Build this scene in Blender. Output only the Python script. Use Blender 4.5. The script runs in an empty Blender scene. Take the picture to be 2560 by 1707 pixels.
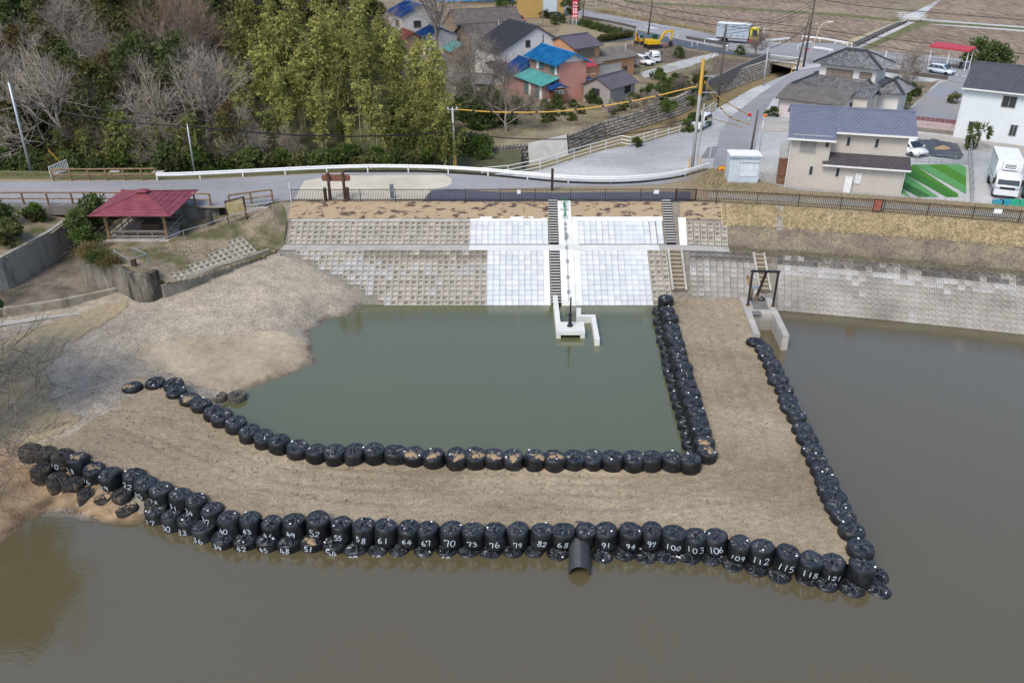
import bpy, bmesh, math, random
import numpy as np
from mathutils import Vector, Matrix, noise as mnoise
from mathutils.geometry import tessellate_polygon as tessellate
sc = bpy.context.scene
col = sc.collection
R = math.radians

# ------------------------------------------------------------------ camera, sky, sun, exposure
CF, CH = 2080.0, 28.4                      # focal length in photo pixels, camera height over the pond (m)
PITCH = math.atan(1125 / CF)
cam = bpy.data.cameras.new('camera'); camo = bpy.data.objects.new('camera', cam); col.objects.link(camo)
cam.sensor_width = 36.0; cam.lens = CF / 2560 * 36.0; cam.clip_end = 3000; cam.clip_start = .5
camo.location = (0, 0, CH); camo.rotation_euler = (math.pi / 2 - PITCH, 0, 0)
sc.camera = camo
W = bpy.data.worlds.new('World'); sc.world = W; W.use_nodes = True
nt = W.node_tree; bg = nt.nodes['Background']
sky = nt.nodes.new('ShaderNodeTexSky'); sky.sky_type = 'NISHITA'; sky.sun_disc = False
SUN_EL, SUN_AZ = R(52), R(215)             # azimuth clockwise from +Y (behind the camera, to the left)
sky.sun_elevation = SUN_EL; sky.sun_rotation = SUN_AZ
sky.air_density = 1.0; sky.dust_density = 2.0; sky.ozone_density = 1.0
nt.links.new(sky.outputs[0], bg.inputs[0]); bg.inputs[1].default_value = .15
sl = bpy.data.lights.new('sun', 'SUN'); slo = bpy.data.objects.new('sun', sl); col.objects.link(slo)
sl.energy = 1.5; sl.angle = R(20); sl.color = (1, .94, .84)
sd = Vector((math.sin(SUN_AZ) * math.cos(SUN_EL), math.cos(SUN_AZ) * math.cos(SUN_EL), math.sin(SUN_EL)))
slo.rotation_euler = sd.to_track_quat('Z', 'Y').to_euler(); slo.location = (0, -20, 60)
sc.view_settings.view_transform = 'Standard'; sc.view_settings.look = 'None'
sc.view_settings.exposure = 0.6; sc.view_settings.gamma = 1
sc.cycles.max_bounces = 5; sc.cycles.diffuse_bounces = 2; sc.cycles.glossy_bounces = 2; sc.cycles.transparent_max_bounces = 8

# ------------------------------------------------------------------ measuring: a photo pixel on a level plane -> metres
SP, CP = math.sin(PITCH), math.cos(PITCH)
def G(px, py, z=0.0):
    u = px - 1280; v = py - 853.5; d = CF * SP + v * CP
    return Vector((u * (CH - z) / d, (CH - z) * (CF * CP - v * SP) / d, z))
def GY(px, py, Y):
    u = px - 1280; v = py - 853.5; t = Y / (CF * CP - v * SP)
    return Vector((u * t, Y, CH - t * (CF * SP + v * CP)))
def PXL(X, Y, Z):
    dz = Z - CH; zc = Y * CP - dz * SP; yc = -(Y * SP + dz * CP)
    return 1280 + CF * X / zc, 853.5 + CF * yc / zc
def top_z(base, py):                       # height of a vertical thing on BASE whose top shows at row py
    return GY(1280, py, base.y).z

# ------------------------------------------------------------------ materials
def lin(c):
    f = lambda x: (x / 12.92 if x <= .04045 else ((x + .055) / 1.055) ** 2.4)
    return tuple(f(x / 255) for x in c)
MATS = {}
def mat(name, c, rough=.85, var=.12, scale=3., bump=0., bscale=30., metal=0., spec=.3, c2=None, fine=.12, fscale=60., rnd=0., stretch=None, lo=.35, hi=.65, trans=0., alpha=1.):
    """c in linear base colour; c2 a second colour mixed in by noise patches"""
    if name in MATS: return MATS[name]
    m = bpy.data.materials.new(name); m.use_nodes = True; MATS[name] = m
    n = m.node_tree.nodes; L = m.node_tree.links; b = n['Principled BSDF']
    b.inputs['Roughness'].default_value = rough; b.inputs['Metallic'].default_value = metal
    b.inputs['Specular IOR Level'].default_value = spec
    if trans: b.inputs['Transmission Weight'].default_value = trans
    if alpha < 1: b.inputs['Alpha'].default_value = alpha
    tc = n.new('ShaderNodeTexCoord'); vec = tc.outputs['Object']
    if stretch:
        mp = n.new('ShaderNodeMapping'); mp.inputs['Scale'].default_value = stretch; L.new(vec, mp.inputs[0]); vec = mp.outputs[0]
    nz = n.new('ShaderNodeTexNoise'); nz.inputs['Scale'].default_value = scale; nz.inputs['Detail'].default_value = 7; nz.inputs['Roughness'].default_value = .62
    L.new(vec, nz.inputs['Vector'])
    rp = n.new('ShaderNodeValToRGB'); e = rp.color_ramp.elements; e[0].position = lo; e[1].position = hi
    a = tuple(max(0, x * (1 - var)) for x in c); z = c2 if c2 else tuple(min(1, x * (1 + var)) for x in c)
    e[0].color = (*a, 1); e[1].color = (*z, 1); L.new(nz.outputs[0], rp.inputs[0]); out = rp.outputs[0]
    if fine:
        n2 = n.new('ShaderNodeTexNoise'); n2.inputs['Scale'].default_value = fscale; n2.inputs['Detail'].default_value = 3
        L.new(vec, n2.inputs['Vector'])
        mr = n.new('ShaderNodeMapRange'); mr.inputs[1].default_value = .25; mr.inputs[2].default_value = .75; mr.inputs[3].default_value = 1 - fine; mr.inputs[4].default_value = 1 + fine
        L.new(n2.outputs[0], mr.inputs[0]); mx = n.new('ShaderNodeMix'); mx.data_type = 'RGBA'; mx.blend_type = 'MULTIPLY'; mx.inputs[0].default_value = 1
        L.new(out, mx.inputs[6]); L.new(mr.outputs[0], mx.inputs[7]); out = mx.outputs[2]
    if rnd:
        oi = n.new('ShaderNodeObjectInfo'); m2 = n.new('ShaderNodeMapRange'); m2.inputs[3].default_value = 1 - rnd; m2.inputs[4].default_value = 1 + rnd
        L.new(oi.outputs['Random'], m2.inputs[0]); mx = n.new('ShaderNodeMix'); mx.data_type = 'RGBA'; mx.blend_type = 'MULTIPLY'; mx.inputs[0].default_value = 1
        L.new(out, mx.inputs[6]); L.new(m2.outputs[0], mx.inputs[7]); out = mx.outputs[2]
    L.new(out, b.inputs['Base Color'])
    if bump:
        nb = n.new('ShaderNodeTexNoise'); nb.inputs['Scale'].default_value = bscale; nb.inputs['Detail'].default_value = 5; L.new(vec, nb.inputs['Vector'])
        bp = n.new('ShaderNodeBump'); bp.inputs['Strength'].default_value = 1; bp.inputs['Distance'].default_value = bump
        L.new(nb.outputs[0], bp.inputs['Height']); L.new(bp.outputs[0], b.inputs['Normal'])
    return m

# ------------------------------------------------------------------ mesh building
class MB:
    def __init__(s): s.v = []; s.f = []
    def add(s, vs, fs):
        o = len(s.v); s.v += [tuple(x) for x in vs]; s.f += [tuple(i + o for i in f) for f in fs]; return s
    def quad(s, a, b, c, d): return s.add([a, b, c, d], [(0, 1, 2, 3)])
    def box(s, c, d, rz=0, tilt=None):
        cx, cy, cz = c; hx, hy, hz = d[0] / 2, d[1] / 2, d[2] / 2; ca, sa = math.cos(rz), math.sin(rz)
        vs = []
        for z in (-hz, hz):
            for x, y in ((-hx, -hy), (hx, -hy), (hx, hy), (-hx, hy)):
                q = Vector((x, y, z))
                if tilt: q.rotate(tilt)
                vs.append((cx + q.x * ca - q.y * sa, cy + q.x * sa + q.y * ca, cz + q.z))
        return s.add(vs, [(3, 2, 1, 0), (4, 5, 6, 7), (0, 1, 5, 4), (1, 2, 6, 5), (2, 3, 7, 6), (3, 0, 4, 7)])
    def bx(s, x0, y0, z0, x1, y1, z1): return s.box(((x0 + x1) / 2, (y0 + y1) / 2, (z0 + z1) / 2), (abs(x1 - x0), abs(y1 - y0), abs(z1 - z0)))
    def bar(s, a, b, w, h):                # a beam of section w x h between two points
        a, b = Vector(a), Vector(b); d = b - a; L = d.length
        if L < 1e-6: return s
        d.normalize(); side = d.cross(Vector((0, 0, 1)))
        if side.length < 1e-3: side = Vector((1, 0, 0))
        side.normalize(); up = side.cross(d); vs = []
        for p in (a, b):
            for i, j in ((-1, -1), (1, -1), (1, 1), (-1, 1)): vs.append(p + side * (w / 2 * i) + up * (h / 2 * j))
        return s.add(vs, [(3, 2, 1, 0), (4, 5, 6, 7), (0, 1, 5, 4), (1, 2, 6, 5), (2, 3, 7, 6), (3, 0, 4, 7)])
    def tube(s, pts, r, n=6, r2=None, cap=True):
        pts = [Vector(p) for p in pts]; k = len(pts); vs = []; fs = []; px = None
        for i, p in enumerate(pts):
            d = (pts[min(i + 1, k - 1)] - pts[max(i - 1, 0)]).normalized()
            if px is None:
                px = d.orthogonal().normalized()
            else:
                px = (px - d * px.dot(d));  px = px.normalized() if px.length > 1e-5 else d.orthogonal().normalized()
            py = d.cross(px); rr = r if r2 is None else r + (r2 - r) * i / max(1, k - 1)
            if isinstance(r, (list, tuple)): rr = r[i]
            for j in range(n):
                t = 2 * math.pi * j / n; vs.append(p + px * (math.cos(t) * rr) + py * (math.sin(t) * rr))
        for i in range(k - 1):
            for j in range(n):
                q = (j + 1) % n; fs.append((i * n + j, i * n + q, (i + 1) * n + q, (i + 1) * n + j))
        if cap: fs.append(tuple(range(n - 1, -1, -1))); fs.append(tuple((k - 1) * n + j for j in range(n)))
        return s.add(vs, fs)
    def lathe(s, prof, n=16, c=(0, 0, 0)):
        vs = []; fs = []; k = len(prof)
        for r, z in prof:
            for j in range(n):
                t = 2 * math.pi * j / n; vs.append((c[0] + r * math.cos(t), c[1] + r * math.sin(t), c[2] + z))
        for i in range(k - 1):
            for j in range(n):
                q = (j + 1) % n; fs.append((i * n + j, i * n + q, (i + 1) * n + q, (i + 1) * n + j))
        fs.append(tuple(range(n - 1, -1, -1))); fs.append(tuple((k - 1) * n + j for j in range(n)))
        return s.add(vs, fs)
    def extrude_y(s, poly, y0, y1):        # closed (x, z) outline pushed along y
        n = len(poly); vs = [(x, y0, z) for x, z in poly] + [(x, y1, z) for x, z in poly]
        fs = [tuple(range(n)), tuple(range(2 * n - 1, n - 1, -1))] + [(i, i + n, (i + 1) % n + n, (i + 1) % n) for i in range(n)]
        return s.add(vs, fs)
    def prism(s, poly, z0, z1):            # closed (x, y) outline pushed up
        n = len(poly); vs = [(p[0], p[1], z0) for p in poly] + [(p[0], p[1], z1) for p in poly]
        fs = [tuple(range(n - 1, -1, -1)), tuple(range(n, 2 * n))] + [(i, (i + 1) % n, (i + 1) % n + n, i + n) for i in range(n)]
        return s.add(vs, fs)
    def mesh(s, name, m, smooth=False):
        me = bpy.data.meshes.new(name); me.from_pydata(s.v, [], s.f); me.validate()
        bm = bmesh.new(); bm.from_mesh(me); bmesh.ops.recalc_face_normals(bm, faces=bm.faces); bm.to_mesh(me); bm.free()
        if m: me.materials.append(m)
        if smooth: me.polygons.foreach_set('use_smooth', [True] * len(me.polygons))
        return me
    def build(s, name, m, parent=None, loc=None, rz=0, smooth=False, **kw):
        return place(name, s.mesh(name, m, smooth), parent, loc, rz, **kw)
def place(name, me, parent=None, loc=None, rz=0, label=None, cat=None, group=None, kind=None):
    o = bpy.data.objects.new(name, me); col.objects.link(o)
    if parent: o.parent = parent
    if loc is not None: o.location = loc
    if rz: o.rotation_euler = (0, 0, rz)
    return tag(o, label, cat, group, kind)
def tag(o, label=None, cat=None, group=None, kind=None):
    if label: o['label'] = label
    if cat: o['category'] = cat
    if group: o['group'] = group
    if kind: o['kind'] = kind
    return o
def thing(name, label, cat, loc=(0, 0, 0), rz=0, group=None):
    o = bpy.data.objects.new(name, None); col.objects.link(o); o.empty_display_size = .3
    o.location = loc; o.rotation_euler = (0, 0, rz); return tag(o, label, cat, group)
def dup(o, loc=None, rz=None, label=None, group=None, parent=None):
    c = o.copy(); col.objects.link(c)
    if parent: c.parent = parent
    if loc is not None: c.location = loc
    if rz is not None: c.rotation_euler = (0, 0, rz)
    if label: c['label'] = label
    if group: c['group'] = group
    for ch in list(o.children): dup(ch, parent=c)
    return c
def flat(name, pts, m, kind='structure', parent=None, **kw):     # level or draped sheet from an outline
    P = [Vector(p) for p in pts]; P = [p for i, p in enumerate(P) if (p - P[i - 1]).length > 1e-4]
    me = bpy.data.meshes.new(name); me.from_pydata([tuple(p) for p in P], [], [tuple(t) for t in tessellate([[Vector((p.x, p.y, 0)) for p in P]])])
    bm = bmesh.new(); bm.from_mesh(me)
    for f in bm.faces:
        f.normal_update()
        if f.normal.z < 0: f.normal_flip()
    bm.to_mesh(me); bm.free(); me.materials.append(m); return place(name, me, parent, kind=kind, **kw)
def strip(name, A, B, m, kind='structure', parent=None, **kw):   # ribbon between two equally long lines
    b = MB(); n = len(A); b.add(list(A) + list(B), [(i, i + 1, n + i + 1, n + i) for i in range(n - 1)])
    return b.build(name, m, parent, kind=kind, **kw)
def resample(pts, step):
    pts = [Vector(p) for p in pts]; out = [pts[0].copy()]; acc = 0
    for a, b in zip(pts, pts[1:]):
        L = (b - a).length; t = step - acc
        while t <= L: out.append(a.lerp(b, t / L)); t += step
        acc = (acc + L) % step if False else L - (t - step)
    if (out[-1] - pts[-1]).length > step * .3: out.append(pts[-1].copy())
    return out
def smooth_line(pts, k=6):                 # Catmull-Rom
    P = [Vector(p) for p in pts]; P = [P[0] * 2 - P[1]] + P + [P[-1] * 2 - P[-2]]; out = []
    for i in range(1, len(P) - 2):
        for j in range(k):
            t = j / k; a, b, c, d = P[i - 1:i + 3]
            out.append(.5 * ((2 * b) + (c - a) * t + (2 * a - 5 * b + 4 * c - d) * t * t + (3 * b - a - 3 * c + d) * t ** 3))
    out.append(P[-2].copy()); return out
def pieces(name, items, parent, limit=300, rest=None):
    """items: (mesh, location, rotation matrix or None, scale or None, size in the picture); the largest LIMIT are parts, the rest one stuff part"""
    items = sorted(items, key=lambda i: -i[4])
    for me, loc, rot, s, _ in items[:limit]:
        o = place(name, me, parent, loc)
        if rot is not None: o.rotation_euler = rot.to_euler()
        if s is not None: o.scale = s
    if len(items) > limit:
        b = MB(); mts = []; mi = []
        for me, loc, rot, s, _ in items[limit:]:
            vs = []
            for v in me.vertices:
                q = Vector(v.co)
                if s is not None: q = Vector((q.x * s[0], q.y * s[1], q.z * s[2]))
                if rot is not None: q = rot @ q
                vs.append(q + Vector(loc))
            b.add(vs, [tuple(p.vertices) for p in me.polygons]); mt = me.materials[0]
            if mt not in mts: mts.append(mt)
            mi += [mts.index(mt)] * len(me.polygons)
        me = bpy.data.meshes.new(rest or name); me.from_pydata(b.v, [], b.f); [me.materials.append(x) for x in mts]; me.polygons.foreach_set('material_index', mi)
        place((rest or 'far_' + name), me, parent, kind='stuff')
def ordinal(n):
    w = ['first', 'second', 'third', 'fourth', 'fifth', 'sixth', 'seventh', 'eighth', 'ninth', 'tenth', 'eleventh', 'twelfth', 'thirteenth', 'fourteenth', 'fifteenth', 'sixteenth', 'seventeenth', 'eighteenth', 'nineteenth', 'twentieth', 'twenty-first', 'twenty-second', 'twenty-third', 'twenty-fourth', 'twenty-fifth', 'twenty-sixth', 'twenty-seventh', 'twenty-eighth', 'twenty-ninth', 'thirtieth']
    return w[n] if n < len(w) else str(n + 1) + 'th'
def num_word(n):
    n = int(n); u = ['', 'one', 'two', 'three', 'four', 'five', 'six', 'seven', 'eight', 'nine', 'ten', 'eleven', 'twelve', 'thirteen', 'fourteen', 'fifteen', 'sixteen', 'seventeen', 'eighteen', 'nineteen']; t = ['', '', 'twenty', 'thirty', 'forty', 'fifty', 'sixty', 'seventy', 'eighty', 'ninety']
    if n >= 100: return 'one hundred' + (' and ' + num_word(n - 100) if n > 100 else '')
    return u[n] if n < 20 else t[n // 10] + ('-' + u[n % 10] if n % 10 else '')
random.seed(7)
# ================================================================== THE SETTING
ZG = 3.3                                    # level of the land behind the embankment
ZC = 5.22                                   # crest of the embankment
def rbf(pts, x, y):                         # smooth surface through scattered heights
    P = np.array([(p[0], p[1]) for p in pts]); z = np.array([p[2] for p in pts]); n = len(P)
    d = np.sqrt(((P[:, None] - P[None]) ** 2).sum(-1)); A = np.zeros((n + 3, n + 3)); A[:n, :n] = d + np.eye(n) * -.05
    A[:n, n] = 1; A[:n, n + 1:] = P; A[n, :n] = 1; A[n + 1:, :n] = P.T
    w = np.linalg.solve(A, np.concatenate([z, np.zeros(3)]))
    q = np.stack([x.ravel(), y.ravel()], 1); out = np.zeros(len(q))
    for i in range(0, len(q), 4000):
        dd = np.sqrt(((q[i:i + 4000, None] - P[None]) ** 2).sum(-1)); out[i:i + 4000] = dd @ w[:n] + w[n] + q[i:i + 4000] @ w[n + 1:]
    return out.reshape(x.shape)
def vnoise(x, y, s, seed=0):
    f = np.vectorize(lambda a, b: mnoise.noise(Vector((a * s + seed, b * s - seed, seed * .37))))
    return f(x, y)
def inside(poly, x, y):
    c = np.zeros(x.shape, bool); n = len(poly)
    for i in range(n):
        x0, y0 = poly[i][0], poly[i][1]; x1, y1 = poly[(i + 1) % n][0], poly[(i + 1) % n][1]
        if y0 == y1: continue
        t = (y0 > y) != (y1 > y); c ^= t & (x < (x1 - x0) * (y - y0) / (y1 - y0) + x0)
    return c
def field(name, x0, x1, y0, y1, step, zf, m, keep=None, kind='structure', **kw):
    xs = np.arange(x0, x1 + step * .5, step); ys = np.arange(y0, y1 + step * .5, step); X, Y = np.meshgrid(xs, ys); Z = zf(X, Y)
    nx, ny = len(xs), len(ys); k = np.ones(X.shape, bool) if keep is None else keep(X, Y)
    v = np.stack([X.ravel(), Y.ravel(), Z.ravel()], 1); k = k.ravel(); f = []
    for j in range(ny - 1):
        for i in range(nx - 1):
            a = j * nx + i; q = (a, a + 1, a + nx + 1, a + nx)
            if k[a] and k[a + 1] and k[a + nx] and k[a + nx + 1]: f.append(q)
    me = bpy.data.meshes.new(name); me.from_pydata(v.tolist(), [], f); me.materials.append(m)
    bm = bmesh.new(); bm.from_mesh(me); bmesh.ops.delete(bm, geom=[w for w in bm.verts if not w.link_faces], context='VERTS'); bm.to_mesh(me); bm.free()
    me.polygons.foreach_set('use_smooth', [True] * len(me.polygons)); return place(name, me, kind=kind, **kw)

# ---- materials of the ground
def speckle(m, scale, lo, hi, amt, dist=.02):     # pebbly grain: cell colours and a relief
    n = m.node_tree.nodes; L = m.node_tree.links; b = n['Principled BSDF']; src = b.inputs['Base Color'].links[0].from_socket
    tc = n.new('ShaderNodeTexCoord'); v = n.new('ShaderNodeTexVoronoi'); v.inputs['Scale'].default_value = scale; L.new(tc.outputs['Object'], v.inputs['Vector'])
    mr = n.new('ShaderNodeMapRange'); mr.inputs[3].default_value = lo; mr.inputs[4].default_value = hi
    sp = n.new('ShaderNodeSeparateColor'); L.new(v.outputs['Color'], sp.inputs[0]); L.new(sp.outputs[0], mr.inputs[0])
    mx = n.new('ShaderNodeMix'); mx.data_type = 'RGBA'; mx.blend_type = 'MULTIPLY'; mx.inputs[0].default_value = amt
    L.new(src, mx.inputs[6]); L.new(mr.outputs[0], mx.inputs[7]); L.new(mx.outputs[2], b.inputs['Base Color'])
    bp = n.new('ShaderNodeBump'); bp.inputs['Distance'].default_value = dist; bp.invert = True; L.new(v.outputs['Distance'], bp.inputs['Height']); L.new(bp.outputs[0], b.inputs['Normal'])
    return m
M_gravel = speckle(mat('dam_gravel', (.25, .198, .130), .95, .12, .22, c2=(.37, .302, .208), fine=.2, fscale=5, stretch=(.5, 1, 1), lo=.34, hi=.68), 21, .55, 1.45, .6)
M_earth = speckle(mat('bank_earth', (.285, .248, .20), .95, .1, .11, c2=(.39, .33, .25), fine=.22, fscale=1.2, lo=.36, hi=.64), 11, .65, 1.35, .8)
M_clay = mat('clay', (.25, .16, .085), .95, .2, 1.2, c2=(.36, .265, .165), fine=.3, fscale=14, bump=.05, bscale=9)
M_soil = mat('yard_soil', (.20, .145, .095), .95, .25, .25, c2=(.28, .24, .15), fine=.3, fscale=5, bump=.03, bscale=8)
M_field = mat('tilled_field', (.215, .155, .108), .95, .12, .05, c2=(.27, .205, .145), fine=.3, fscale=1.6)
def furrows(m, ang, sx, sy, amt):             # rows of stubble
    n = m.node_tree.nodes; L = m.node_tree.links; b = n['Principled BSDF']; src = b.inputs['Base Color'].links[0].from_socket
    tc = n.new('ShaderNodeTexCoord'); mp = n.new('ShaderNodeMapping'); mp.inputs['Rotation'].default_value = (0, 0, ang); mp.inputs['Scale'].default_value = (sx, sy, 1); L.new(tc.outputs['Object'], mp.inputs[0])
    z = n.new('ShaderNodeTexNoise'); z.inputs['Scale'].default_value = 1; z.inputs['Detail'].default_value = 4; z.inputs['Roughness'].default_value = .7; L.new(mp.outputs[0], z.inputs['Vector'])
    mr = n.new('ShaderNodeMapRange'); mr.inputs[1].default_value = .35; mr.inputs[2].default_value = .65; mr.inputs[3].default_value = 1 - amt; mr.inputs[4].default_value = 1 + amt; L.new(z.outputs[0], mr.inputs[0])
    mx = n.new('ShaderNodeMix'); mx.data_type = 'RGBA'; mx.blend_type = 'MULTIPLY'; mx.inputs[0].default_value = 1; L.new(src, mx.inputs[6]); L.new(mr.outputs[0], mx.inputs[7]); L.new(mx.outputs[2], b.inputs['Base Color'])
    bp = n.new('ShaderNodeBump'); bp.inputs['Distance'].default_value = .12; L.new(z.outputs[0], bp.inputs['Height']); L.new(bp.outputs[0], b.inputs['Normal']); return m
furrows(M_field, R(-40), 1.5, .22, .42)
M_litter = mat('leaf_litter', (.115, .095, .06), .95, .3, .6, c2=(.11, .125, .05), fine=.4, fscale=8)
M_grass = mat('green_grass', (.085, .12, .035), .95, .3, .6, c2=(.20, .17, .075), fine=.4, fscale=12)
M_drygrass_g = mat('dry_turf', (.52, .41, .25), .95, .2, 1.2, c2=(.40, .33, .19), fine=.4, fscale=20)
M_mound = mat('mound_turf', (.14, .14, .055), .95, .3, .5, c2=(.27, .215, .15), fine=.35, fscale=9, lo=.4, hi=.6)
M_asphalt = mat('asphalt', (.27, .27, .275), .9, .14, .15, fine=.14, fscale=6, stretch=(.35, 1, 1), bump=.004, bscale=80)
M_newasphalt = mat('new_asphalt', (.085, .097, .125), .8, .12, .8, fine=.2, fscale=40)
M_lot = mat('gravel_lot', (.33, .335, .335), .95, .12, .1, c2=(.49, .49, .475), fine=.14, fscale=4, stretch=(.6, 1, 1), lo=.36, hi=.6)
M_concrete = mat('concrete', (.38, .36, .325), .9, .16, .8, fine=.14, fscale=14, bump=.006, bscale=30)
M_newconc = mat('new_concrete', (.64, .64, .60), .85, .07, .8, fine=.06, fscale=12)
M_white = mat('white_paint', (.74, .75, .76), .5, .05, 1, fine=.05)
M_oldblock = mat('weathered_block', (.31, .27, .205), .92, .25, .22, c2=(.46, .43, .38), fine=.2, fscale=7, rnd=.1)
M_greyblock = mat('grey_block', (.26, .24, .205), .92, .2, .3, c2=(.36, .335, .295), fine=.18, fscale=7, rnd=.14)
M_newblock = mat('new_block', (.54, .56, .575), .8, .05, .5, fine=.05, fscale=9, rnd=.09)
M_joint = mat('joint_mortar', (.20, .18, .15), .95, .2, 3)
M_dark = mat('stained_concrete', (.055, .05, .042), .95, .4, .7, c2=(.30, .275, .23), fine=.25, fscale=6, stretch=(1.4, 1.4, .35), lo=.42, hi=.72)
M_cream = mat('cream_paving', (.50, .46, .37), .92, .12, .3, fine=.1, fscale=9)

def wet(m):                                  # soil soaked dark where it meets the water
    n = m.node_tree.nodes; L = m.node_tree.links; b = n['Principled BSDF']; src = b.inputs['Base Color'].links[0].from_socket
    g = n.new('ShaderNodeNewGeometry'); s = n.new('ShaderNodeSeparateXYZ'); L.new(g.outputs['Position'], s.inputs[0]); z = n.new('ShaderNodeTexNoise'); z.inputs['Scale'].default_value = 1.4; L.new(g.outputs['Position'], z.inputs['Vector'])
    a = n.new('ShaderNodeMath'); a.operation = 'MULTIPLY_ADD'; a.inputs[1].default_value = -.35; L.new(z.outputs[0], a.inputs[0]); L.new(s.outputs[2], a.inputs[2])
    mr = n.new('ShaderNodeMapRange'); mr.inputs[1].default_value = -.12; mr.inputs[2].default_value = .1; mr.inputs[3].default_value = .42; mr.inputs[4].default_value = 1; L.new(a.outputs[0], mr.inputs[0])
    mx = n.new('ShaderNodeMix'); mx.data_type = 'RGBA'; mx.blend_type = 'MULTIPLY'; mx.inputs[0].default_value = 1; L.new(src, mx.inputs[6]); L.new(mr.outputs[0], mx.inputs[7]); L.new(mx.outputs[2], b.inputs['Base Color']); return m
wet(M_earth); wet(M_clay)
# ---- water
def water(name, c, c2):
    m = mat(name, c, .07, 0, .035, c2=c2, spec=.5, fine=0); n = m.node_tree.nodes; L = m.node_tree.links; b = n['Principled BSDF']; b.inputs['IOR'].default_value = 1.95; b.inputs['Specular IOR Level'].default_value = .5
    tc = n.new('ShaderNodeTexCoord'); mp = n.new('ShaderNodeMapping'); mp.inputs['Scale'].default_value = (1, 2.2, 1); L.new(tc.outputs['Object'], mp.inputs[0])
    a = n.new('ShaderNodeTexNoise'); a.inputs['Scale'].default_value = 2.2; a.inputs['Detail'].default_value = 4; L.new(mp.outputs[0], a.inputs['Vector'])
    bp = n.new('ShaderNodeBump'); bp.inputs['Distance'].default_value = .012; bp.inputs['Strength'].default_value = .55; L.new(a.outputs[0], bp.inputs['Height']); L.new(bp.outputs[0], b.inputs['Normal'])
    return m
M_water = water('pond_water', (.104, .084, .040), (.097, .082, .044))
M_water_in = water('inner_water', (.102, .108, .045), (.096, .105, .05))
flat('pond_water', [(-150, -120, 0), (150, -120, 0), (150, 70, 0), (-150, 70, 0)], M_water)

# ---- embankment: a profile swept along the water's edge
TOE = smooth_line([(-21, 58.37, 0), (-10, 58.37, 0), (2, 58.37, 0), (9, 58.37, 0), (14.2, 58.3, 0), (20.4, 57.45, 0), (29.1, 55.6, 0), (37.2, 53.5, 0), (46, 50.9, 0), (58, 47.0, 0)], 8)
TOE = resample(TOE, .5)
def frame(i):
    a = TOE[max(0, i - 1)]; b = TOE[min(len(TOE) - 1, i + 1)]; t = (b - a).normalized(); return TOE[i], t, Vector((-t.y, t.x, 0))
def prof_z(d): return np.interp(d, [-3, 0, 4.48, 5.68, 9.56], [-1.9, 0, 2.8, 2.8, ZC])
def EM(i, d, dz=0):                         # a point on the embankment: station i (every 0.5 m), d metres up from the water's edge
    i = max(0, min(len(TOE) - 1, i)); k = int(i); p, t, n = frame(k); f = i - k
    q = p + t * (f * .5) + n * d; q.z = float(prof_z(d)) + dz; return q
def st_x(x):                                # station at abscissa x
    return min(range(len(TOE)), key=lambda i: abs(TOE[i].x - x))
def band(name, i0, i1, d0, d1, m, dz=0, nd=1, rough=0, **kw):
    b = MB(); N = int(round(i1 - i0)); ds = [d0 + (d1 - d0) * k / nd for k in range(nd + 1)]; vs = []
    for a in range(N + 1):
        for d in ds:
            q = EM(i0 + a, d, dz)
            if rough: q.z += rough * mnoise.noise(q * 1.7) + rough * .6 * mnoise.noise(q * 5)
            vs.append(q)
    k = nd + 1; b.add(vs, [(a * k + j, (a + 1) * k + j, (a + 1) * k + j + 1, a * k + j + 1) for a in range(N) for j in range(nd)])
    return b.build(name, m, kind='structure', smooth=bool(rough), **kw)
NS = len(TOE) - 1
XA = lambda x: (x + 21) * 2                 # station of an abscissa on the straight stretch
b = MB(); vs = []; PR = [(-3, -1.9), (0, -.06), (4.48, 2.74), (5.68, 2.74), (9.56, ZC - .06)]
for i in range(NS + 1):
    p, t, n = frame(i)
    for d, z in PR: q = p + n * d; q.z = z; vs.append(q)
b.add(vs, [(i * 5 + j, (i + 1) * 5 + j, (i + 1) * 5 + j + 1, i * 5 + j + 1) for i in range(NS) for j in range(4)])
b.build('embankment', M_joint, kind='structure')
# block shapes: a frame with a sunk square; a plain slab with a shallow panel
def block_mesh(name, m, w, h, t, pit, depth):
    b = MB(); W2, H2 = w / 2, h / 2; P = pit / 2
    o = [(-W2, -H2), (W2, -H2), (W2, H2), (-W2, H2)]; q = [(-P, -P), (P, -P), (P, P), (-P, P)]; s = P * .86; r = [(-s, -s), (s, -s), (s, s), (-s, s)]
    vs = [(x, y, -.03) for x, y in o] + [(x, y, t) for x, y in o] + [(x, y, t) for x, y in q] + [(x, y, t - depth) for x, y in r]
    fs = [(i, (i + 1) % 4, (i + 1) % 4 + 4, i + 4) for i in range(4)] + [(i + 4, (i + 1) % 4 + 4, (i + 1) % 4 + 8, i + 8) for i in range(4)] + [(i + 8, (i + 1) % 4 + 8, (i + 1) % 4 + 12, i + 12) for i in range(4)] + [(12, 13, 14, 15)]
    return b.add(vs, fs).mesh(name, m)
B_old = block_mesh('concrete_block', M_oldblock, .485, .465, .05, .31, .10)
B_grey = block_mesh('concrete_block', M_greyblock, .485, .465, .05, .31, .085)
B_algae = block_mesh('concrete_block', mat('algae_block', (.115, .11, .10), .95, .3, .5, c2=(.21, .20, .185), fine=.2, fscale=7, rnd=.2), .485, .465, .05, .31, .085)
B_bleach = block_mesh('concrete_block', mat('bleached_block', (.345, .335, .315), .92, .15, .5, c2=(.43, .42, .40), fine=.15, fscale=7, rnd=.12), .485, .465, .05, .31, .085)
B_brown = block_mesh('concrete_block', mat('browned_block', (.20, .175, .14), .95, .25, .3, c2=(.31, .275, .225), fine=.2, fscale=7, rnd=.12), .485, .465, .05, .31, .10)
prk = random.Random(31)
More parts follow.
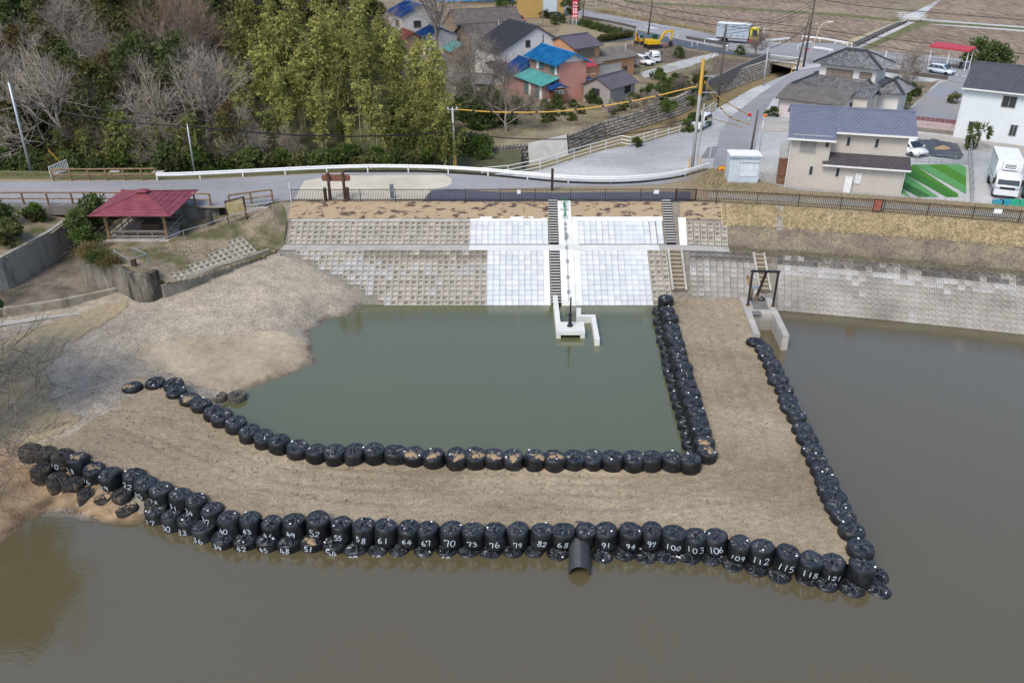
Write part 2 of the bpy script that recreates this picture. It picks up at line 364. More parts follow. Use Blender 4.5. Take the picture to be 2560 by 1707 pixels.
def aged(r, base):
    k = prk.random()
    return B_algae if r >= 9 and k < .8 else B_bleach if r in (7, 8) and k < .55 else B_bleach if k < .04 else base
B_slab = block_mesh('concrete_block', M_greyblock, .485, .465, .05, .40, .006)
B_new = block_mesh('concrete_block', M_newblock, .478, .46, .05, .38, .03)
def revet(name, label, i0, i1, rows, d0, me, pick=None, skip=None, cat='revetment'):
    root = thing(name, label, cat); items = []
    for r in range(rows):
        for a in range(int(i0), int(i1)):
            i = a + .5
            dd = d0 + (r + .5) * .48 * .848; p = EM(i, dd); p0, t, n = frame(min(int(i), NS)); up = (n * .848 + Vector((0, 0, .53))).normalized()
            if skip and skip(p, r, a): continue
            nm = t.cross(up); rot = Matrix((t, up, nm)).transposed()
            k = me if pick is None else pick(r, a, p)
            jit = random.uniform(-.006, .006)
            items.append((k, p + nm * jit, rot, None, 1000 - p.y))
    pieces('concrete_block', items, root, 300, 'far_blocks'); return root
ROW = .48 * .848
def buried(p, r, a): return p.x < -17.6 + (2.8 - p.z) * 3.05 - .4
revet('revetment', 'weathered tan block revetment below the berm left of the white blocks', XA(-19), XA(-2), 11, 0, B_old, pick=lambda r, a, p: B_brown if r >= 9 and p.x > -12 and prk.random() < .85 else B_bleach if (r in (6, 7) and prk.random() < .45) or (p.x < -11 and prk.random() < .3) or prk.random() < .05 else B_old, skip=buried)
revet('revetment', 'weathered tan block revetment above the berm left of the white blocks', XA(-18.5), XA(-3.5), 5, 5.72, B_old)
revet('revetment', 'new white block panel above the berm left of the black stairs', XA(-3.5), XA(3), 5, 5.72, B_new)
revet('revetment', 'new white block panel below the berm left of the black stairs', XA(-2), XA(2.5), 11, 0, B_new)
revet('revetment', 'new white block panel above the berm between the two stairways', XA(5.5), XA(12.5), 5, 5.72, B_new)
revet('revetment', 'new white block panel below the berm right of the concrete chute', XA(5.5), XA(11), 11, 0, B_new)
revet('revetment', 'narrow tan block panel between white blocks and the old concrete stairs', XA(11), XA(12.5), 11, 0, B_old)
revet('revetment', 'small tan block panel above the berm right of the far black stairs', XA(14), XA(17), 5, 5.72, B_old)
revet('revetment', 'grey slab revetment between old concrete stairs and the sluice', XA(14), st_x(19.2), 11, 0, B_grey, pick=lambda r, a, p: B_algae if r > 8 else B_bleach if r in (6, 7) and prk.random() < .4 else B_grey if a < XA(15) else B_slab)
revet('revetment', 'long grey block revetment along the water on the right', st_x(20.2), NS - 2, 11, 0, B_grey, pick=lambda r, a, p: aged(r, B_slab if a < st_x(22.5) else B_grey))
# plain concrete margins, berm and chute
for nm, i0, i1, d0, d1, m in [('berm', 0, XA(-3.5), 4.5, 5.66, M_concrete), ('berm', XA(-3.5), XA(12), 4.5, 5.66, M_newconc), ('berm', XA(12), XA(17), 4.5, 5.66, M_concrete),
        ('coping', XA(-3.5), XA(3), 5.72 + 5 * ROW, 8.15, M_newconc), ('coping', XA(5.5), XA(12.7), 5.72 + 5 * ROW, 8.15, M_newconc), ('coping', XA(-18.5), XA(-3.5), 5.72 + 5 * ROW, 7.95, M_concrete),
        ('concrete_margin', XA(2.5), XA(3), .0, 4.5, M_newconc), ('concrete_margin', XA(5), XA(5.5), 0, 4.5, M_newconc), ('concrete_margin', XA(5), XA(5.5), 5.66, 8.15, M_newconc), ('concrete_margin', XA(13.5), XA(14), 5.66, 8.1, M_newconc)]:
    band(nm, i0, i1, d0, d1, m, .006 if nm == 'berm' else .0)
b = MB(); A = []
for d, z in [(-.6, -.35), (0, .04), (4.5, 2.85), (5.7, 2.85), (9.4, ZC + .02), (9.7, ZC + .02)]: A.append((d, z))
for (d0, z0), (d1, z1) in zip(A, A[1:]):
    b.add([(3.86, 58.37 + d0, z0), (4.98, 58.37 + d0, z0), (4.98, 58.37 + d1, z1), (3.86, 58.37 + d1, z1), (3.86, 58.37 + d0, z0 - .4), (4.98, 58.37 + d0, z0 - .4), (4.98, 58.37 + d1, z1 - .4), (3.86, 58.37 + d1, z1 - .4)], [(0, 1, 2, 3), (0, 4, 7, 3), (1, 5, 6, 2)])
b.build('concrete_chute', M_newconc, label='smooth white concrete chute beside the black stairs under the green handwheel', cat='concrete chute')
# soil under netting, dry turf, dead vines
M_netsoil = mat('netted_soil', (.38, .29, .185), .95, .1, 2.3, c2=(.085, .06, .05), fine=.2, fscale=18, stretch=(.5, 1, 1), lo=.52, hi=.60, bump=.03, bscale=8)
band('netted_slope', XA(-18.8), XA(3), 7.97, 9.75, M_netsoil, .0, 5, .05)
band('netted_slope', XA(5), XA(12.7), 8.17, 9.75, M_netsoil, .0, 5, .05)
band('netted_slope', XA(13.7), XA(16.7), 8.0, 9.75, M_netsoil, .0, 5, .05)
band('dry_turf', XA(16.5), NS, 7.4, 10.2, M_drygrass_g, .03, 6, .08)
M_vine_g = mat('vine_litter', (.215, .17, .145), .95, .25, .8, c2=(.27, .23, .15), fine=.4, fscale=14)
band('vine_slope', XA(17), NS, 5.3, 7.5, M_vine_g, .05, 5, .07)
band('berm_grass', XA(17), NS, 4.35, 5.4, mat('berm_turf', (.20, .165, .115), .95, .2, .7, c2=(.15, .15, .07), fine=.35, fscale=14), .03, 3, .04)

# ---- crest: road, paths
road_back = [G(x, y, ZC) for x, y in [(-250, 452), (0, 452), (395, 450), (500, 447), (860, 430), (1060, 430), (1200, 437), (1300, 446), (1400, 455), (1500, 459), (1600, 456), (1700, 443), (1770, 424)]]
front = [EM(0, 9.7)] + [EM(i, 9.7) for i in range(0, NS, 4)]
M_crest = mat('crest_earth', (.33, .24, .15), .95, .2, .5, c2=(.27, .235, .145), fine=.25, fscale=12)
rb = [Vector((p.x, p.y, ZC)) for p in road_back]
crest = [(-75, 66.4, ZC), (-43, 66.9, ZC), (-33, 67.1, ZC), (-25, 66.2, ZC), (-21.5, 66.6, ZC), (-20.5, 67.7, ZC)] + [(p.x, p.y, ZC) for p in front if p.x > -20.2]
back = [(p.x, p.y, ZC) for p in (EM(i, 14.0) for i in range(NS - 2, st_x(22), -4))] + [(19.2, 77.5, ZC)] + [(p.x, p.y + (.9 if p.x < -3 else .12), ZC) for p in reversed(rb[:-1])] + [(-75, 75, ZC)]
flat('crest_ground', [(x, y, z - .02) for x, y, z in crest + back], M_crest)
bb = [Vector(p) for p in back]; low = [Vector((p.x + 0, p.y + (4.5 if p.x < 19 else 3.4), ZG - .3)) for p in bb]
strip('crest_back_slope', bb, low, M_drygrass_g)
flat('crest_road', [(-75, 66.6, ZC), (-43, 67.1, ZC), (-33, 67.3, ZC), (-25, 66.4, ZC), (-21.5, 66.8, ZC), (-19.8, 68.0, ZC), (-19, 68.3, ZC)] + [tuple(G(x, y, ZC)) for x, y in [(760, 500), (1000, 480), (1200, 474), (1400, 468), (1560, 466), (1640, 462), (1720, 452), (1775, 430)]] + [(p.x, p.y - .25, ZC) for p in reversed(rb)] + [(-75, 74.3, ZC)], M_asphalt)
flat('cream_paving', [tuple(G(x, y, ZC + .004)) for x, y in [(735, 499), (760, 452), (830, 440), (1000, 438), (1110, 438), (1128, 446), (1130, 458), (1118, 466), (1080, 474), (1062, 498), (900, 500)]], M_cream)
flat('dark_path', [tuple(G(x, y, ZC + .008)) for x, y in [(1060, 502), (1068, 486), (1082, 477), (1130, 474), (1250, 480), (1400, 482), (1560, 480), (1726, 479), (1726, 503), (1400, 503), (1200, 503)]], M_newasphalt)
flat('grey_path', [tuple(p) for p in [EM(i, 10.6, .02) for i in range(st_x(15.6), NS, 4)] + [EM(i, 12.0, .02) for i in range(NS - 3, st_x(15.6), -4)]], mat('old_path', (.25, .24, .23), .95, .2, .6, c2=(.30, .27, .19), fine=.2, fscale=10))

# ---- land behind
far = 1400
wall_base_px = [(1060, 424), (1105, 422), (1229, 418), (1321, 409), (1421, 387), (1500, 352), (1610, 318), (1700, 288), (1796, 236), (1927, 187)]
WB = [G(x, y, 1.5) for x, y in wall_base_px]
lot_px = [(1120, 455), (1217, 440), (1350, 424), (1435, 397), (1514, 374), (1580, 362), (1639, 348), (1699, 331), (1790, 273), (1880, 222), (1960, 190), (1992, 176)]
LF = [G(x, y, ZG) for x, y in lot_px]
def back_off(p, q, d):                      # shift away from the creek
    t = (q - p).normalized(); return Vector((-t.y, t.x, 0)) * d
WT = []
for i, p in enumerate(WB):
    o = back_off(WB[max(0, i - 1)], WB[min(len(WB) - 1, i + 1)], .55); WT.append(Vector((p.x + o.x, p.y + o.y, ZG + .3)))
bridge_w = Vector((WT[-1].x, WT[-1].y, 0)); bridge_e = Vector((LF[-1].x, LF[-1].y, 0))
flat('ground', [(p.x, p.y, ZG) for p in WT] + [(bridge_e.x - .5, bridge_e.y + 1.5, ZG), (130, 260, ZG), (700, far, ZG), (-700, far, ZG), (-700, 82, ZG), (-60, 82, ZG), (-20, 84, ZG), (WT[0].x - 1, WT[0].y, ZG)], M_soil)
flat('east_ground', [(p.x, p.y, ZG) for p in LF] + [(bridge_e.x - .5, bridge_e.y + 1.5, ZG), (130, 260, ZG), (700, far, ZG), (700, 30, ZG), (60, 52, ZG), (40, 70, ZG), (15, 74, ZG), (-6, 76, ZG)], M_lot)
n = 40
def along(L, k): 
    ds = [0]; 
    for a, b_ in zip(L, L[1:]): ds.append(ds[-1] + (b_ - a).length)
    return [Vector(tuple(np.interp(j / (k - 1) * ds[-1], ds, [p[c] for p in L]) for c in range(3))) for j in range(k)]
cb0, cb1 = along([Vector((p.x, p.y, ZG)) for p in LF], n), along([Vector((p.x, p.y, 1.5)) for p in WB], n)
mid = [a.lerp(c, .55) for a, c in zip(cb0, cb1)]
for k, p in enumerate(mid): p.z = 1.35 + .15 * mnoise.noise(p)
M_creek = mat('creek_bank', (.30, .215, .12), .95, .25, .4, c2=(.22, .18, .085), fine=.35, fscale=7, bump=.04, bscale=6)
strip('creek_bank', cb0, mid, M_creek); strip('creek_bed', mid, cb1, M_creek)
# fields, tracks and roads on the plain
PP = lambda pts, dz=0: [tuple(G(x, y, ZG + dz)) for x, y in pts]
M_stub = M_field
flat('field', PP([(1520, 62), (1560, 45), (1500, 0), (1450, -60), (2360, -60), (2190, 34), (2255, 52), (2115, 118), (2090, 108), (1900, 100), (1750, 88)], .03), M_field)
flat('field', PP([(2150, 128), (2290, 58), (2560, 80), (2900, 105), (2900, 210), (2560, 178), (2330, 140), (2200, 132)], .03), M_field)
flat('field', PP([(2300, 46), (2420, -60), (3100, -60), (2900, 88), (2560, 66)], .034), M_field)
flat('field_margin', PP([(1560, 2), (1900, 22), (2120, 36), (2260, 50), (2258, 56), (2110, 43), (1900, 28), (1560, 7)], .045), M_grass)
flat('field_margin', PP([(2300, 52), (2420, 60), (2560, 70), (2560, 75), (2420, 65), (2300, 58)], .045), M_grass)
flat('canal_grass', PP([(2300, 50), (2340, 55), (2260, 85), (2170, 125), (2150, 132), (2140, 126)], .05), M_grass)
flat('canal_verge', PP([(2255, 50), (2262, 56), (2130, 116), (2095, 112)], .05), M_drygrass_g)
main_n = [(1290, -60), (1400, 12), (1480, 30), (1560, 45), (1650, 62), (1800, 85), (1900, 103), (1960, 108), (2090, 108), (2200, 130), (2330, 140), (2560, 165), (2700, 182)]
main_s = [(1170, -60), (1300, 22), (1380, 24), (1440, 40), (1560, 68), (1640, 84), (1720, 103), (1850, 128), (1985, 150), (2060, 160), (2180, 172), (2330, 195), (2560, 232), (2700, 250)]
flat('main_road', PP(main_n, .06) + PP(reversed(main_s), .06), M_asphalt)
flat('site_apron', PP([(1440, 48), (1560, 72), (1640, 88), (1850, 131), (1985, 153), (1930, 150), (1800, 134), (1700, 116), (1600, 90), (1580, 100), (1500, 108), (1560, 86), (1450, 52)], .05), M_newasphalt)
flat('branch_road', PP([(1995, 176), (2060, 165), (2050, 172), (1990, 205), (1930, 250), (1900, 300), (1885, 390), (1860, 430), (1780, 425), (1800, 330), (1830, 290), (1900, 235), (1960, 195)], .03), M_asphalt)
flat('asphalt_patch', PP([(1752, 395), (1770, 368), (1797, 366), (1785, 394)], .034), mat('patch', (.20, .205, .21), .9, .1))
flat('lane', PP([(2085, 300), (2160, 322), (2350, 340), (2560, 362), (2700, 380), (2700, 420), (2560, 385), (2420, 372), (2250, 350), (2090, 330), (1900, 330), (1905, 305)], .025), mat('lane_gravel', (.36, .335, .30), .95, .12, .2, fine=.15, fscale=6))
flat('driveway', PP([(2260, 288), (2352, 205), (2420, 200), (2400, 310)], .02), mat('driveway', (.32, .30, .28), .95, .12, .2, c2=(.24, .26, .29), fine=.15, fscale=6))
flat('garden_lawn', PP([(2200, 270), (2195, 200), (2330, 205), (2350, 200), (2262, 282)], .022), M_soil)
flat('plot_lawn', PP([(1405, 60), (1460, 66), (1560, 92), (1540, 98), (1450, 92), (1390, 92)], .02), mat('stubble', (.33, .25, .18), .95, .12, .3, c2=(.25, .22, .12), fine=.2, fscale=5))
flat('farm_plot', PP([(1555, 128), (1570, 112), (1690, 122), (1760, 132), (1690, 158), (1600, 155)], .02), mat('farm_soil', (.14, .105, .085), .95, .2, .4, fine=.3, fscale=5))
flat('farm_lane', PP([(1600, 182), (1700, 152), (1790, 132), (1800, 138), (1720, 168), (1640, 190), (1610, 195)], .026), M_lot)
flat('farm_plot', PP([(1780, 170), (1800, 145), (1880, 150), (1790, 190)], .02), mat('farm_soil', (.14, .105, .085)))
flat('west_street', PP([(1385, 40), (1250, 18), (1250, -20), (1330, -20)], .03), M_asphalt)
for nm_, L_, o_ in (('road_edge_line', main_n[3:8], 2.2), ('road_edge_line', main_s[2:8], -1.6)):
    a_ = [(x, y + o_ * .55) for x, y in L_]; flat(nm_, PP(a_, .066) + PP([(x, y + .55) for x, y in reversed(a_)], .066), M_white)
# ---- wooded hill
def hill_z(X, Y):
    xb = -5 - (Y - 86) * .13 - np.clip(Y - 96, 0, 40) * .5; r = np.clip((xb - X) / 10, 0, 1); up = np.clip(Y - 82, 0, 60); return ZG - .15 + r * up * .30 + vnoise(X, Y, .15) * .5 * r
field('wooded_hill', -95, 2, 80, 150, 2.0, hill_z, M_litter)
flat('roadside_verge', [(-75, 74.6, ZC + .004), (-32.4, 74.0, ZC + .004), (-16, 76.5, ZC + .004), (-8, 76.6, ZC + .004), (-8, 77.4, ZC + .004), (-16, 77.5, ZC + .004), (-33, 76, ZC + .004), (-75, 78, ZC + .004)], mat('verge', (.20, .16, .09), .95, .3, .8, c2=(.13, .14, .05), fine=.4, fscale=10))

# ---- pond bed and earth bank on the left
def slopeY(px, py):
    v = py - 853.5; k = (CF * CP - v * SP) / (CF * SP + v * CP); Y = (28.4 + .625 * 58.37) * k / (1 + .625 * k); return (Y - 58.37) * .625
D = lambda x, y, z: tuple(G(x * 1.0884, y * 1.0884, z))
ctl = [D(*p) for p in [(835, 700, 0), (800, 725, 0), (745, 735, 0), (712, 760, 0), (718, 800, 0), (730, 835, 0), (650, 865, 0), (570, 895, 0), (545, 915, 0), (500, 935, .1),
    (880, 760, -.8), (830, 830, -.9), (780, 880, -.9), (660, 930, -.9), (590, 945, -.8), (690, 800, .35), (600, 860, .35), (560, 850, .5), (500, 890, .5), (380, 860, .8), (350, 810, .9), (480, 800, .8), (600, 790, .6), (660, 770, .6),
    (700, 730, .7), (780, 700, .5), (700, 690, 1.2), (600, 700, 1.5), (470, 720, 1.7), (400, 760, 1.5), (320, 780, 1.4), (380, 800, 1.2), (640, 585, 2.65), (680, 615, 2.1), (740, 652, 1.35), (800, 688, .55),
    (378, 700, 2.0), (525, 640, 2.3), (601, 595, 2.62), (330, 712, 1.9), (0, 755, 1.5), (150, 722, 1.6), (250, 705, 1.75), (-150, 790, 1.6), (100, 810, 1.5), (200, 780, 1.55), (0, 900, 1.4), (150, 900, 1.4), (0, 1000, 1.3), (240, 870, 1.4),
    (300, 885, 1.5), (230, 945, 1.45), (160, 1005, 1.35), (60, 1012, 1.2), (0, 1050, 1.2), (125, 1150, .02), (60, 1190, .02), (22, 1222, .02), (0, 1240, .02), (-100, 1320, .05), (40, 1080, .75), (100, 1120, .35), (0, 1130, .8), (0, 1190, .4), (150, 1132, .75), (205, 1148, .7), (255, 1162, .6), (300, 1178, .4), (180, 1166, .05), (270, 1196, .02), (340, 1215, -.3),
    (200, 1250, -.8), (100, 1300, -.8), (400, 1290, -1.2), (0, 1400, -.9), (-100, 1500, -.9), (-150, 1000, 1.8), (-150, 1200, 1.1), (300, 1010, .9), (400, 1080, .6), (250, 1060, .9), (500, 1000, .4), (600, 1060, .0), (700, 1110, -.7), (330, 940, 1.2), (420, 920, .9)]]
def earth_z(X, Y):
    z = rbf(ctl, X, Y); return z + .05 * vnoise(X, Y, .9, 3) + .025 * vnoise(X, Y, 2.7, 5)
CHN = [tuple(G(x, y, 1.7))[:2] for x, y in [(-300, 800), (0, 783), (160, 758), (302, 728), (340, 700), (400, 690), (420, 704), (572, 650), (667, 618)]] + [(-18.8, 63.5), (-19, 80), (-60, 80)]
field('earth_bank', -40, -9, 22, 64, .3, earth_z, M_earth, keep=lambda X, Y: ((Y - 58.37 < 4.0) | (X < -18.5)) & ~inside(CHN, X, Y))
M_sand = speckle(mat('tan_silt', (.345, .275, .19), .95, .12, .3, c2=(.42, .35, .25), fine=.15, fscale=2), 14, .8, 1.2, .6)
wet(M_sand)
M_ysand = speckle(mat('yellow_sand', (.37, .295, .18), .95, .15, .4, c2=(.31, .255, .17), fine=.2, fscale=2), 14, .75, 1.25, .7)
for nm_, m_, q_, zz in (('silt_ledge', M_sand, [(372, 880), (480, 862), (600, 850), (720, 835), (790, 880), (800, 915), (707, 947), (620, 980), (590, 998), (480, 965), (400, 945), (360, 935), (350, 900)], .5), ('yellow_sand', M_ysand, [(-120, 900), (120, 815), (290, 768), (325, 790), (230, 830), (150, 890), (110, 960), (190, 1040), (150, 1085), (40, 1100), (-120, 1110)], 1.4), ('clay_shore', M_clay, [(-200, 1120), (40, 1130), (130, 1165), (240, 1215), (330, 1262), (380, 1300), (330, 1320), (240, 1290), (130, 1262), (70, 1300), (0, 1370), (-200, 1480)], .4)):
    pq = smooth_line([G(x, y, zz) for x, y in q_] + [G(*q_[0], zz)], 4)[:-1]
    kk = .12 if nm_ == 'clay_shore' else 1
    field(nm_, min(p.x for p in pq), max(p.x for p in pq), min(p.y for p in pq), max(p.y for p in pq), .15, lambda X, Y: earth_z(X, Y) + .035, m_, keep=lambda X, Y: inside(pq, X + kk * (.7 * vnoise(X, Y, .7, 8) + .35 * vnoise(X, Y, 2.5, 9)), Y + kk * (.7 * vnoise(X, Y, .7, 12) + .35 * vnoise(X, Y, 2.5, 13))) & (earth_z(X, Y) > -.3))
inn = [G(x, y, .02) for x, y in [(850, 768), (1700, 768), (1668, 760), (1668, 800), (1700, 880), (1740, 1010), (1765, 1120), (1700, 1140), (1400, 1140), (1100, 1130), (850, 1125), (760, 1115), (650, 1085), (560, 1040), (480, 1000), (600, 900), (700, 780)]]
flat('inner_pond_water', [(-11.5, 59.2, .02), (11.8, 59.2, .02)] + [(p.x + .2, p.y, .02) for p in inn[3:]], M_water_in)

# ---- the temporary dam: gravel between the two rows of bags
dam_px = [(20, 1128), (110, 1135), (190, 1150), (275, 1185), (357, 1204), (446, 1237), (528, 1270), (571, 1292), (677, 1300), (791, 1300), (906, 1312), (1070, 1318), (1354, 1322), (1630, 1324), (1795, 1340), (1909, 1366), (2027, 1394), (2156, 1408), (2109, 1280), (2040, 1145), (2000, 1060), (1960, 965), (1930, 900), (1893, 850), (1885, 820), (1864, 770), (1848, 742), (1664, 742), (1676, 790), (1700, 880), (1728, 980), (1750, 1045), (1766, 1125), (1728, 1150), (1583, 1142), (1386, 1140), (1187, 1134), (985, 1126), (787, 1121), (697, 1100), (621, 1073), (555, 1036), (502, 1007), (438, 977), (388, 955), (320, 952), (150, 1000), (20, 1060)]
dam = [G(x, y, 1.05) for x, y in dam_px]
rl = [G(x, y, 1.4) for x, y in [(322, 965), (250, 1030), (175, 1092), (60, 1104), (0, 1112)]]
def line_dist(X, Y, L):
    d = np.full(X.shape, 1e9)
    for a, b_ in zip(L, L[1:]):
        vx, vy = b_.x - a.x, b_.y - a.y; t = np.clip(((X - a.x) * vx + (Y - a.y) * vy) / (vx * vx + vy * vy), 0, 1); d = np.minimum(d, np.hypot(X - a.x - t * vx, Y - a.y - t * vy))
    return d
rut1 = smooth_line([G(x, y, 1.05) for x, y in [(120, 1075), (330, 1060), (480, 1130), (700, 1195), (1000, 1222), (1400, 1232), (1700, 1228), (1860, 1190), (1880, 1080), (1830, 960), (1780, 840), (1750, 750)]], 4)
rut2 = smooth_line([G(x, y, 1.05) for x, y in [(300, 1010), (420, 1080), (640, 1165), (900, 1190), (1300, 1200), (1660, 1205), (1800, 1150), (1810, 1020), (1760, 880), (1720, 760)]], 4)
def dam_z(X, Y):
    z = .93 + .0 * X; z = z + np.clip((-9 - X) / 12, 0, 1) * .48
    z += .045 * vnoise(X, Y, .55, 1) + .03 * vnoise(X, Y, 1.9, 2) + .015 * vnoise(X, Y, 5, 4)
    if X.size > 100:
        w_ = .55 + .6 * vnoise(X, Y, .35, 7)
        for L_, o_ in ((rut1, .95), (rut2, .8)):
            d_ = line_dist(X, Y, L_); z = z - np.clip(w_, 0, 1) * (.07 * np.exp(-((d_ - o_) / .2) ** 2) - .035 * np.exp(-((d_ - o_ - .38) / .16) ** 2))
    lx = np.interp(Y, sorted(p.y for p in rl), [p.x for p in sorted(rl, key=lambda p: p.y)]); z -= np.clip((lx - X) * .5, 0, 1.2); return z
field('gravel_dam', -26, 18.5, 27, 61, .15, dam_z, M_gravel, keep=lambda X, Y: inside(dam, X, Y))
# ================================================================== SANDBAGS
def bagmat(name, c, rough, crease=False):
    m = mat(name, c, rough, .35, 2.2, spec=.65, c2=tuple(x * 2.6 + .004 for x in c), lo=.42, hi=.72, fine=.25, fscale=50, rnd=.3); n = m.node_tree.nodes; L = m.node_tree.links; b = n['Principled BSDF']
    tc = n.new('ShaderNodeTexCoord'); z = n.new('ShaderNodeTexNoise'); z.inputs['Scale'].default_value = 7; z.inputs['Detail'].default_value = 4; L.new(tc.outputs['Object'], z.inputs['Vector'])
    mp = n.new('ShaderNodeMapping'); mp.inputs['Scale'].default_value = (1, 1, 5); L.new(tc.outputs['Object'], mp.inputs[0]); L.new(mp.outputs[0], z.inputs['Vector'])
    bp = n.new('ShaderNodeBump'); bp.inputs['Distance'].default_value = .011; L.new(z.outputs[0], bp.inputs['Height']); L.new(bp.outputs[0], b.inputs['Normal'])
    if crease:
        L.new(tc.outputs['Object'], z.inputs['Vector']); z.inputs['Scale'].default_value = 3.2; z.inputs['Detail'].default_value = 3; z.inputs['Distortion'].default_value = 1.6; bp.inputs['Distance'].default_value = .05
        a = n.new('ShaderNodeMath'); a.operation = 'SUBTRACT'; a.inputs[1].default_value = .5; c2 = n.new('ShaderNodeMath'); c2.operation = 'ABSOLUTE'; L.new(z.outputs[0], a.inputs[0]); L.new(a.outputs[0], c2.inputs[0]); L.new(c2.outputs[0], bp.inputs['Height'])
    return m
M_bag = bagmat('black_bag', (.008, .009, .011), .4); M_bagtop = bagmat('black_bag_top', (.015, .0175, .022), .3, True); M_bag.node_tree.nodes['Principled BSDF'].inputs['Specular IOR Level'].default_value = .4; M_strap = mat('bag_strap', (.06, .068, .08), .5, .2)  # tops lighter and bluer than the sides: sky sheen put into the colour
M_bagold = mat('muddy_bag', (.035, .033, .03), .7, .3, 3, c2=(.17, .12, .075), fine=.2, lo=.52, hi=.68)
M_bagsilt = mat('silted_bag', (.21, .185, .14), .9, .3, 4, c2=(.06, .06, .055), fine=.2)
M_tag = mat('white_tag', (.8, .8, .82), .4, .02); M_chalk = mat('white_number', (.50, .58, .65), .7, .05)
M_dirt = mat('spilled_soil', (.40, .30, .19), .95, .2, 6, c2=(.30, .20, .11), fine=.3, fscale=25, bump=.03, bscale=14)
def bag_r(z, h): return float(np.interp(z / h, [0, .08, .3, .6, .85, .94, 1], [.46, .535, .565, .57, .565, .55, .51]))
def bag_mesh(seed, h, folds, rise, m, mt):
    rg = random.Random(seed); b = MB(); n = 44; vs = []; fs = []
    zs = [0, .08, .2, .32, .44, .56, .68, .8, .88, .94, 1.0]; ph = rg.uniform(0, 6); e = rg.uniform(-.04, .04); fold = [rg.uniform(.5, 1.3) for _ in range(n)]; n = 30
    for zf in zs:
        for j in range(n):
            t = 2 * math.pi * j / n; z = zf * h; r = bag_r(z, h)
            r += .012 * math.sin(z * 30 + ph + math.sin(t * 2)) * (zf < .9) + e * math.cos(2 * t + ph) * .8
            q = Vector((math.cos(t) * 2, math.sin(t) * 2, z * 2 + seed)); r += .034 * mnoise.noise(q * .9) + .012 * mnoise.noise(q * 2.1)
            vs.append((r * math.cos(t), r * math.sin(t), z + (.02 * mnoise.noise(q) if zf > .7 else 0)))
    nside = len(zs); rings = [.93, .78, .58, .38, .2, .07]
    for k, rr in enumerate(rings):
        for j in range(n):
            t = 2 * math.pi * j / n; r0 = bag_r(h, h); r = r0 * rr
            tw = .25 * (1 - rr); f = math.sin(folds * (t + tw) + ph + 1.5 * math.sin(3 * t + seed))
            q = Vector((math.cos(t) * r * 5, math.sin(t) * r * 5, seed * 3.1))
            z = h + rise * (1 - rr ** 2) + .035 * (1 - 2 * abs(f)) * min(1, (1 - rr) * 4) * (.6 + .4 * fold[j]) + (.06 * mnoise.noise(q) + .05 * (.2 - abs(mnoise.noise(q * 2.0)))) * min(1, (1 - rr) * 3) + rg.uniform(-.024, .024) * min(1, (1 - rr) * 5)
            if rr < .2: z += .02
            if rr > .75: z += .015 * (1 - rr)
            vs.append((r * math.cos(t + tw * .3), r * math.sin(t + tw * .3), z))
    tot = nside + len(rings)
    for i in range(tot - 1):
        for j in range(n):
            q = (j + 1) % n; fs.append((i * n + j, i * n + q, (i + 1) * n + q, (i + 1) * n + j))
    fs.append(tuple((tot - 1) * n + j for j in range(n))); b.add(vs, fs)
    side = MB(); side.v = b.v; side.f = [f for f in fs if max(f) < (nside) * n]; top = MB(); top.v = [x for x in b.v[(nside - 1) * n:]]; top.f = [tuple(i - (nside - 1) * n for i in f) for f in fs if min(f) >= (nside - 1) * n]
    s = MB(); s.v = b.v[:nside * n]; s.f = side.f
    return s.mesh('bag_body', m, True), top.mesh('gathered_top', mt, False)
def strap_mesh(seed, h, rise):
    rg = random.Random(seed + 50); b = MB(); a0 = rg.uniform(0, 3.1)
    for k in range(2):
        a = a0 + k * 1.57 + rg.uniform(-.25, .25); pts = []
        for s in np.linspace(-1.02, 1.02, 11):
            r = .48 * abs(s); z = h + rise * (1 - min(1, s * s)) + .055 + .02 * mnoise.noise(Vector((s * 3, seed, k))) if abs(s) < .98 else h - .10
            x = .49 * s; o = .09 * math.sin(s * 3 + k); pts.append(Vector((math.cos(a) * x - math.sin(a) * o, math.sin(a) * x + math.cos(a) * o, z)))
        for p, q in zip(pts, pts[1:]): b.bar(p, q, .045, .012)
    # the neck tied off in the middle, and a slack lifting loop
    c = Vector((0, 0, h + rise + .02)); b.tube([c, c + Vector((.02, .01, .06)), c + Vector((rg.uniform(-.05, .05), rg.uniform(-.05, .05), .11))], .035, 6, .055)
    if rg.random() < .3:
        a = rg.uniform(0, 6.28); d = Vector((math.cos(a), math.sin(a), 0)); b.tube([d * .22 + Vector((0, 0, h + .05)), d * .26 + Vector((0, 0, h + .18)), d * .38 + Vector((0, 0, h + .2)), d * .44 + Vector((0, 0, h))], .012, 4)
    return b.mesh('tie_strap', M_strap)
BAGS = [(*bag_mesh(s, 1.0, 9 + 2 * (s % 4), .05, M_bag, M_bagtop), strap_mesh(s, 1.0, .05)) for s in range(7)]
LOW = [(*bag_mesh(40 + s, .62, 8 + s, .06, M_bag, M_bagtop), strap_mesh(40 + s, .62, .06)) for s in range(3)]
MUD = [(*bag_mesh(60 + s, .9, 7 + s, .02, M_bagold, M_bagold), strap_mesh(60 + s, .9, .0)) for s in range(3)]
SILT = [(*bag_mesh(70 + s, .7, 7 + s, -.12, M_bagsilt, M_bagsilt), strap_mesh(70 + s, .7, -.1)) for s in range(2)]
tagm = MB().box((0, 0, 0), (.085, .02, .06)).mesh('tag', M_tag)
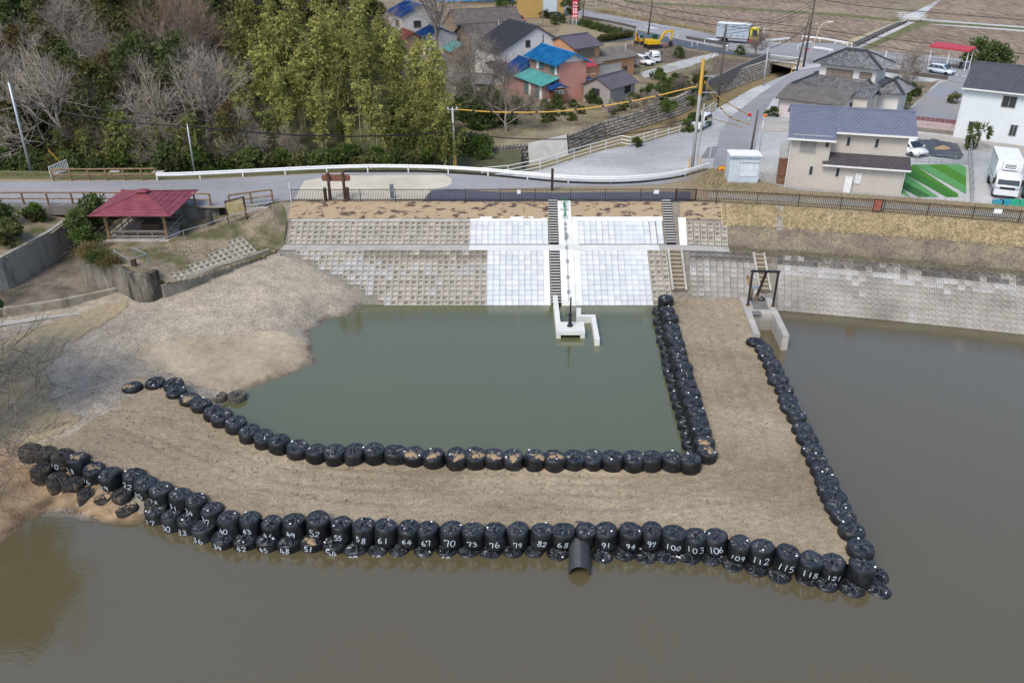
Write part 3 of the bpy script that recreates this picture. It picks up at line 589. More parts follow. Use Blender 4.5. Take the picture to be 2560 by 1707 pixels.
def soil_mesh(seed):
    b = MB(); vs = [(0, 0, 1.2)]; fs = []; n = 14; rg = random.Random(seed)
    for k, rr in enumerate((.14, .26, .36)):
        for j in range(n):
            t = 2 * math.pi * j / n; r = rr * (1 + .9 * mnoise.noise(Vector((math.cos(t) * 1.9, math.sin(t) * 1.9, seed * 1.37)))); vs.append((r * math.cos(t), r * math.sin(t) * .8, 1.2 - .03 * k - .06 * (k == 2) + rg.uniform(-.02, .03)))
    for j in range(n): fs.append((0, 1 + j, 1 + (j + 1) % n))
    for k in range(2):
        for j in range(n): a = 1 + k * n; fs.append((a + j, a + n + j, a + n + (j + 1) % n, a + (j + 1) % n))
    return b.add(vs, fs).mesh('spilled_soil', M_dirt, True)
SOIL = [soil_mesh(s) for s in (3, 8, 15)]
GLYPH = {'0': [[(.3, 1), (.1, .85), (.02, .5), (.1, .15), (.3, 0), (.5, .15), (.58, .5), (.5, .85), (.3, 1)]], '1': [[(.32, 1), (.3, .5), (.3, 0)]],
    '2': [[(.05, .78), (.15, .95), (.35, 1), (.52, .85), (.5, .62), (.3, .35), (.05, .02), (.3, .05), (.6, .02)]], '3': [[(.08, .9), (.3, 1), (.5, .88), (.48, .66), (.25, .54), (.5, .45), (.58, .25), (.45, .05), (.2, 0), (.04, .12)]],
    '4': [[(.28, 1), (.15, .65), (.04, .36), (.3, .36), (.62, .4)], [(.42, .78), (.4, .4), (.38, 0)]], '5': [[(.16, .98), (.12, .58), (.35, .62), (.55, .42), (.5, .12), (.25, 0), (.05, .1)], [(.16, .97), (.56, 1)]],
    '6': [[(.42, 1), (.2, .75), (.06, .4), (.1, .1), (.32, 0), (.54, .14), (.54, .36), (.34, .48), (.1, .32)]], '7': [[(.04, .72), (.06, .95), (.56, .95), (.42, .5), (.3, 0)]],
    '8': [[(.52, .88), (.3, 1), (.1, .84), (.28, .58), (.52, .34), (.5, .1), (.28, 0), (.08, .14), (.16, .4), (.42, .62), (.52, .88)]], '9': [[(.52, .8), (.35, 1), (.12, .9), (.08, .66), (.25, .52), (.46, .62), (.53, .85), (.5, .45), (.36, 0)]]}
def number_part(parent, text, az, h, zc, size=.33):
    """handwritten figures painted on the curved side of the bag"""
    b = MB(); rg = random.Random(int(text)); size *= rg.uniform(.85, 1.08); tl = rg.uniform(-.05, .04); w = rg.uniform(.66, .85) * size; x0 = -w * len(text) / 2
    for k, chh in enumerate(text):
        dy = rg.uniform(-.04, .04) + tl * (k - .5); sc_ = rg.uniform(.85, 1.12); sk = rg.uniform(-.18, .18)
        for st in GLYPH[chh]:
            P = [Vector((x0 + k * w + (x * size + (y - .5) * size * sk) * sc_ * .95, zc + dy + (y - .5) * size * sc_, 0)) for x, y in st]; P = smooth_line(P, 3) if len(P) > 2 else [P[0].lerp(P[-1], i / 4) for i in range(5)]
            pr = []
            for i, p in enumerate(P):
                d = (P[min(i + 1, len(P) - 1)] - P[max(0, i - 1)]).normalized(); nn = Vector((-d.y, d.x, 0)) * .0165; pr.append((p + nn, p - nn))
            f = lambda q: ((bag_r(q.y, h) + .045) * math.sin(az + q.x / .55), -(bag_r(q.y, h) + .045) * math.cos(az + q.x / .55), q.y)
            vs = [f(q) for pq in pr for q in pq]; b.add(vs, [(2 * i, 2 * i + 1, 2 * i + 3, 2 * i + 2) for i in range(len(P) - 1)])
    b.build('painted_number', M_chalk, parent)
brg = random.Random(11)
def bag(px, py, ztop, label, kind='full', num=None, az=0, soil=False, group='black sandbags of the temporary dam', h=None, scale=1.0, flat_=1.0):
    V = {'full': BAGS, 'low': LOW, 'mud': MUD, 'silt': SILT}[kind]; H0 = {'full': 1.0, 'low': .62, 'mud': .9, 'silt': .7}[kind]
    p = G(px, py, ztop); p.z = ztop - (H0 + .1) * scale * flat_; rx = brg.uniform(-.1, .1); ry = brg.uniform(-.1, .1)
    r = thing('sandbag', label, 'sandbag', p, 0, group); r.rotation_euler = (rx, ry, 0); r.scale = (scale * brg.uniform(.95, 1.09), scale * brg.uniform(.95, 1.09), scale * flat_ * brg.uniform(.94, 1.06))
    i = brg.randrange(len(V)); rot = brg.uniform(0, 6.28)
    place('bag_body', V[i][0], r, rz=rot); t = place('gathered_top', V[i][1], r, rz=rot); place('tie_strap', V[i][2], t)
    if num: number_part(r, num, az, H0, .50 if kind == 'full' else .4)
    if soil: place('spilled_soil', brg.choice(SOIL), r, (brg.uniform(-.12, .12), brg.uniform(-.2, .05), H0 - 1.0 - .11), brg.uniform(-.6, .6))
    if brg.random() < .8 and kind in ('full', 'low'):
        a = brg.uniform(0, 6.28); rr = brg.uniform(.3, .47); tg = place('tag', tagm, r, (math.cos(a) * rr, math.sin(a) * rr, H0 + .06)); tg.rotation_euler = (brg.uniform(-.9, -.2), 0, brg.uniform(-1, 1))
    return r
front_row = [(71, 1116, None, 1.65), (110, 1122, None, 1.65), (149, 1131, '10', 1.7), (194, 1141, '13', 1.7), (231, 1162, '16', 1.7), (275.5, 1175.5, '19', 1.75), (328, 1178, '22', 1.75), (360, 1195, '25', 1.72), (400, 1211, '28', 1.7), (445.6, 1226.5, '31', 1.65), (486, 1243.5, '34', 1.6), (528.5, 1262.7, '37', 1.5), (571, 1286, '40', 1.4), (623, 1289, '43', 1.35), (677, 1295.6, '46', 1.3), (730, 1295, '49', 1.35), (791.4, 1288.5, '52', 1.5), (851, 1303, '55', 1.35), (906, 1307.6, '58', 1.3), (960, 1311, '61', 1.25), (1018, 1310, '64', 1.25), (1071, 1313, '67', 1.2), (1127, 1315, '70', 1.2), (1184, 1315, '73', 1.2), (1240, 1319, '76', 1.15), (1297, 1316, '79', 1.2), (1354, 1319, '82', 1.15), (1408, 1317, '68', 1.15), (1462, 1315, None, 1.15), (1519, 1319, '91', 1.15), (1574, 1319, '94', 1.15), (1630, 1318, '97', 1.15), (1686, 1325.7, '100', 1.12), (1740, 1331, '103', 1.12), (1795.5, 1334, '106', 1.12), (1851, 1348, '109', 1.1), (1909.4, 1360.5, '112', 1.1), (1969, 1374, '115', 1.1), (2027.4, 1388, '118', 1.1), (2087, 1394, '121', 1.1)]
FR = [G(x, y, z) for x, y, _, z in front_row]
for k, (x, y, nmb, zt) in enumerate(front_row):
    d = FR[min(k + 1, len(FR) - 1)] - FR[max(k - 1, 0)]; az = math.atan2(d.y, d.x)
    lab = 'black sandbag marked %s in white in the upper front row' % num_word(nmb) if nmb else ['torn muddy sandbag at the far left end of the front row', 'muddy black sandbag second from the left end of the front row', '', ''][k] if k < 2 else 'unmarked black sandbag right above the corrugated pipe'
    bag(x, y, zt + (.08 if x > 1000 else 0), lab, 'mud' if k < 3 else 'full', nmb, az * .8, soil=k in (3, 4), scale=1.0)
bag(2156, 1404, 1.15, 'large unmarked black sandbag at the outer corner of the dam', 'full', scale=1.12)
low_row = [(388, 1262, '27', .9), (428.6, 1282, '30', .85), (467, 1290, '33', .8), (508, 1308, '36', .8), (558, 1333, '39', .58), (613.5, 1338, '42', .56), (666.7, 1342.6, '45', .55), (722, 1346, '48', .54), (777.5, 1344, '51', .56), (835, 1350, '54', .42), (889, 1358.7, '57', .28), (945.5, 1363, '60', .2), (998.6, 1362, '63', .2), (1058, 1364, '66', .2), (1115.5, 1366, '69', .2), (1172, 1368, None, .17), (1226, 1371, None, .16), (1281.7, 1368, None, .18), (1336, 1369, None, .18), (1396.5, 1374.6, None, .2), (1507, 1381, None, .15), (1558, 1379, None, .17), (1613.7, 1384, None, .15), (1666.8, 1384, None, .15), (1724, 1384, None, .15), (1779.5, 1389, None, .12), (1832.6, 1404, None, .1), (1890, 1415, None, .1), (1950, 1431, None, .1), (2015.7, 1436, None, .1), (2069, 1454, None, .08), (2133, 1461, None, .24), (2198.5, 1469, None, .16), (2195, 1431, None, .16)]
up_num = [r for r in front_row if r[2]]
for k, (x, y, nmb, zt) in enumerate(low_row):
    near = min(up_num, key=lambda r: abs(r[0] - x))[2]
    if k > 30: lab = ['flat black sandbag awash in front of the dam corner', 'outermost black sandbag awash at the tip of the dam corner', 'flat black sandbag awash behind the outermost corner bag'][k - 31]
    elif nmb: lab = 'half sunk black sandbag marked %s in white in the lower row' % num_word(nmb)
    elif k == 20: lab = 'low wet sandbag just right of the corrugated pipe below bag ninety-one'
    else: lab = 'half sunk unmarked sandbag at the water below bag ' + num_word(near)
    bag(x, y, max(zt, .16), lab, 'full' if k < 4 else 'low', nmb, -.25 if k < 5 else -.05, soil=(k == 8), scale=1.0, group='lower row of sandbags at the waterline')
for k, (x, y, z) in enumerate([(100, 1168, 1.25), (138, 1188, 1.1), (178, 1202, 1.05), (215, 1228, .85), (262, 1236, .8), (304, 1230, 1.0), (318, 1262, .6), (388, 1246, 1.0)]):
    bag(x, y, z, 'slumped clay covered sandbag, %s from the left under the front row' % ordinal(k), 'mud', group='slumped muddy sandbags at the left end')
inner = [(387, 949, 1.5), (434, 953, 1.5), (440, 972, 1.5), (470, 987, 1.6), (502, 1002, 1.6), (532, 1020, 1.62), (556, 1031, 1.62), (585, 1047, 1.62), (621, 1068, 1.6), (657, 1081, 1.55), (697.5, 1095.6, 1.5), (742, 1106, 1.5), (788, 1117, 1.46), (836, 1120, 1.42), (885, 1119, 1.42), (936, 1119, 1.42), (985, 1120, 1.42), (1036, 1122.7, 1.42), (1087, 1128, 1.42), (1139, 1129, 1.42), (1187.5, 1128, 1.42), (1236, 1129, 1.42), (1285, 1131, 1.42), (1335, 1135, 1.4), (1386, 1135.5, 1.4), (1435, 1133, 1.4), (1484, 1131.6, 1.4), (1533, 1136.7, 1.4), (1583, 1136.7, 1.4), (1631.6, 1138, 1.4), (1681.4, 1139, 1.4), (1728.6, 1144, 1.4)]
for k, (x, y, z) in enumerate(inner):
    s = k in range(17, 25) or k == 3
    n_ = {24: '47', 26: '89'}.get(k)
    lab = ('soil strewn ' if s else '') + ('flattened ' if k < 3 else '') + 'black sandbag, %s from the left in the inner row by the pond' % ordinal(k) if k < 16 else ('soil strewn ' if s else '') + 'black sandbag, %s from the corner in the inner row by the pond' % ordinal(31 - k)
    bag(x, y, z + .27, lab, 'low' if k < 3 else 'full', None, soil=s, scale=1.09, group='inner row of sandbags along the enclosed pond')
icol = [(1667, 742), (1671, 768.5), (1676, 788), (1680, 811), (1686, 829), (1692, 848), (1696, 868), (1700, 889), (1708, 909), (1714, 930), (1719, 952), (1727, 974), (1735, 998), (1743, 1022), (1750, 1044), (1756, 1069), (1762, 1094.7), (1767, 1122)]
for k, (x, y) in enumerate(icol):
    bag(x, y, 1.55, 'black sandbag, %s from the slope along the pond side of the causeway' % ordinal(k) if k < 17 else 'soil strewn black sandbag at the inner corner of the causeway', soil=k in (16, 17), group='sandbags along the pond side of the causeway')
    if k % 1 == 0 and k < 17:
        q = G(x, y, 1.45); q2 = PXL(q.x - .42, q.y + .1, .5); bag(*q2, .5, 'low black sandbag, %s from the slope at the pond edge beneath the causeway bags' % ordinal(k), 'low', group='sunken sandbags at the pond edge')
ocol = [(1890, 847, 1.2), (1910.5, 864, 1.2), (1918, 883, 1.2), (1929, 903, 1.2), (1936, 922, 1.2), (1946, 942, 1.2), (1959, 965, 1.2), (1968, 987, 1.22), (1979, 1010, 1.22), (1991.5, 1033, 1.25), (2004, 1060, 1.25), (2021, 1088, 1.25), (2034, 1115, 1.25), (2044, 1142, 1.25), (2056, 1168, 1.25), (2067, 1192, 1.25), (2077, 1214, 1.25), (2086, 1235, 1.25), (2095, 1256, 1.25), (2110, 1280, 1.3), (2131, 1314, 1.35), (2154, 1358, 1.35)]
for k, (x, y, z) in enumerate(ocol):
    bag(x, y, z + .15, 'black sandbag, %s from the sluice along the outer side of the causeway' % ordinal(k) if k < 20 else ['black sandbag second before the outer corner of the causeway', 'black sandbag right behind the outer corner bag of the causeway'][k - 20], 'low' if k == 0 else 'full', scale=1.07, group='sandbags along the outer side of the causeway')
bag(330, 962, 1.75, 'gravel topped black sandbag standing alone on the ridge line', 'full', soil=True, scale=1.0)
bag(545, 985, .5, 'silt covered sandbag on the shore left of its twin', 'silt'); bag(590, 981, .5, 'silt covered sandbag at the pond edge right of its twin', 'silt')
# corrugated pipe
P0 = G(1448, 1330, .15); P1 = G(1449, 1432, .15); P0.z = .45; P1.z = .12
b = MB(); N = 46; n = 24; vs = []; fs = []; ax = (P1 - P0).normalized(); s_ = ax.cross(Vector((0, 0, 1))).normalized(); u_ = s_.cross(ax)
L_ = (P1 - P0).length
for i in range(N + 1):
    c = P0 + ax * (L_ * i / N); r = .5 + (.028 if i % 2 else 0)
    for j in range(n): t = 2 * math.pi * j / n; vs.append(c + s_ * (r * math.cos(t)) + u_ * (r * math.sin(t)))
for i in range(N + 1):
    c = P1 - ax * (L_ * i / N); r = .455
    for j in range(n): t = 2 * math.pi * j / n; vs.append(c + s_ * (r * math.cos(t)) + u_ * (r * math.sin(t)))
for i in range(2 * N + 1):
    for j in range(n): q = (j + 1) % n; fs.append((i * n + j, i * n + q, (i + 1) * n + q, (i + 1) * n + j))
b.add(vs, fs).build('drain_pipe', mat('black_plastic', (.035, .037, .042), .4, .1, spec=.5), label='black corrugated drain pipe sticking out of the front row of sandbags', cat='pipe', smooth=False)
# loose pebbles on the dam
prg = random.Random(5); b = MB(); k = 0
for _ in range(9000):
    x, y = prg.uniform(-24, 18), prg.uniform(28, 58); P_ = np.array([x]), np.array([y])
    if not inside(dam, *P_)[0]: continue
    z = float(dam_z(np.array([[x]]), np.array([[y]]))[0, 0]); s = prg.choice((.03, .04, .05, .06, .09)); a = prg.uniform(0, 6)
    vs = [(x + s * math.cos(a + t) * prg.uniform(.7, 1.2), y + s * math.sin(a + t) * prg.uniform(.7, 1.2), z - .005) for t in (0, 1.6, 3.1, 4.7)] + [(x, y, z + s * prg.uniform(.6, 1))]
    b.add(vs, [(0, 1, 4), (1, 2, 4), (2, 3, 4), (3, 0, 4)])
b.build('loose_pebbles', mat('pebble', (.40, .32, .23), .95, .5, 3, c2=(.22, .18, .14), fine=.2), label='loose tan pebbles strewn over the gravel dam', cat='pebbles', kind='stuff')
# ================================================================== WORKS ON THE EMBANKMENT
M_black = mat('black_steel', (.02, .02, .024), .5, .1); M_brown = mat('brown_steel', (.045, .028, .024), .5, .1); M_galv = mat('galvanised', (.45, .47, .49), .4, .08, metal=.6)
M_green = mat('green_paint', (.02, .22, .10), .45, .1); M_wood = mat('log_brown', (.20, .12, .065), .85, .25, 3, c2=(.30, .20, .12)); M_dkwood = mat('dark_wood', (.085, .052, .035), .85, .25, 3); M_greywood = mat('grey_wood', (.24, .21, .18), .9, .2, 3)
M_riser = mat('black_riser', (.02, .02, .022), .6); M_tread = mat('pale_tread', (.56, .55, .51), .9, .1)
def stairs(label, x0, x1, ranges, m_tread, m_riser, pitch, name='stairway', side=None):
    root = thing(name, label, 'stairs'); w = x1 - x0
    for i_, (d0, d1) in enumerate(ranges):
        n = max(2, int(round((d1 - d0) / pitch)))
        for k in range(n):
            d = d0 + (d1 - d0) * (k + .5) / n; p = EM(st_x((x0 + x1) / 2), d); p.x = (x0 + x1) / 2; run = (d1 - d0) / n; rise = run * .625
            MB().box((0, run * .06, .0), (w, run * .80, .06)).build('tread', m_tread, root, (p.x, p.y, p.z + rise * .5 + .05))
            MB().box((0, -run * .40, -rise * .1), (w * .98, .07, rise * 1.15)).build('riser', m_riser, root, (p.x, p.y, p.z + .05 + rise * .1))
    if side:
        for x in (x0 - .1, x1 + .1):
            for d0, d1 in ranges:
                a = EM(st_x(x), d0); c = EM(st_x(x), d1); a.x = c.x = x; a.z += .08; c.z += .08; MB().bar(a, c, .16, .3).build('side_wall', side, root)
    return root
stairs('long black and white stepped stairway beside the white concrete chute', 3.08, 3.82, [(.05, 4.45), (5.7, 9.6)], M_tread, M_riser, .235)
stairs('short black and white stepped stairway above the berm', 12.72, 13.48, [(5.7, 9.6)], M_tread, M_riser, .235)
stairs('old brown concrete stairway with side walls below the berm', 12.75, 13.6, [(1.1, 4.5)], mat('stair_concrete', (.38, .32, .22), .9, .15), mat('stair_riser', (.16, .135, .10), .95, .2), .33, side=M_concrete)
p = EM(st_x(19.75), 5.0)
stairs('narrow old concrete stairway behind the sluice frame', 19.45, 20.05, [(1.4, 4.5)], mat('stair_concrete', (0, 0, 0)), mat('stair_riser', (0, 0, 0)), .36, side=M_concrete)
b = MB(); a = [EM(st_x(20.2), d, .07) for d in (7.3, 9.7)]; c = [EM(st_x(20.75), d, .07) for d in (7.3, 9.7)]
b.quad(a[0], c[0], c[1], a[1]); [b.bar(a[0].lerp(a[1], t), c[0].lerp(c[1], t), .05, .1) for t in (0, .33, .66, 1)]
b.build('concrete_ramp', M_concrete, label='narrow grey concrete ramp through the dry grass slope', cat='ramp')
# handwheel stand and spindle rod on the chute
q = Vector((4.42, 58.37 + 8.9, 4.85))
r = thing('handwheel_stand', 'green handwheel gate hoist at the top of the white chute', 'gate hoist', q)
MB().bx(-.35, -.3, -.35, .35, .45, -.02).build('plinth', mat('grey_plinth', (.42, .43, .42), .9), r); MB().bx(-.22, -1.1, -.75, .22, -.5, -.35).build('pedestal', mat('pale_grey', (.55, .6, .6), .7), r)
MB().tube([(0, .1, 0), (0, -.05, .35), (0, -.15, .6)], .09, 10, .07).tube([(0, -.2, .45), (0, -.9, -.2)], .055, 8).tube([(0, -.85, -.15), (0, -1.1, -.38)], .08, 8).build('column', M_green, r, smooth=True)
wh = MB(); wh.tube([(.3 * math.cos(t), .3 * math.sin(t) * .8 - .05, .62 + .3 * math.sin(t) * .6) for t in np.linspace(0, 6.283, 19)], .022, 6)
for t in (0, 2.1, 4.2): wh.bar((0, -.1, .6), (.3 * math.cos(t), .3 * math.sin(t) * .8 - .05, .62 + .3 * math.sin(t) * .6), .025, .025)
wh.build('handwheel', M_green, r)
r = thing('spindle_rod', 'thin steel spindle rod with brackets running down the white chute', 'rod', (4.42, 58.37, 0))
MB().tube([(0, .2, .35), (0, 4.5, 3.1), (0, 5.7, 3.25), (0, 7.6, 4.35)], .02, 6).build('rod', M_galv, r)
for d in (.9, 2.1, 3.4, 4.6, 6.9, 7.3): z = float(prof_z(d)); MB().bx(-.09, d - .05, z + .05, .09, d + .05, z + .34).build('bracket', M_galv, r)
MB().bx(-.07, 6.0, 3.1, .07, 6.5, 3.7).build('joint_box', mat('joint_box', (.25, .26, .28), .5), r)
# inlet works in the pond: side walls, slab with a black spindle post
def wall_path(name, label, pts, w, z0, z1, m, cat='wall', parent=None):
    r = parent or thing(name, label, cat)
    for k, (a, c) in enumerate(zip(pts, pts[1:])):
        a, c = Vector(a), Vector(c); d = (c - a).normalized(); e = d * (w / 2); b = MB(); s = Vector((-d.y, d.x)) * (w / 2)
        z_1 = z1 - .002 * k; b.prism([tuple(q) for q in ((a - e * .98) + s, (a - e * .98) - s, (c + e * .98) - s, (c + e * .98) + s)], z0, z_1); b.build('wall_segment', m, r)
    return r
def g2(px, py, z): p = G(px, py, z); return (p.x, p.y)
r = thing('inlet_slab', 'white concrete inlet slab standing in the pond on two legs', 'inlet', (0, 0, 0))
A_, B_ = G(1389, 805, .6), G(1459, 805, .6); C_ = G(1389, 826, .6)
MB().prism([(A_.x, A_.y), (B_.x, B_.y), (B_.x, C_.y - .15), (A_.x, C_.y - .15)], .3, .62).build('slab', M_newconc, r)
MB().bx(A_.x, C_.y - .1, -.6, A_.x + .32, A_.y - .1, .3).build('leg', M_newconc, r); MB().bx(B_.x - .32, C_.y - .1, -.6, B_.x, A_.y - .1, .3).build('leg', M_newconc, r)
MB().bx(A_.x, A_.y + .002, -.6, A_.x + .36, 59.3, .58).build('side_wall', M_newconc, r)
cx = (A_.x + B_.x) / 2 - .02; cy = (A_.y + C_.y) / 2
MB().bx(cx - .5, A_.y - .3, -.8, cx + .5, A_.y - .2, .29).build('gate_leaf', M_black, r)
wall_path('wing_wall', 'stepped white concrete wing wall in the pond right of the inlet slab', [g2(1447, 772, .55), g2(1447, 789, .55), g2(1483, 789, .55), g2(1493, 845, .55)], .34, -.7, .56, M_newconc)
r = thing('spindle_post', 'black gate spindle post standing on the white inlet slab', 'spindle post', (cx, cy, .62))
MB().lathe([(.22, 0), (.22, .06), (.15, .1), (.09, .75), (.14, .8), (.14, 1.0), (.07, 1.05), (.05, 2.3), (.05, 2.32)], 10).build('post', M_black, r)
MB().bar((0, 0, .9), (-.3, -.02, .92), .04, .04).bar((-.3, 0, 1.08), (-.3, 0, .7), .03, .03).build('crank', M_black, r)
for k, (x, y) in enumerate([(A_.x - .06, A_.y + .5), (A_.x - .06, C_.y + .3)]): pass
# ---- sluice on the right
r = thing('sluice_intake', 'grey concrete sluice intake with plate deck and bar screen', 'sluice')
sl_ = [G(1857, 743, 1.2), G(1893, 835, 1.2)]; sr_ = [G(1920, 743, 1.2), G(1966, 838, 1.2)]
for nm, (a, c) in (('side_wall', sl_), ('side_wall', sr_)):
    MB().prism([(a.x - .22, a.y), (a.x + .22, a.y), (c.x + .22, c.y), (c.x - .22, c.y)], -1, 1.2).build(nm, M_concrete, r)
d0, d1 = .66, .30
lerp = lambda s, t: s[0].lerp(s[1], t)
q = [lerp(sl_, .0), lerp(sr_, .0), lerp(sr_, .45), lerp(sl_, .45)]
MB().prism([(q[0].x + .22, q[0].y - .01), (q[1].x - .22, q[1].y - .01), (q[2].x - .22, q[2].y), (q[3].x + .22, q[3].y)], .6, 1.19).build('deck', M_concrete, r)
gp = [G(1878, 748, 1.22), G(1914, 748, 1.22), G(1923, 773, 1.22), G(1884, 773, 1.22)]
MB().prism([(p_.x, p_.y) for p_ in gp], 1.195, 1.215).build('deck_plate', mat('deck_plate', (.17, .16, .15), .7), r)
gp = [G(1880, 777, 1.22), G(1901, 777, 1.22), G(1904, 786, 1.22), G(1882, 786, 1.22)]
MB().prism([(p_.x, p_.y) for p_ in gp], 1.195, 1.215).build('deck_plate', mat('deck_plate', (0, 0, 0)), r)
a, c = q[3], q[2]; scr = MB()
for k in range(24): x = a.x + .3 + (c.x - a.x - .6) * k / 23; MB().bar((x, a.y - .03, 1.1), (x + .02, a.y - .45, -.3), .025, .03).build('screen_bar', M_concrete, r)
MB().bx(a.x + .2, a.y - .02, -.5, c.x - .2, a.y + .0, .6).build('back_wall', M_joint, r)
fl, fr_ = G(1869, 764, 1.2), G(1932, 766, 1.2); zt = 4.0
r = thing('hoist_frame', 'black steel portal frame standing over the sluice', 'hoist frame')
for p_ in (fl, fr_): MB().bar((p_.x, p_.y, 1.2), (p_.x, p_.y, zt), .13, .13).build('post', M_black, r); MB().bx(p_.x - .15, p_.y - .15, 1.2, p_.x + .15, p_.y + .15, 1.25).build('base_plate', mat('rust', (.25, .12, .06), .9), r)
MB().bar((fl.x - .12, fl.y, zt), (fr_.x + .12, fr_.y, zt), .16, .14).build('top_beam', M_black, r)
mx_ = (fl.x + fr_.x) / 2 + .1; MB().bar((mx_, fl.y, zt), (mx_ - .15, fl.y + 1.0, 1.35), .16, .12).build('slide_rail', M_brown, r)
r = thing('pump', 'rusty grey pump with bent pipe beside the sluice frame', 'pump', (mx_ - .6, fl.y + .9, 1.21))
MB().tube([(0, 0, 0), (0, 0, .9), (-.1, .3, 1.2), (-.15, 1.0, 1.5)], .13, 10).build('pipe', mat('pump_steel', (.17, .14, .12), .6, .4, 6, c2=(.30, .19, .09)), r, smooth=True)
MB().bx(-.05, -.25, 1.05, .6, .1, 1.12).build('bracket', M_galv, r); MB().tube([(.45, 0, 0), (.45, 0, .45)], .16, 10).build('motor', mat('pump_steel', (0, 0, 0)), r)
MB().tube([(.5, -.1, .1), (.9, -.2, .1), (1.1, .1, .1), (.9, .4, .12)], .06, 8).build('hose', M_black, r)
# ---- brown picket fence along the crest
def picket_fence(label, pts, spacing, name='picket_fence', h=1.08, m=M_brown, pitch=.135, limit=300):
    r = thing(name, label, 'fence'); L = resample(pts, spacing); it = []
    if (L[-1] - L[-2]).length < spacing * .4: L.pop()
    pm = MB().box((0, 0, h * .5), (.03, .03, h - .22)).mesh('picket', m); po = MB().box((0, 0, h / 2 - .15), (.07, .07, h + .3)).mesh('post', m)
    for a, c in zip(L, L[1:]):
        for zz in (.1, h - .06): MB().bar(a + Vector((0, 0, zz)), c + Vector((0, 0, zz)), .04, .05).build('rail', m, r)
        n = int((c - a).length / pitch)
        for k in range(1, n): it.append((pm, a.lerp(c, k / n), None, None, 1 / a.lerp(c, k / n).y))
    for p in L: place('post', po, r, p)
    pieces('picket', it, r, limit, 'far_pickets'); return r
y0 = 67.9
picket_fence('straight dark brown picket fence along the crest above the white blocks', [(-18.8, y0, ZC), (15.6, y0 + .1, ZC)], 2.97)
picket_fence('curving dark brown picket fence above the dry grass slope', [Vector((13.95, y0 + .09, ZC))] + [EM(i, 9.55) for i in range(st_x(17.0), NS - 8, 3)], 3.35)
def board(name, label, c, w, h, m, t=.02, cat='sign', frame_m=None):
    r = thing(name, label, cat, c); MB().bx(-w / 2, -t, 0, w / 2, 0, h).build('panel', m, r); return r
for k, (px, py) in enumerate([(1297, 472), (1637, 470)]):
    p = G(px, 505, ZC); r = thing('notice_plate', ['small white notice on the picket fence left of the black stairs', 'small white notice on the picket fence near the far stairs'][k], 'notice', (p.x, 67.86, ZC + .68))
    for j in range(2 + k): MB().bx(-.14 + .15 * j, -.035, 0, -.005 + .15 * j, -.03, .34).build('panel', M_white, r)
i_ = st_x(27.6); p = EM(i_, 9.5); r = thing('warning_board', 'framed red and cream warning board hung on the right picket fence', 'sign', (p.x, p.y - .06, ZC + .08), -.2)
MB().bx(-.35, -.03, 0, .35, 0, 1.05).build('frame', M_brown, r); MB().bx(-.28, -.045, .08, .28, -.032, .98).build('panel', mat('cream_red', (.35, .22, .16), .8, .3, 6, c2=(.30, .04, .03)), r)
p = EM(st_x(36.2), 9.5); r = thing('notice_plate', 'white notice sheet on the far right picket fence', 'notice', (p.x, p.y - .06, ZC + .7), -.22); MB().bx(-.3, -.03, 0, .3, 0, .35).build('panel', M_white, r)
# ---- guardrail
def guardrail(label, pts, step=3.6, h=.72, name='guardrail', m=M_white):
    r = thing(name, label, 'guardrail'); L = resample(smooth_line(pts, 6), .6); b = MB()
    prof = [(0, -.17), (.05, -.12), (.05, -.05), (0, 0), (.05, .05), (.05, .12), (0, .17)]; vs = []; k = len(prof)
    for i, p in enumerate(L):
        t = (L[min(i + 1, len(L) - 1)] - L[max(0, i - 1)]).normalized(); n = Vector((t.y, -t.x, 0))
        for d, z in prof: vs.append(p + n * (d + .06) + Vector((0, 0, h - .17 + z)))
    b.add(vs, [(i * k + j, (i + 1) * k + j, (i + 1) * k + j + 1, i * k + j + 1) for i in range(len(L) - 1) for j in range(k - 1)]); b.build('beam', m, r)
    pm = MB().tube([(0, 0, -.1), (0, 0, h - .02)], .06, 8).mesh('post', m)
    for p in resample(pts, step): place('post', pm, r, p)
    return r
guardrail('long white guardrail sweeping along the far edge of the crest road', [(p.x, p.y - .1, ZC) for p in rb[2:]], 3.8)
r = thing('road_kerb', 'low black kerb edging the road under the guardrail', 'kerb')
for a, c in zip(smooth_line(rb[4:], 3), smooth_line(rb[4:], 3)[1:]): MB().bar(a + Vector((0, 0, .04)), c + Vector((0, 0, .04)), .16, .16).build('kerb_segment', M_black, r)
# ---- gazebo mound, channel, bridge
ML = [tuple(G(x, y, z)) for x, y, z in [(406, 712, 3.08), (460, 694, 3.05), (520, 674, 3.02), (580, 653, 3.0), (640, 633, 2.96), (667, 624, 2.92), (400, 624, 4.1), (462, 599, 4.15), (520, 583, 4.3), (575, 562, 4.55), (628, 550, 4.7), (680, 526, 5.1), (301, 675, 4.1), (325, 686, 4.1), (345, 688, 4.1), (375, 686, 4.05), (396, 678, 3.9), (190, 633, 4.1), (250, 650, 4.1), (403, 700, 3.5)]] + [(-34, 60.5, 4.05), (-26, 60.8, 4.05), (-26, 67, 4.1), (-33, 67, 4.1), (-30, 64, 4.03), (-27, 63, 4.03), (-32, 62, 4.03), (-36, 66, 4.1), (-19.0, 62.8, 2.85), (-19.0, 64.05, 2.85), (-19.2, 66.3, 4.25), (-19.6, 68.0, 5.15), (-23, 66.2, 4.6), (-21.5, 66.6, 4.9), (-22, 64.5, 4.0)]
def mound_z(X, Y): return rbf(ML, X, Y) + .05 * vnoise(X, Y, .8, 9)
mo = [G(x, y, 3.05) for x, y in [(300, 681), (345, 694), (392, 684), (400, 724), (462, 704), (583, 662), (672, 632)]]
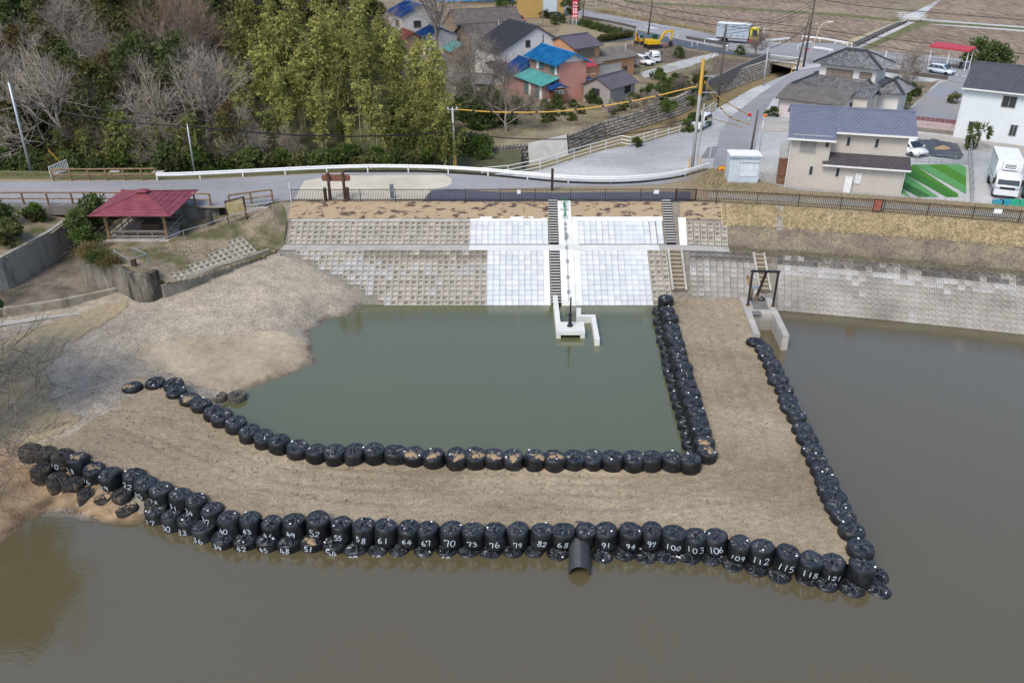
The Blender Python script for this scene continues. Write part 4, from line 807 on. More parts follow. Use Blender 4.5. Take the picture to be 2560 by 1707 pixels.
mpoly = [(-34.0, 68), (-33.7, 63), (mo[0].x, mo[0].y)] + [(p.x, p.y) for p in mo[1:]] + [(-18.6, 63), (-18.6, 68.3), (-20, 68.2), (-21.5, 66.8), (-25, 66.5), (-33, 67.4)]
pt = [G(x, y, 4.1) for x, y in [(190, 633), (245, 652), (301, 675), (322, 686), (345, 690), (375, 688), (396, 678)]]
mpoly[1:6] = [(p.x, p.y) for p in pt] + [(mo[3].x, mo[3].y)]
field('gazebo_mound', -38, -18, 53, 69, .3, mound_z, M_mound, keep=lambda X, Y: inside(mpoly, X, Y))
ka, kc = G(440, 708, 3.05), G(655, 634, 2.95); kt = (kc - ka); kl = kt.length; kt.normalize(); kn = Vector((-kt.y, kt.x, 0)); it = []
mzf = lambda x, y: float(rbf(ML, np.array([[x]]), np.array([[y]]))[0, 0])
for r_ in range(5):
    for k in range(int(kl / .5)):
        q = ka + kt * (.25 + .5 * k) + kn * (.35 + .45 * r_)
        if r_ > 1 and k < 4 * (r_ - 1): continue
        z0 = mzf(q.x, q.y); z1 = mzf(q.x + kn.x * .3, q.y + kn.y * .3); up = (kn * .3 + Vector((0, 0, z1 - z0))).normalized(); nm = kt.cross(up); q.z = z0 + .02
        it.append((B_old, q, Matrix((kt, up, nm)).transposed(), None, 1))
rv = thing('revetment', 'small half buried block paving on the slope below the gazebo', 'revetment'); pieces('concrete_block', it, rv)
PW = smooth_line([Vector((p.x, p.y, 0)) for p in [Vector((-34.0, 68, 0)), Vector((-33.7, 63.5, 0))] + pt], 5)
b = MB(); n = len(PW); base_z = 1.5
vs = []
for i, p in enumerate(PW):
    t = (PW[min(i + 1, n - 1)] - PW[max(0, i - 1)]).normalized(); o = Vector((t.y, -t.x, 0)) * .38
    vs += [(p.x, p.y, 4.2), (p.x - o.x, p.y - o.y, 4.2), (p.x, p.y, base_z), (p.x - o.x, p.y - o.y, 3.2)]
b.add(vs, [(i * 4 + a, (i + 1) * 4 + a, (i + 1) * 4 + c, i * 4 + c) for i in range(n - 1) for a, c in ((0, 1), (2, 0), (1, 3))] + [(n * 4 - 4, n * 4 - 3, n * 4 - 1, n * 4 - 2)])
b.build('pier_wall', M_dark, label='curved black stained concrete pier wall below the gazebo', cat='retaining wall')
kb = [G(x, y, 3.08) for x, y in [(401, 700), (408, 712), (572, 656), (667, 624)]]; kb = [Vector((p.x, p.y)) for p in kb]
wall_path('curb_wall', 'brown concrete curb wall at the foot of the gazebo mound', [kb[1], kb[2], kb[3]], .3, 1.6, 3.1, mat('curb_concrete', (.27, .235, .18), .92, .25, 1.2, c2=(.36, .33, .27), fine=.2))
kb = [g2(x, y, 2.2) for x, y in [(-160, 800), (0, 776), (160, 752), (300, 722)]]
wall_path('channel_sill', 'low brown concrete sill across the mouth of the drainage channel', kb, .35, 1.2, 2.35, mat('curb_concrete', (0, 0, 0)))
flat('channel_apron', [tuple(G(x, y, 1.62)) for x, y in [(-200, 822), (0, 798), (160, 772), (305, 738), (345, 766), (325, 768), (160, 790), (0, 815), (-200, 838)]], M_concrete)
lw = [Vector(G(x, y, 4.3)) for x, y in [(-160, 690), (0, 645), (134, 574)]] + [Vector((-43.4, 75, 4.3))]
lw[2] = Vector((-37.2, 63.4, 4.3)); lw[3] = Vector((-37.0, 75, 4.3))
sill = [G(x, y, 1.75) for x, y in [(302, 735), (160, 764), (0, 788), (-160, 812)]]
flat('channel_floor', [(p.x - .1, p.y, 1.75) for p in (lw[0], lw[1], lw[2])] + [(-37.0, 80, 1.75), (-33.9, 80, 1.75)] + [(p.x + .1, p.y, 1.75) for p in PW[:-6]] + [tuple(p) for p in sill], mat('channel_floor', (.10, .085, .068), .9, .3, .4, c2=(.24, .20, .155), fine=.25, fscale=5))
wl = thing('channel_wall', 'tall pale concrete channel wall with black streaks on the left', 'retaining wall')
for a, c in zip(lw, lw[1:]):
    d = (c - a); s_ = Vector((-d.y, d.x, 0)).normalized() * .35; n_ = max(1, round(d.length / 4))
    for k in range(n_): u, v = a + d * (k / n_ + .003), a + d * ((k + 1) / n_ - .003); MB().prism([(u.x, u.y), (v.x, v.y), (v.x + s_.x, v.y + s_.y), (u.x + s_.x, u.y + s_.y)], 1.3, 4.3).build('wall_panel', mat('streaked_concrete', (.40, .385, .34), .92, .2, 1.4, c2=(.12, .115, .095), stretch=(1, 1, .25), lo=.5, hi=.72), wl)
def lb_z(X, Y):
    z = 4.16 + np.clip((-37.4 - X) * .25, 0, .6) * np.clip((Y - 56) * .12, 0, 1) + .12 * vnoise(X, Y, .5, 6); return z
lbp = [(p.x + .3, p.y) for p in lw[:3]] + [(-36.9, 67.2), (-80, 67.2), (-80, 50), (lw[0].x + .3, lw[0].y)]
field('left_bank', -80, -36, 48, 67.5, .5, lb_z, M_mound, keep=lambda X, Y: inside(lbp, X, Y))
r = thing('road_bridge', 'grey concrete slab bridge carrying the crest road over the channel', 'bridge')
MB().bx(-44.5, 66.5, 4.5, -32.4, 67.05, 5.3).build('girder', mat('bridge_concrete', (.15, .14, .125), .92, .3, 1, c2=(.25, .24, .22), stretch=(1, 1, .3)), r)
MB().bx(-33.9, 67.1, 1.3, -32.9, 77, 5.15).build('abutment', M_concrete, r); MB().bx(-38.0, 67.1, 1.3, -37.05, 77, 5.15).build('abutment', M_concrete, r); MB().bx(-37.05, 76, 1.3, -33.9, 76.5, 5.1).build('far_wall', M_dark, r)  # far wall coloured dark to stand for the shade under the bridge
MB().bx(-32.38, 66.6, 3.2, -24.6, 66.85, 5.21).build('wing_wall', mat('bridge_concrete', (0, 0, 0)), r)
MB().bx(-23.6, 66.5, 3.6, -20.4, 66.75, 5.15).build('wing_wall', M_concrete, r)
def log_fence(label, pts, step, h=1.05, group='log style railings', m=M_wood):
    r = thing('log_railing', label, 'railing', group=group); L = resample(pts, step)
    if (L[-1] - L[-2]).length < step * .35: L.pop()
    pm = MB().tube([(0, 0, -.1), (0, 0, h - .05)], .085, 8).mesh('post', m)
    for p in L: place('post', pm, r, p)
    for a, c in zip(L, L[1:]):
        for z in (h, h * .5): MB().tube([a + Vector((0, 0, z)), c + Vector((0, 0, z))], .075 if z == h else .06, 7).build('rail', m, r)
    return r
log_fence('long brown log style railing on the near side of the bridge', [(-47, 66.75, ZC + .1), (-43.2, 66.75, ZC + .1), (-33, 66.75, ZC + .1), (-25.2, 66.7, ZC)], 2.05)
log_fence('short brown log style railing behind the yellow notice board', [(-23.6, 66.62, ZC - .1), (-20.2, 67.9, ZC)], 1.75)
log_fence('brown log style railing at the forest edge beside the guardrail', [(p.x, p.y, ZC) for p in (G(135, 452, ZC), G(393, 450, ZC))], 1.6)
p0, p1 = G(128, 445, ZC), G(172, 426, ZC); r = thing('white_gate', 'short white barred gate at the forest edge', 'gate')
MB().bar(p0 + Vector((0, 0, 1.0)), p1 + Vector((0, 0, 1.0)), .07, .07).bar(p0 + Vector((0, 0, .15)), p1 + Vector((0, 0, .15)), .05, .05).build('frame', M_white, r)
for k in range(13): q = p0.lerp(p1, k / 12); MB().bar(q + Vector((0, 0, .0)), q + Vector((0, 0, 1.0)), .04, .04).build('bar', M_white, r)
# steel handrail on the mound
def pipe_rail(name, label, pts, h, m, levels=(1.0,), pr=.03, cat='railing', step=None, group=None):
    r = thing(name, label, cat, group=group); L = [Vector(p) for p in pts]; L = resample(L, step) if step else L
    for p in L: MB().tube([p - Vector((0, 0, .1)), p + Vector((0, 0, h))], pr, 6).build('post', m, r)
    for a, c in zip(L, L[1:]):
        for f in levels: MB().tube([a + Vector((0, 0, h * f)), c + Vector((0, 0, h * f))], pr, 6).build('rail', m, r)
    return r
hr = [G(x, y, z) for x, y, z in [(341, 646, 4.1), (400, 624, 4.1), (462, 599, 4.15), (520, 583, 4.25), (575, 562, 4.5), (628, 550, 4.65), (682, 526, 5.1)]]
pipe_rail('handrail', 'thin galvanised handrail climbing along the gazebo mound', hr, .75, M_galv)
pipe_rail('handrail', 'thin galvanised handrail boxed round the head of the pier', [G(x, y, 4.15) for x, y in [(290, 652), (329, 677), (371, 661), (336, 646)]], .85, M_galv)
MB().bx(-.15, -.15, 0, .15, .15, .55).build('valve_box', M_dkwood, None, tuple(G(336, 665, 4.1)), label='small dark post inside the boxed handrail on the pier', cat='post')
# gazebo
gx, gy, gz = -29.65, 64.45, 4.04
r = thing('gazebo', 'open wooden gazebo with a red hipped roof on the mound', 'gazebo', (gx, gy, gz))
M_red = mat('red_roof', (.185, .035, .05), .55, .12, 1.2, spec=.4, fine=.1, fscale=8, c2=(.25, .065, .08))
MB().bx(-2.85, -3.0, -.3, 2.85, 2.9, .06).build('floor_slab', M_concrete, r)
for sx in (-1, 1):
    for sy in (-1, 1):
        MB().bx(sx * 2.3 - .1, sy * 2.4 - .1, .06, sx * 2.3 + .1, sy * 2.4 + .1, 2.35).build('post', M_wood, r)
        MB().bar((sx * 2.3, sy * 2.4, 1.7), (sx * 1.7, sy * 2.4, 2.3), .09, .09).build('brace', M_wood, r)
for (ax_, ay, bx_, by) in [(-2.3, -2.4, 2.3, -2.4), (2.3, -2.4, 2.3, 2.4), (-2.3, 2.4, 2.3, 2.4), (-2.3, -2.4, -2.3, 2.4)]:
    A_, B_ = Vector((ax_, ay, 0)), Vector((bx_, by, 0))
    MB().bar(A_ + Vector((0, 0, 2.3)), B_ + Vector((0, 0, 2.3)), .1, .18).build('beam', M_wood, r)
    if ay == 2.4 and by == 2.4: continue
    for z in (.3, .72): MB().bar(A_.lerp(B_, .03) + Vector((0, 0, z)), B_.lerp(A_, .03) + Vector((0, 0, z)), .1, .09).build('rail', M_greywood, r)
    for t in (.25, .5, .75): q = A_.lerp(B_, t); MB().bar(q, q + Vector((0, 0, .72)), .08, .08).build('baluster', M_greywood, r)
for y_, x0_, x1_ in ((-1.9, -2.0, 2.0), (1.9, -2.0, 2.0)): MB().bx(x0_, y_ - .2, .4, x1_, y_ + .2, .46).build('bench', M_greywood, r)
MB().bx(-.5, -.6, .06, 1.0, .6, .62).build('table', mat('table_top', (.12, .085, .06), .8), r)
RW, RZ0, RZ1 = 3.22, 2.22, 3.05; NC = 7; ca_ = .38
for k in range(4):
    a = k * math.pi / 2; f = bpy.data.objects.new('roof_face', None); col.objects.link(f); f.parent = r; f.rotation_euler = (0, 0, a)
    for c in range(NC):
        t0, t1 = c / NC, (c + 1) / NC; w0 = RW + (ca_ - RW) * t0; w1 = RW + (ca_ - RW) * t1; z0 = RZ0 + (RZ1 - RZ0) * t0; z1 = RZ0 + (RZ1 - RZ0) * t1; lift = .035
        MB().add([(-w0, -w0, z0 - .0), (w0, -w0, z0), (w1, -w1, z1), (-w1, -w1, z1), (-w0, -w0, z0 + lift), (w0, -w0, z0 + lift), (w1, -w1, z1 + .006), (-w1, -w1, z1 + .006)], [(3, 2, 1, 0), (4, 5, 6, 7), (0, 1, 5, 4), (1, 2, 6, 5), (2, 3, 7, 6), (3, 0, 4, 7)]).build('shingle_course', M_red, f)
    MB().bar((-RW, -RW, RZ0 + .04), (-ca_, -ca_, RZ1 + .04), .1, .05).build('hip_cap', M_red, f)
MB().bx(-.34, -.34, RZ1 - .05, .34, .34, RZ1 + .2).build('roof_cap', M_red, r); MB().add([(-.46, -.46, RZ1 + .2), (.46, -.46, RZ1 + .2), (.46, .46, RZ1 + .2), (-.46, .46, RZ1 + .2), (0, 0, RZ1 + .38)], [(3, 2, 1, 0), (0, 1, 4), (1, 2, 4), (2, 3, 4), (3, 0, 4)]).build('roof_cap', M_red, r)
# boards, steps and markers near the gazebo
s0 = G(543, 541, 4.2); r = thing('garden_steps', 'short dark stone steps down to the gazebo from the road', 'stairs', (s0.x, s0.y, 4.1))
for k in range(4): MB().bx(-.75, .3 * k, 0, .75, .3 * k + .3, .27 * (k + 1)).build('step', mat('step_stone', (.12, .105, .085), .95, .2), r)
b0, b1 = G(573, 560, 4.4), G(617, 548, 4.6); r = thing('notice_board', 'weathered yellow notice board on two dark posts by the mound', 'notice board')
for q in (b0, b1): MB().tube([q, q + Vector((0, 0, 1.95))], .09, 7).build('post', M_dkwood, r)
MB().bar(b0 + Vector((.05, -.1, 1.25)), b1 + Vector((-.05, -.1, 1.25)), .04, 1.05).build('panel', mat('faded_board', (.42, .32, .12), .85, .2, 3, c2=(.50, .44, .27)), r); MB().bar(b0 + Vector((-.1, 0, 1.9)), b1 + Vector((.1, 0, 1.9)), .1, .1).build('top_rail', M_dkwood, r)
q = G(528, 567, 4.2); MB().tube([(0, 0, 0), (0, 0, 1.35)], .3, 9, .26).build('stone_marker', mat('dark_stone', (.07, .06, .055), .95, .3, 3), None, tuple(q), label='dark stump shaped stone marker beside the handrail', cat='marker')
s0, s1 = G(826, 499, ZC), G(863, 498, ZC); r = thing('park_sign', 'rounded reddish brown board on two log posts behind the picket fence', 'sign')
for q in (s0, s1): MB().tube([q, q + Vector((0, 0, 2.35))], .13, 8).build('post', M_dkwood, r)
cx_ = (s0.x + s1.x) / 2; z0 = ZC + 1.55; bd = MB(); o = []
for sx, sz, a0 in ((1, 1, 0), (-1, 1, 90), (-1, -1, 180), (1, -1, 270)):
    for a in range(0, 91, 18): o.append((cx_ + sx * 1.0 + .22 * math.cos(R(a0 + a)), z0 + .3 + sz * .06 + .22 * math.sin(R(a0 + a))))
bd.extrude_y(o, s0.y + .14, s0.y + .22); bd.build('panel', mat('red_brown_board', (.20, .085, .06), .7, .2, 3), r)
for q in (G(815, 501, ZC), G(871, 500, ZC)): MB().tube([q, q + Vector((0, 0, 1.1))], .14, 8).build('log_bollard', M_dkwood, None, None, label='short dark log bollard just %s the brown park sign' % ('left of' if q.x < -15 else 'right of'), cat='bollard')
q = G(981, 496, ZC); r = thing('steel_marker', 'slim blue grey steel marker post behind the picket fence', 'marker', q); MB().bx(-.16, -.05, 0, .16, .05, 1.25).build('panel', mat('blue_grey', (.13, .16, .20), .5), r); MB().bx(-.17, -.056, .72, .17, -.05, .76).build('band', M_white, r)
q = G(1380, 476, ZC); MB().bx(-.11, -.11, 0, .11, .11, 1.95).build('marker_post', M_brown, None, tuple(q), label='tall dark brown square marker post behind the fence by the stairs', cat='post')
q = G(728, 505, ZC); MB().tube([q, q + Vector((0, 0, 1.7))], .035, 6).build('marker_pole', M_white, None, None, label='thin white pole at the left end of the picket fence', cat='pole')
# ---- small grey shed on the crest
r = thing('storage_shed', 'small pale blue grey metal shed on the grassy crest', 'shed', tuple(G(1818, 466, ZC - .3)), -.06)
M_shed = mat('shed_panel', (.50, .56, .62), .5, .06, 2); W_, D_, Hh = 2.65, 1.7, 2.75
MB().bx(0, 0, 0, W_, D_, Hh).build('wall', M_shed, r)
for k in range(9): MB().bx(W_ * k / 9 - .1 + .03, -.12, Hh + .005 - .0, W_ * (k + 1) / 9 - .1 + .2, D_ + .12, Hh + .1 + .02 * (k % 2)).build('roof_panel', M_white, r)
MB().bx(-.1, -.14, Hh - .12, W_ + .12, -.1, Hh + .06).build('fascia', mat('shed_trim', (.30, .36, .42), .5), r)
MB().bx(.95, -.045, .95, 2.5, -.005, 2.25).build('shutter', mat('shed_shutter', (.58, .63, .68), .45), r); MB().bx(.9, -.13, 2.25, 2.55, -.01, 2.42).build('shutter_box', M_shed, r)
for x in (.3, .6, .9, 1.75): MB().bx(x, -.012, .05, x + .02, -.001, Hh - .15).build('seam', mat('shed_trim', (0, 0, 0)), r)
# ---- white pipe fence by the gravel lot
for k, (lab, pts) in enumerate([('long white three rail fence along the creek edge of the gravel lot', [(1205, 446), (1270, 440), (1350, 424), (1393, 411), (1435, 397), (1476, 385), (1514, 374), (1552, 363)]), ('white three rail fence beside the parked white van', [(1576, 367), (1608, 358), (1639, 348), (1670, 339), (1699, 331), (1726, 316), (1752, 299), (1773, 284), (1790, 273)])]):
    pipe_rail('pipe_fence', lab, [G(x, y, ZG) for x, y in pts], 1.05, mat('pipe_white', (.70, .74, .72), .5), (1.0, .62, .25), .045, 'fence')
pipe_rail('pipe_fence', 'short white fence link at the kink of the lot fence', [G(1552, 363, ZG), G(1576, 367, ZG)], 1.05, mat('pipe_white', (0, 0, 0)), (1.0, .62, .25), .045, 'fence')
# ---- stone wall of the creek
M_stone = mat('cobble_stone', (.20, .185, .16), .95, .35, 2, c2=(.30, .28, .245), fine=.3, rnd=.3)
def stone_mesh(s):
    rg = random.Random(s); b = MB(); vs = []
    for z, k in ((-.08, 1), (.05, .95), (.14, .55)):
        for j in range(6): t = j * math.pi / 3 + .3; vs.append((k * .23 * math.cos(t) * rg.uniform(.85, 1.1), k * .23 * math.sin(t) * rg.uniform(.85, 1.1), z * rg.uniform(.8, 1.2)))
    return b.add(vs, [(i * 6 + j, i * 6 + (j + 1) % 6, (i + 1) * 6 + (j + 1) % 6, (i + 1) * 6 + j) for i in range(2) for j in range(6)] + [tuple(12 + j for j in range(6))]).mesh('stone', M_stone)
STN = [stone_mesh(s) for s in range(5)]
r = thing('stone_wall', 'long dark cobble retaining wall along the creek', 'retaining wall'); srg = random.Random(3)
W0, W1 = resample(WB, .41), None; it = []
T0 = along(WT, len(W0)); b = MB(); n = len(W0)
htop = lambda k: 1.0 if k < n * .52 else 1.12
b.add([tuple(p) for p in along(WB, n)] + [tuple(p) for p in T0], [(i, i + 1, n + i + 1, n + i) for i in range(n - 1)]); b.build('wall_core', mat('wall_core', (.06, .055, .048), .95), r)
Bq = along(WB, n)
for i in range(n - 1):
    a, c = Bq[i], T0[i]; up = (c - a); t = (Bq[i + 1] - a).normalized(); nr = int(up.length / .36); nm = t.cross(up.normalized())
    if nm.y > 0: nm = -nm
    rot = Matrix((t, up.normalized(), nm)).transposed()
    px_ = PXL(*a)[0]
    for k in range(nr + (1 if i > n * .45 else 0)):
        if 1316 < px_ < 1424: continue
        q = a + up * ((k + .5) / nr) + t * (.2 * (k % 2)) + nm * srg.uniform(-.02, .04)
        it.append((srg.choice(STN), q, rot @ Matrix.Rotation(srg.uniform(-.5, .5), 3, 'Z'), (srg.uniform(.8, 1.1), srg.uniform(.8, 1.1), 1), 1 / q.y))
pieces('stone', it, r, 300, 'far_stones')
a, c = [p for p in Bq if 1316 < PXL(*p)[0] < 1424][0], [p for p in Bq if 1316 < PXL(*p)[0] < 1424][-1]; ia, ic = Bq.index(a), Bq.index(c)
o = Vector((.12, -.3, 0)); MB().add([a + o * .6, c + o * .6, T0[ic] + o * .4 + Vector((0, 0, .1)), T0[ia] + o * .4, a, c, T0[ic] + Vector((0, 0, .1)), T0[ia]], [(0, 1, 2, 3), (3, 2, 6, 7), (0, 3, 7, 4), (1, 5, 6, 2)]).build('concrete_patch', mat('patch_conc', (.62, .61, .55), .9, .1, 1), None, label='smooth pale concrete patch set in the cobble wall', cat='wall patch')
# parapet, culvert and bridge rail at the road
pa = [G(1768, 218, 3.6), G(1850, 178, 3.6), G(1921, 147, 3.6)]
wall_path('parapet', 'long grey concrete parapet topped by a railing beside the creek', [(p.x, p.y) for p in pa], .3, 3.0, 4.6, mat('grey_parapet', (.28, .27, .255), .95, .25, 1, c2=(.17, .16, .15), stretch=(1, 1, .4)))
c0, c1 = G(1927, 187, 1.5), G(1990, 178, 1.5); r = thing('culvert', 'dark square culvert mouth where the creek passes under the road', 'culvert')
d_ = (c1 - c0).normalized(); n_ = Vector((-d_.y, d_.x, 0))
MB().bar(c0 + Vector((0, 0, 1.75)), c1 + Vector((0, 0, 1.75)), .5, .5).build('lintel', M_dark, r); MB().prism([(p.x, p.y) for p in (c0 + n_ * 1.2, c1 + n_ * 1.2, c1 + n_ * 1.4, c0 + n_ * 1.4)], 1.2, 3.2).build('tunnel_end', mat('tunnel_shade', (.012, .011, .01), .95), r)  # end panel near black: the shade deep in the culvert put into colour
for q in (c0, c1): MB().bar(q + Vector((0, 0, .8)), q + n_ * 1.3 + Vector((0, 0, .8)), .25, 1.7).build('side_wall', M_dark, r)
flat('culvert_floor', [tuple(q) for q in (c0 - n_ * .5 + Vector((0, 0, -.05)), c1 - n_ * 3, c1 + n_ * 1.3, c0 + n_ * 1.3)], M_creek)
r = thing('bridge_railing', 'white barred bridge railing at the end of the creek', 'railing'); a, c = G(1921, 152, ZG + .1), G(2008, 163, ZG + .1)
for z in (.1, 1.0): MB().bar(a + Vector((0, 0, z)), c + Vector((0, 0, z)), .07, .07).build('rail', M_white, r)
for k in range(31): q = a.lerp(c, k / 30); MB().bar(q + Vector((0, 0, .1)), q + Vector((0, 0, 1.0)), .03, .03).build('bar', M_white, r)
# ================================================================== HOUSES
M_glass = mat('window_glass', (.035, .04, .045), .12, .1, spec=.6); M_frame = mat('window_frame', (.10, .085, .075), .5); M_alu = mat('alu_frame', (.42, .42, .42), .4)
def wallm(n, c, var=.06): return mat(n, c, .85, var, .5, fine=.06, fscale=6)
def slope(root, e0, e1, r1, r0, m, style='tile', cw=.32, rh=.3, name='roof_slope', t=.07):
    """one roof plane: eave e0-e1, ridge r0-r1, with its tiles or seams"""
    e0, e1, r0, r1 = map(Vector, (e0, e1, r0, r1)); nrm = (e1 - e0).cross(r0 - e0).normalized()
    if nrm.z < 0: nrm = -nrm
    q = [e0, e1, r1, r0]; o = MB().add([p - nrm * t for p in q] + q, [(3, 2, 1, 0), (4, 5, 6, 7), (0, 1, 5, 4), (1, 2, 6, 5), (2, 3, 7, 6), (3, 0, 4, 7)]).build(name, m, root)
    b = MB(); run = (r0 - e0 + r1 - e1).length / 2; w = (e1 - e0).length; up = ((r0 + r1) - (e0 + e1)).normalized()
    if style == 'tile':
        nr = max(2, int(run / rh))
        for k in range(nr):
            a0, a1 = e0.lerp(r0, k / nr), e1.lerp(r1, k / nr); b0, b1 = e0.lerp(r0, min(1, (k + 1.12) / nr)), e1.lerp(r1, min(1, (k + 1.12) / nr)); nc = max(1, int((a1 - a0).length / cw)); off = 0
            for c in range(nc):
                p0, p1 = a0.lerp(a1, c / nc), a0.lerp(a1, (c + 1) / nc); s0, s1 = b0.lerp(b1, c / nc), b0.lerp(b1, (c + 1) / nc); m0, m1 = p0.lerp(p1, .55), s0.lerp(s1, .55); g = .02
                b.add([p0 + nrm * .04, p0.lerp(p1, .35) + nrm * .015, p0.lerp(p1, .65) + nrm * .05, p1.lerp(p0, .06) + nrm * .13, s0 + nrm * .012, s0.lerp(s1, .3) + nrm * .002, s0.lerp(s1, .7) + nrm * .01, s1.lerp(s0, .06) + nrm * .085, p0, p1.lerp(p0, .06)], [(0, 1, 5, 4), (1, 2, 6, 5), (2, 3, 7, 6), (8, 1, 0), (8, 9, 2, 1), (9, 3, 2), (3, 9, 7)])
        b.build('roof_tiles', m, o, kind='stuff')
    elif style == 'flat_tile':
        nr = max(2, int(run / rh))
        for k in range(nr):
            a0, a1 = e0.lerp(r0, k / nr), e1.lerp(r1, k / nr); b0, b1 = e0.lerp(r0, (k + 1) / nr), e1.lerp(r1, (k + 1) / nr); nc = max(1, int((a1 - a0).length / cw)); sh = .5 / nc * (k % 2)
            for c in range(nc):
                f0, f1 = min(1, c / nc + sh + .012), min(1, (c + 1) / nc + sh - .012); p0, p1, s0, s1 = a0.lerp(a1, f0), a0.lerp(a1, f1), b0.lerp(b1, f0), b0.lerp(b1, f1)
                b.add([p0, p1, p0 + nrm * .06, p1 + nrm * .06, s0 + nrm * .012, s1 + nrm * .012], [(0, 1, 3, 2), (2, 3, 5, 4), (0, 2, 4), (1, 5, 3)])
        b.build('roof_tiles', m, o, kind='stuff')
    elif style == 'seam':
        n = max(2, int(w / cw))
        for k in range(n + 1): MB().bar(e0.lerp(e1, k / n) + nrm * .03, r0.lerp(r1, k / n) + nrm * .03, .05, .07).build('seam', m, o)
    return o
def gable(root, x0, x1, y0, y1, z, rise, m, mw, ridge='x', ov=.45, style='tile', cw=.32, rh=.3, rp=.5, gv=.3):
    if ridge == 'x':
        ym = y0 + (y1 - y0) * rp; s0 = rise / (ym - y0); s1 = rise / (y1 - ym); zr = z + rise
        slope(root, (x0 - gv, y0 - ov, z - ov * s0), (x1 + gv, y0 - ov, z - ov * s0), (x1 + gv, ym, zr), (x0 - gv, ym, zr), m, style, cw, rh)
        slope(root, (x1 + gv, y1 + ov, z - ov * s1), (x0 - gv, y1 + ov, z - ov * s1), (x0 - gv, ym, zr), (x1 + gv, ym, zr), m, style, cw, rh)
        for x in (x0 + .05, x1 - .05): MB().extrude_y([(0, 0)] * 0 or [(y0, z - .02), (y1, z - .02), (ym, zr - .12)], -.05, .05).build('gable_wall', mw, root, (x, 0, 0), R(90) if False else 0) if False else MB().add([(x - .05, y0, z), (x - .05, y1, z), (x - .05, ym, zr - .1), (x + .05, y0, z), (x + .05, y1, z), (x + .05, ym, zr - .1)], [(0, 1, 2), (5, 4, 3), (0, 3, 4, 1), (1, 4, 5, 2), (2, 5, 3, 0)]).build('gable_wall', mw, root)
        MB().bar((x0 - gv, ym, zr + .05), (x1 + gv, ym, zr + .05), .26, .18).build('ridge_cap', m, root)
    else:
        xm = x0 + (x1 - x0) * rp; s0 = rise / (xm - x0); s1 = rise / (x1 - xm); zr = z + rise
        slope(root, (x0 - ov, y1 + gv, z - ov * s0), (x0 - ov, y0 - gv, z - ov * s0), (xm, y0 - gv, zr), (xm, y1 + gv, zr), m, style, cw, rh)
        slope(root, (x1 + ov, y0 - gv, z - ov * s1), (x1 + ov, y1 + gv, z - ov * s1), (xm, y1 + gv, zr), (xm, y0 - gv, zr), m, style, cw, rh)
        for y in (y0 + .05, y1 - .05): MB().add([(x0, y - .05, z), (x1, y - .05, z), (xm, y - .05, zr - .1), (x0, y + .05, z), (x1, y + .05, z), (xm, y + .05, zr - .1)], [(0, 1, 2), (5, 4, 3), (0, 3, 4, 1), (1, 4, 5, 2), (2, 5, 3, 0)]).build('gable_wall', mw, root)
        MB().bar((xm, y0 - gv, zr + .05), (xm, y1 + gv, zr + .05), .26, .18).build('ridge_cap', m, root)
def hip(root, x0, x1, y0, y1, z, rise, m, ov=.6, cw=.32, rh=.3, z_in=None, style='tile'):
    X0, X1, Y0, Y1 = x0 - ov, x1 + ov, y0 - ov, y1 + ov; h = min(X1 - X0, Y1 - Y0) / 2; zr = z + rise
    if X1 - X0 >= Y1 - Y0: A, B = (X0 + h, (Y0 + Y1) / 2, zr), (X1 - h, (Y0 + Y1) / 2, zr)
    else: A, B = ((X0 + X1) / 2, Y0 + h, zr), ((X0 + X1) / 2, Y1 - h, zr)
    c = [(X0, Y0, z), (X1, Y0, z), (X1, Y1, z), (X0, Y1, z)]
    fr = [(c[0], c[1], B, A), (c[1], c[2], B, B), (c[2], c[3], A, B), (c[3], c[0], A, A)] if X1 - X0 >= Y1 - Y0 else [(c[0], c[1], A, A), (c[1], c[2], B, A), (c[2], c[3], B, B), (c[3], c[0], A, B)]
    for e0, e1, r1, r0 in fr: slope(root, e0, e1, r1, r0, m, style, cw, rh)
    for p, q in zip(c, [A, B, B, A] if X1 - X0 >= Y1 - Y0 else [A, A, B, B]): MB().bar(Vector(p) + Vector((0, 0, .1)), Vector(q) + Vector((0, 0, .12)), .28, .2).build('hip_ridge', M_tile_d, root)
    MB().bar(Vector(A) + Vector((0, 0, .15)), Vector(B) + Vector((0, 0, .15)), .32, .3).build('ridge_cap', M_tile_d, root)
def win(root, face, u, z, w, h, W=0, Dp=0, m=None, fm=None, mull=1, name='window', y=0):
    """a framed window on a wall: face f (front), l (left side), r (right side)"""
    fm = fm or M_frame; m = m or M_glass; t = .06
    def bx(u0, z0, u1, z1, d0, d1):
        if face == 'f': return MB().bx(u0, y - d1, z0, u1, y - d0, z1)
        if face == 'l': return MB().bx(y - d1, u0, z0, y - d0, u1, z1)
        return MB().bx(W + d0, u0, z0, W + d1, u1, z1)
    f = bx(u, z, u + w, z + h, .0, .05).build(name, fm, root); n = mull + 1
    for k in range(n): a = u + t + (w - 2 * t) * k / n; c = u + t + (w - 2 * t) * (k + 1) / n; bx(a + .02, z + t, c - .02, z + h - t, .05, .058).build('pane', m, f)
    return f
def house(name, label, x, y, deg, z=None, cat='house', group=None): return thing(name, label, cat, (x, y, ZG if z is None else z), R(deg), group)
M_tile_d = mat('dark_ridge_tile', (.05, .052, .058), .55, .15, spec=.4)
M_tile_g = mat('grey_glazed_tile', (.13, .135, .145), .38, .25, 1.5, spec=.6, c2=(.24, .24, .245), fine=.25, fscale=3)
M_tile_b = mat('blue_grey_tile', (.15, .165, .225), .5, .08, 1, spec=.4, fine=.08); M_tile_br = mat('brown_black_tile', (.075, .065, .075), .55, .15, 1)
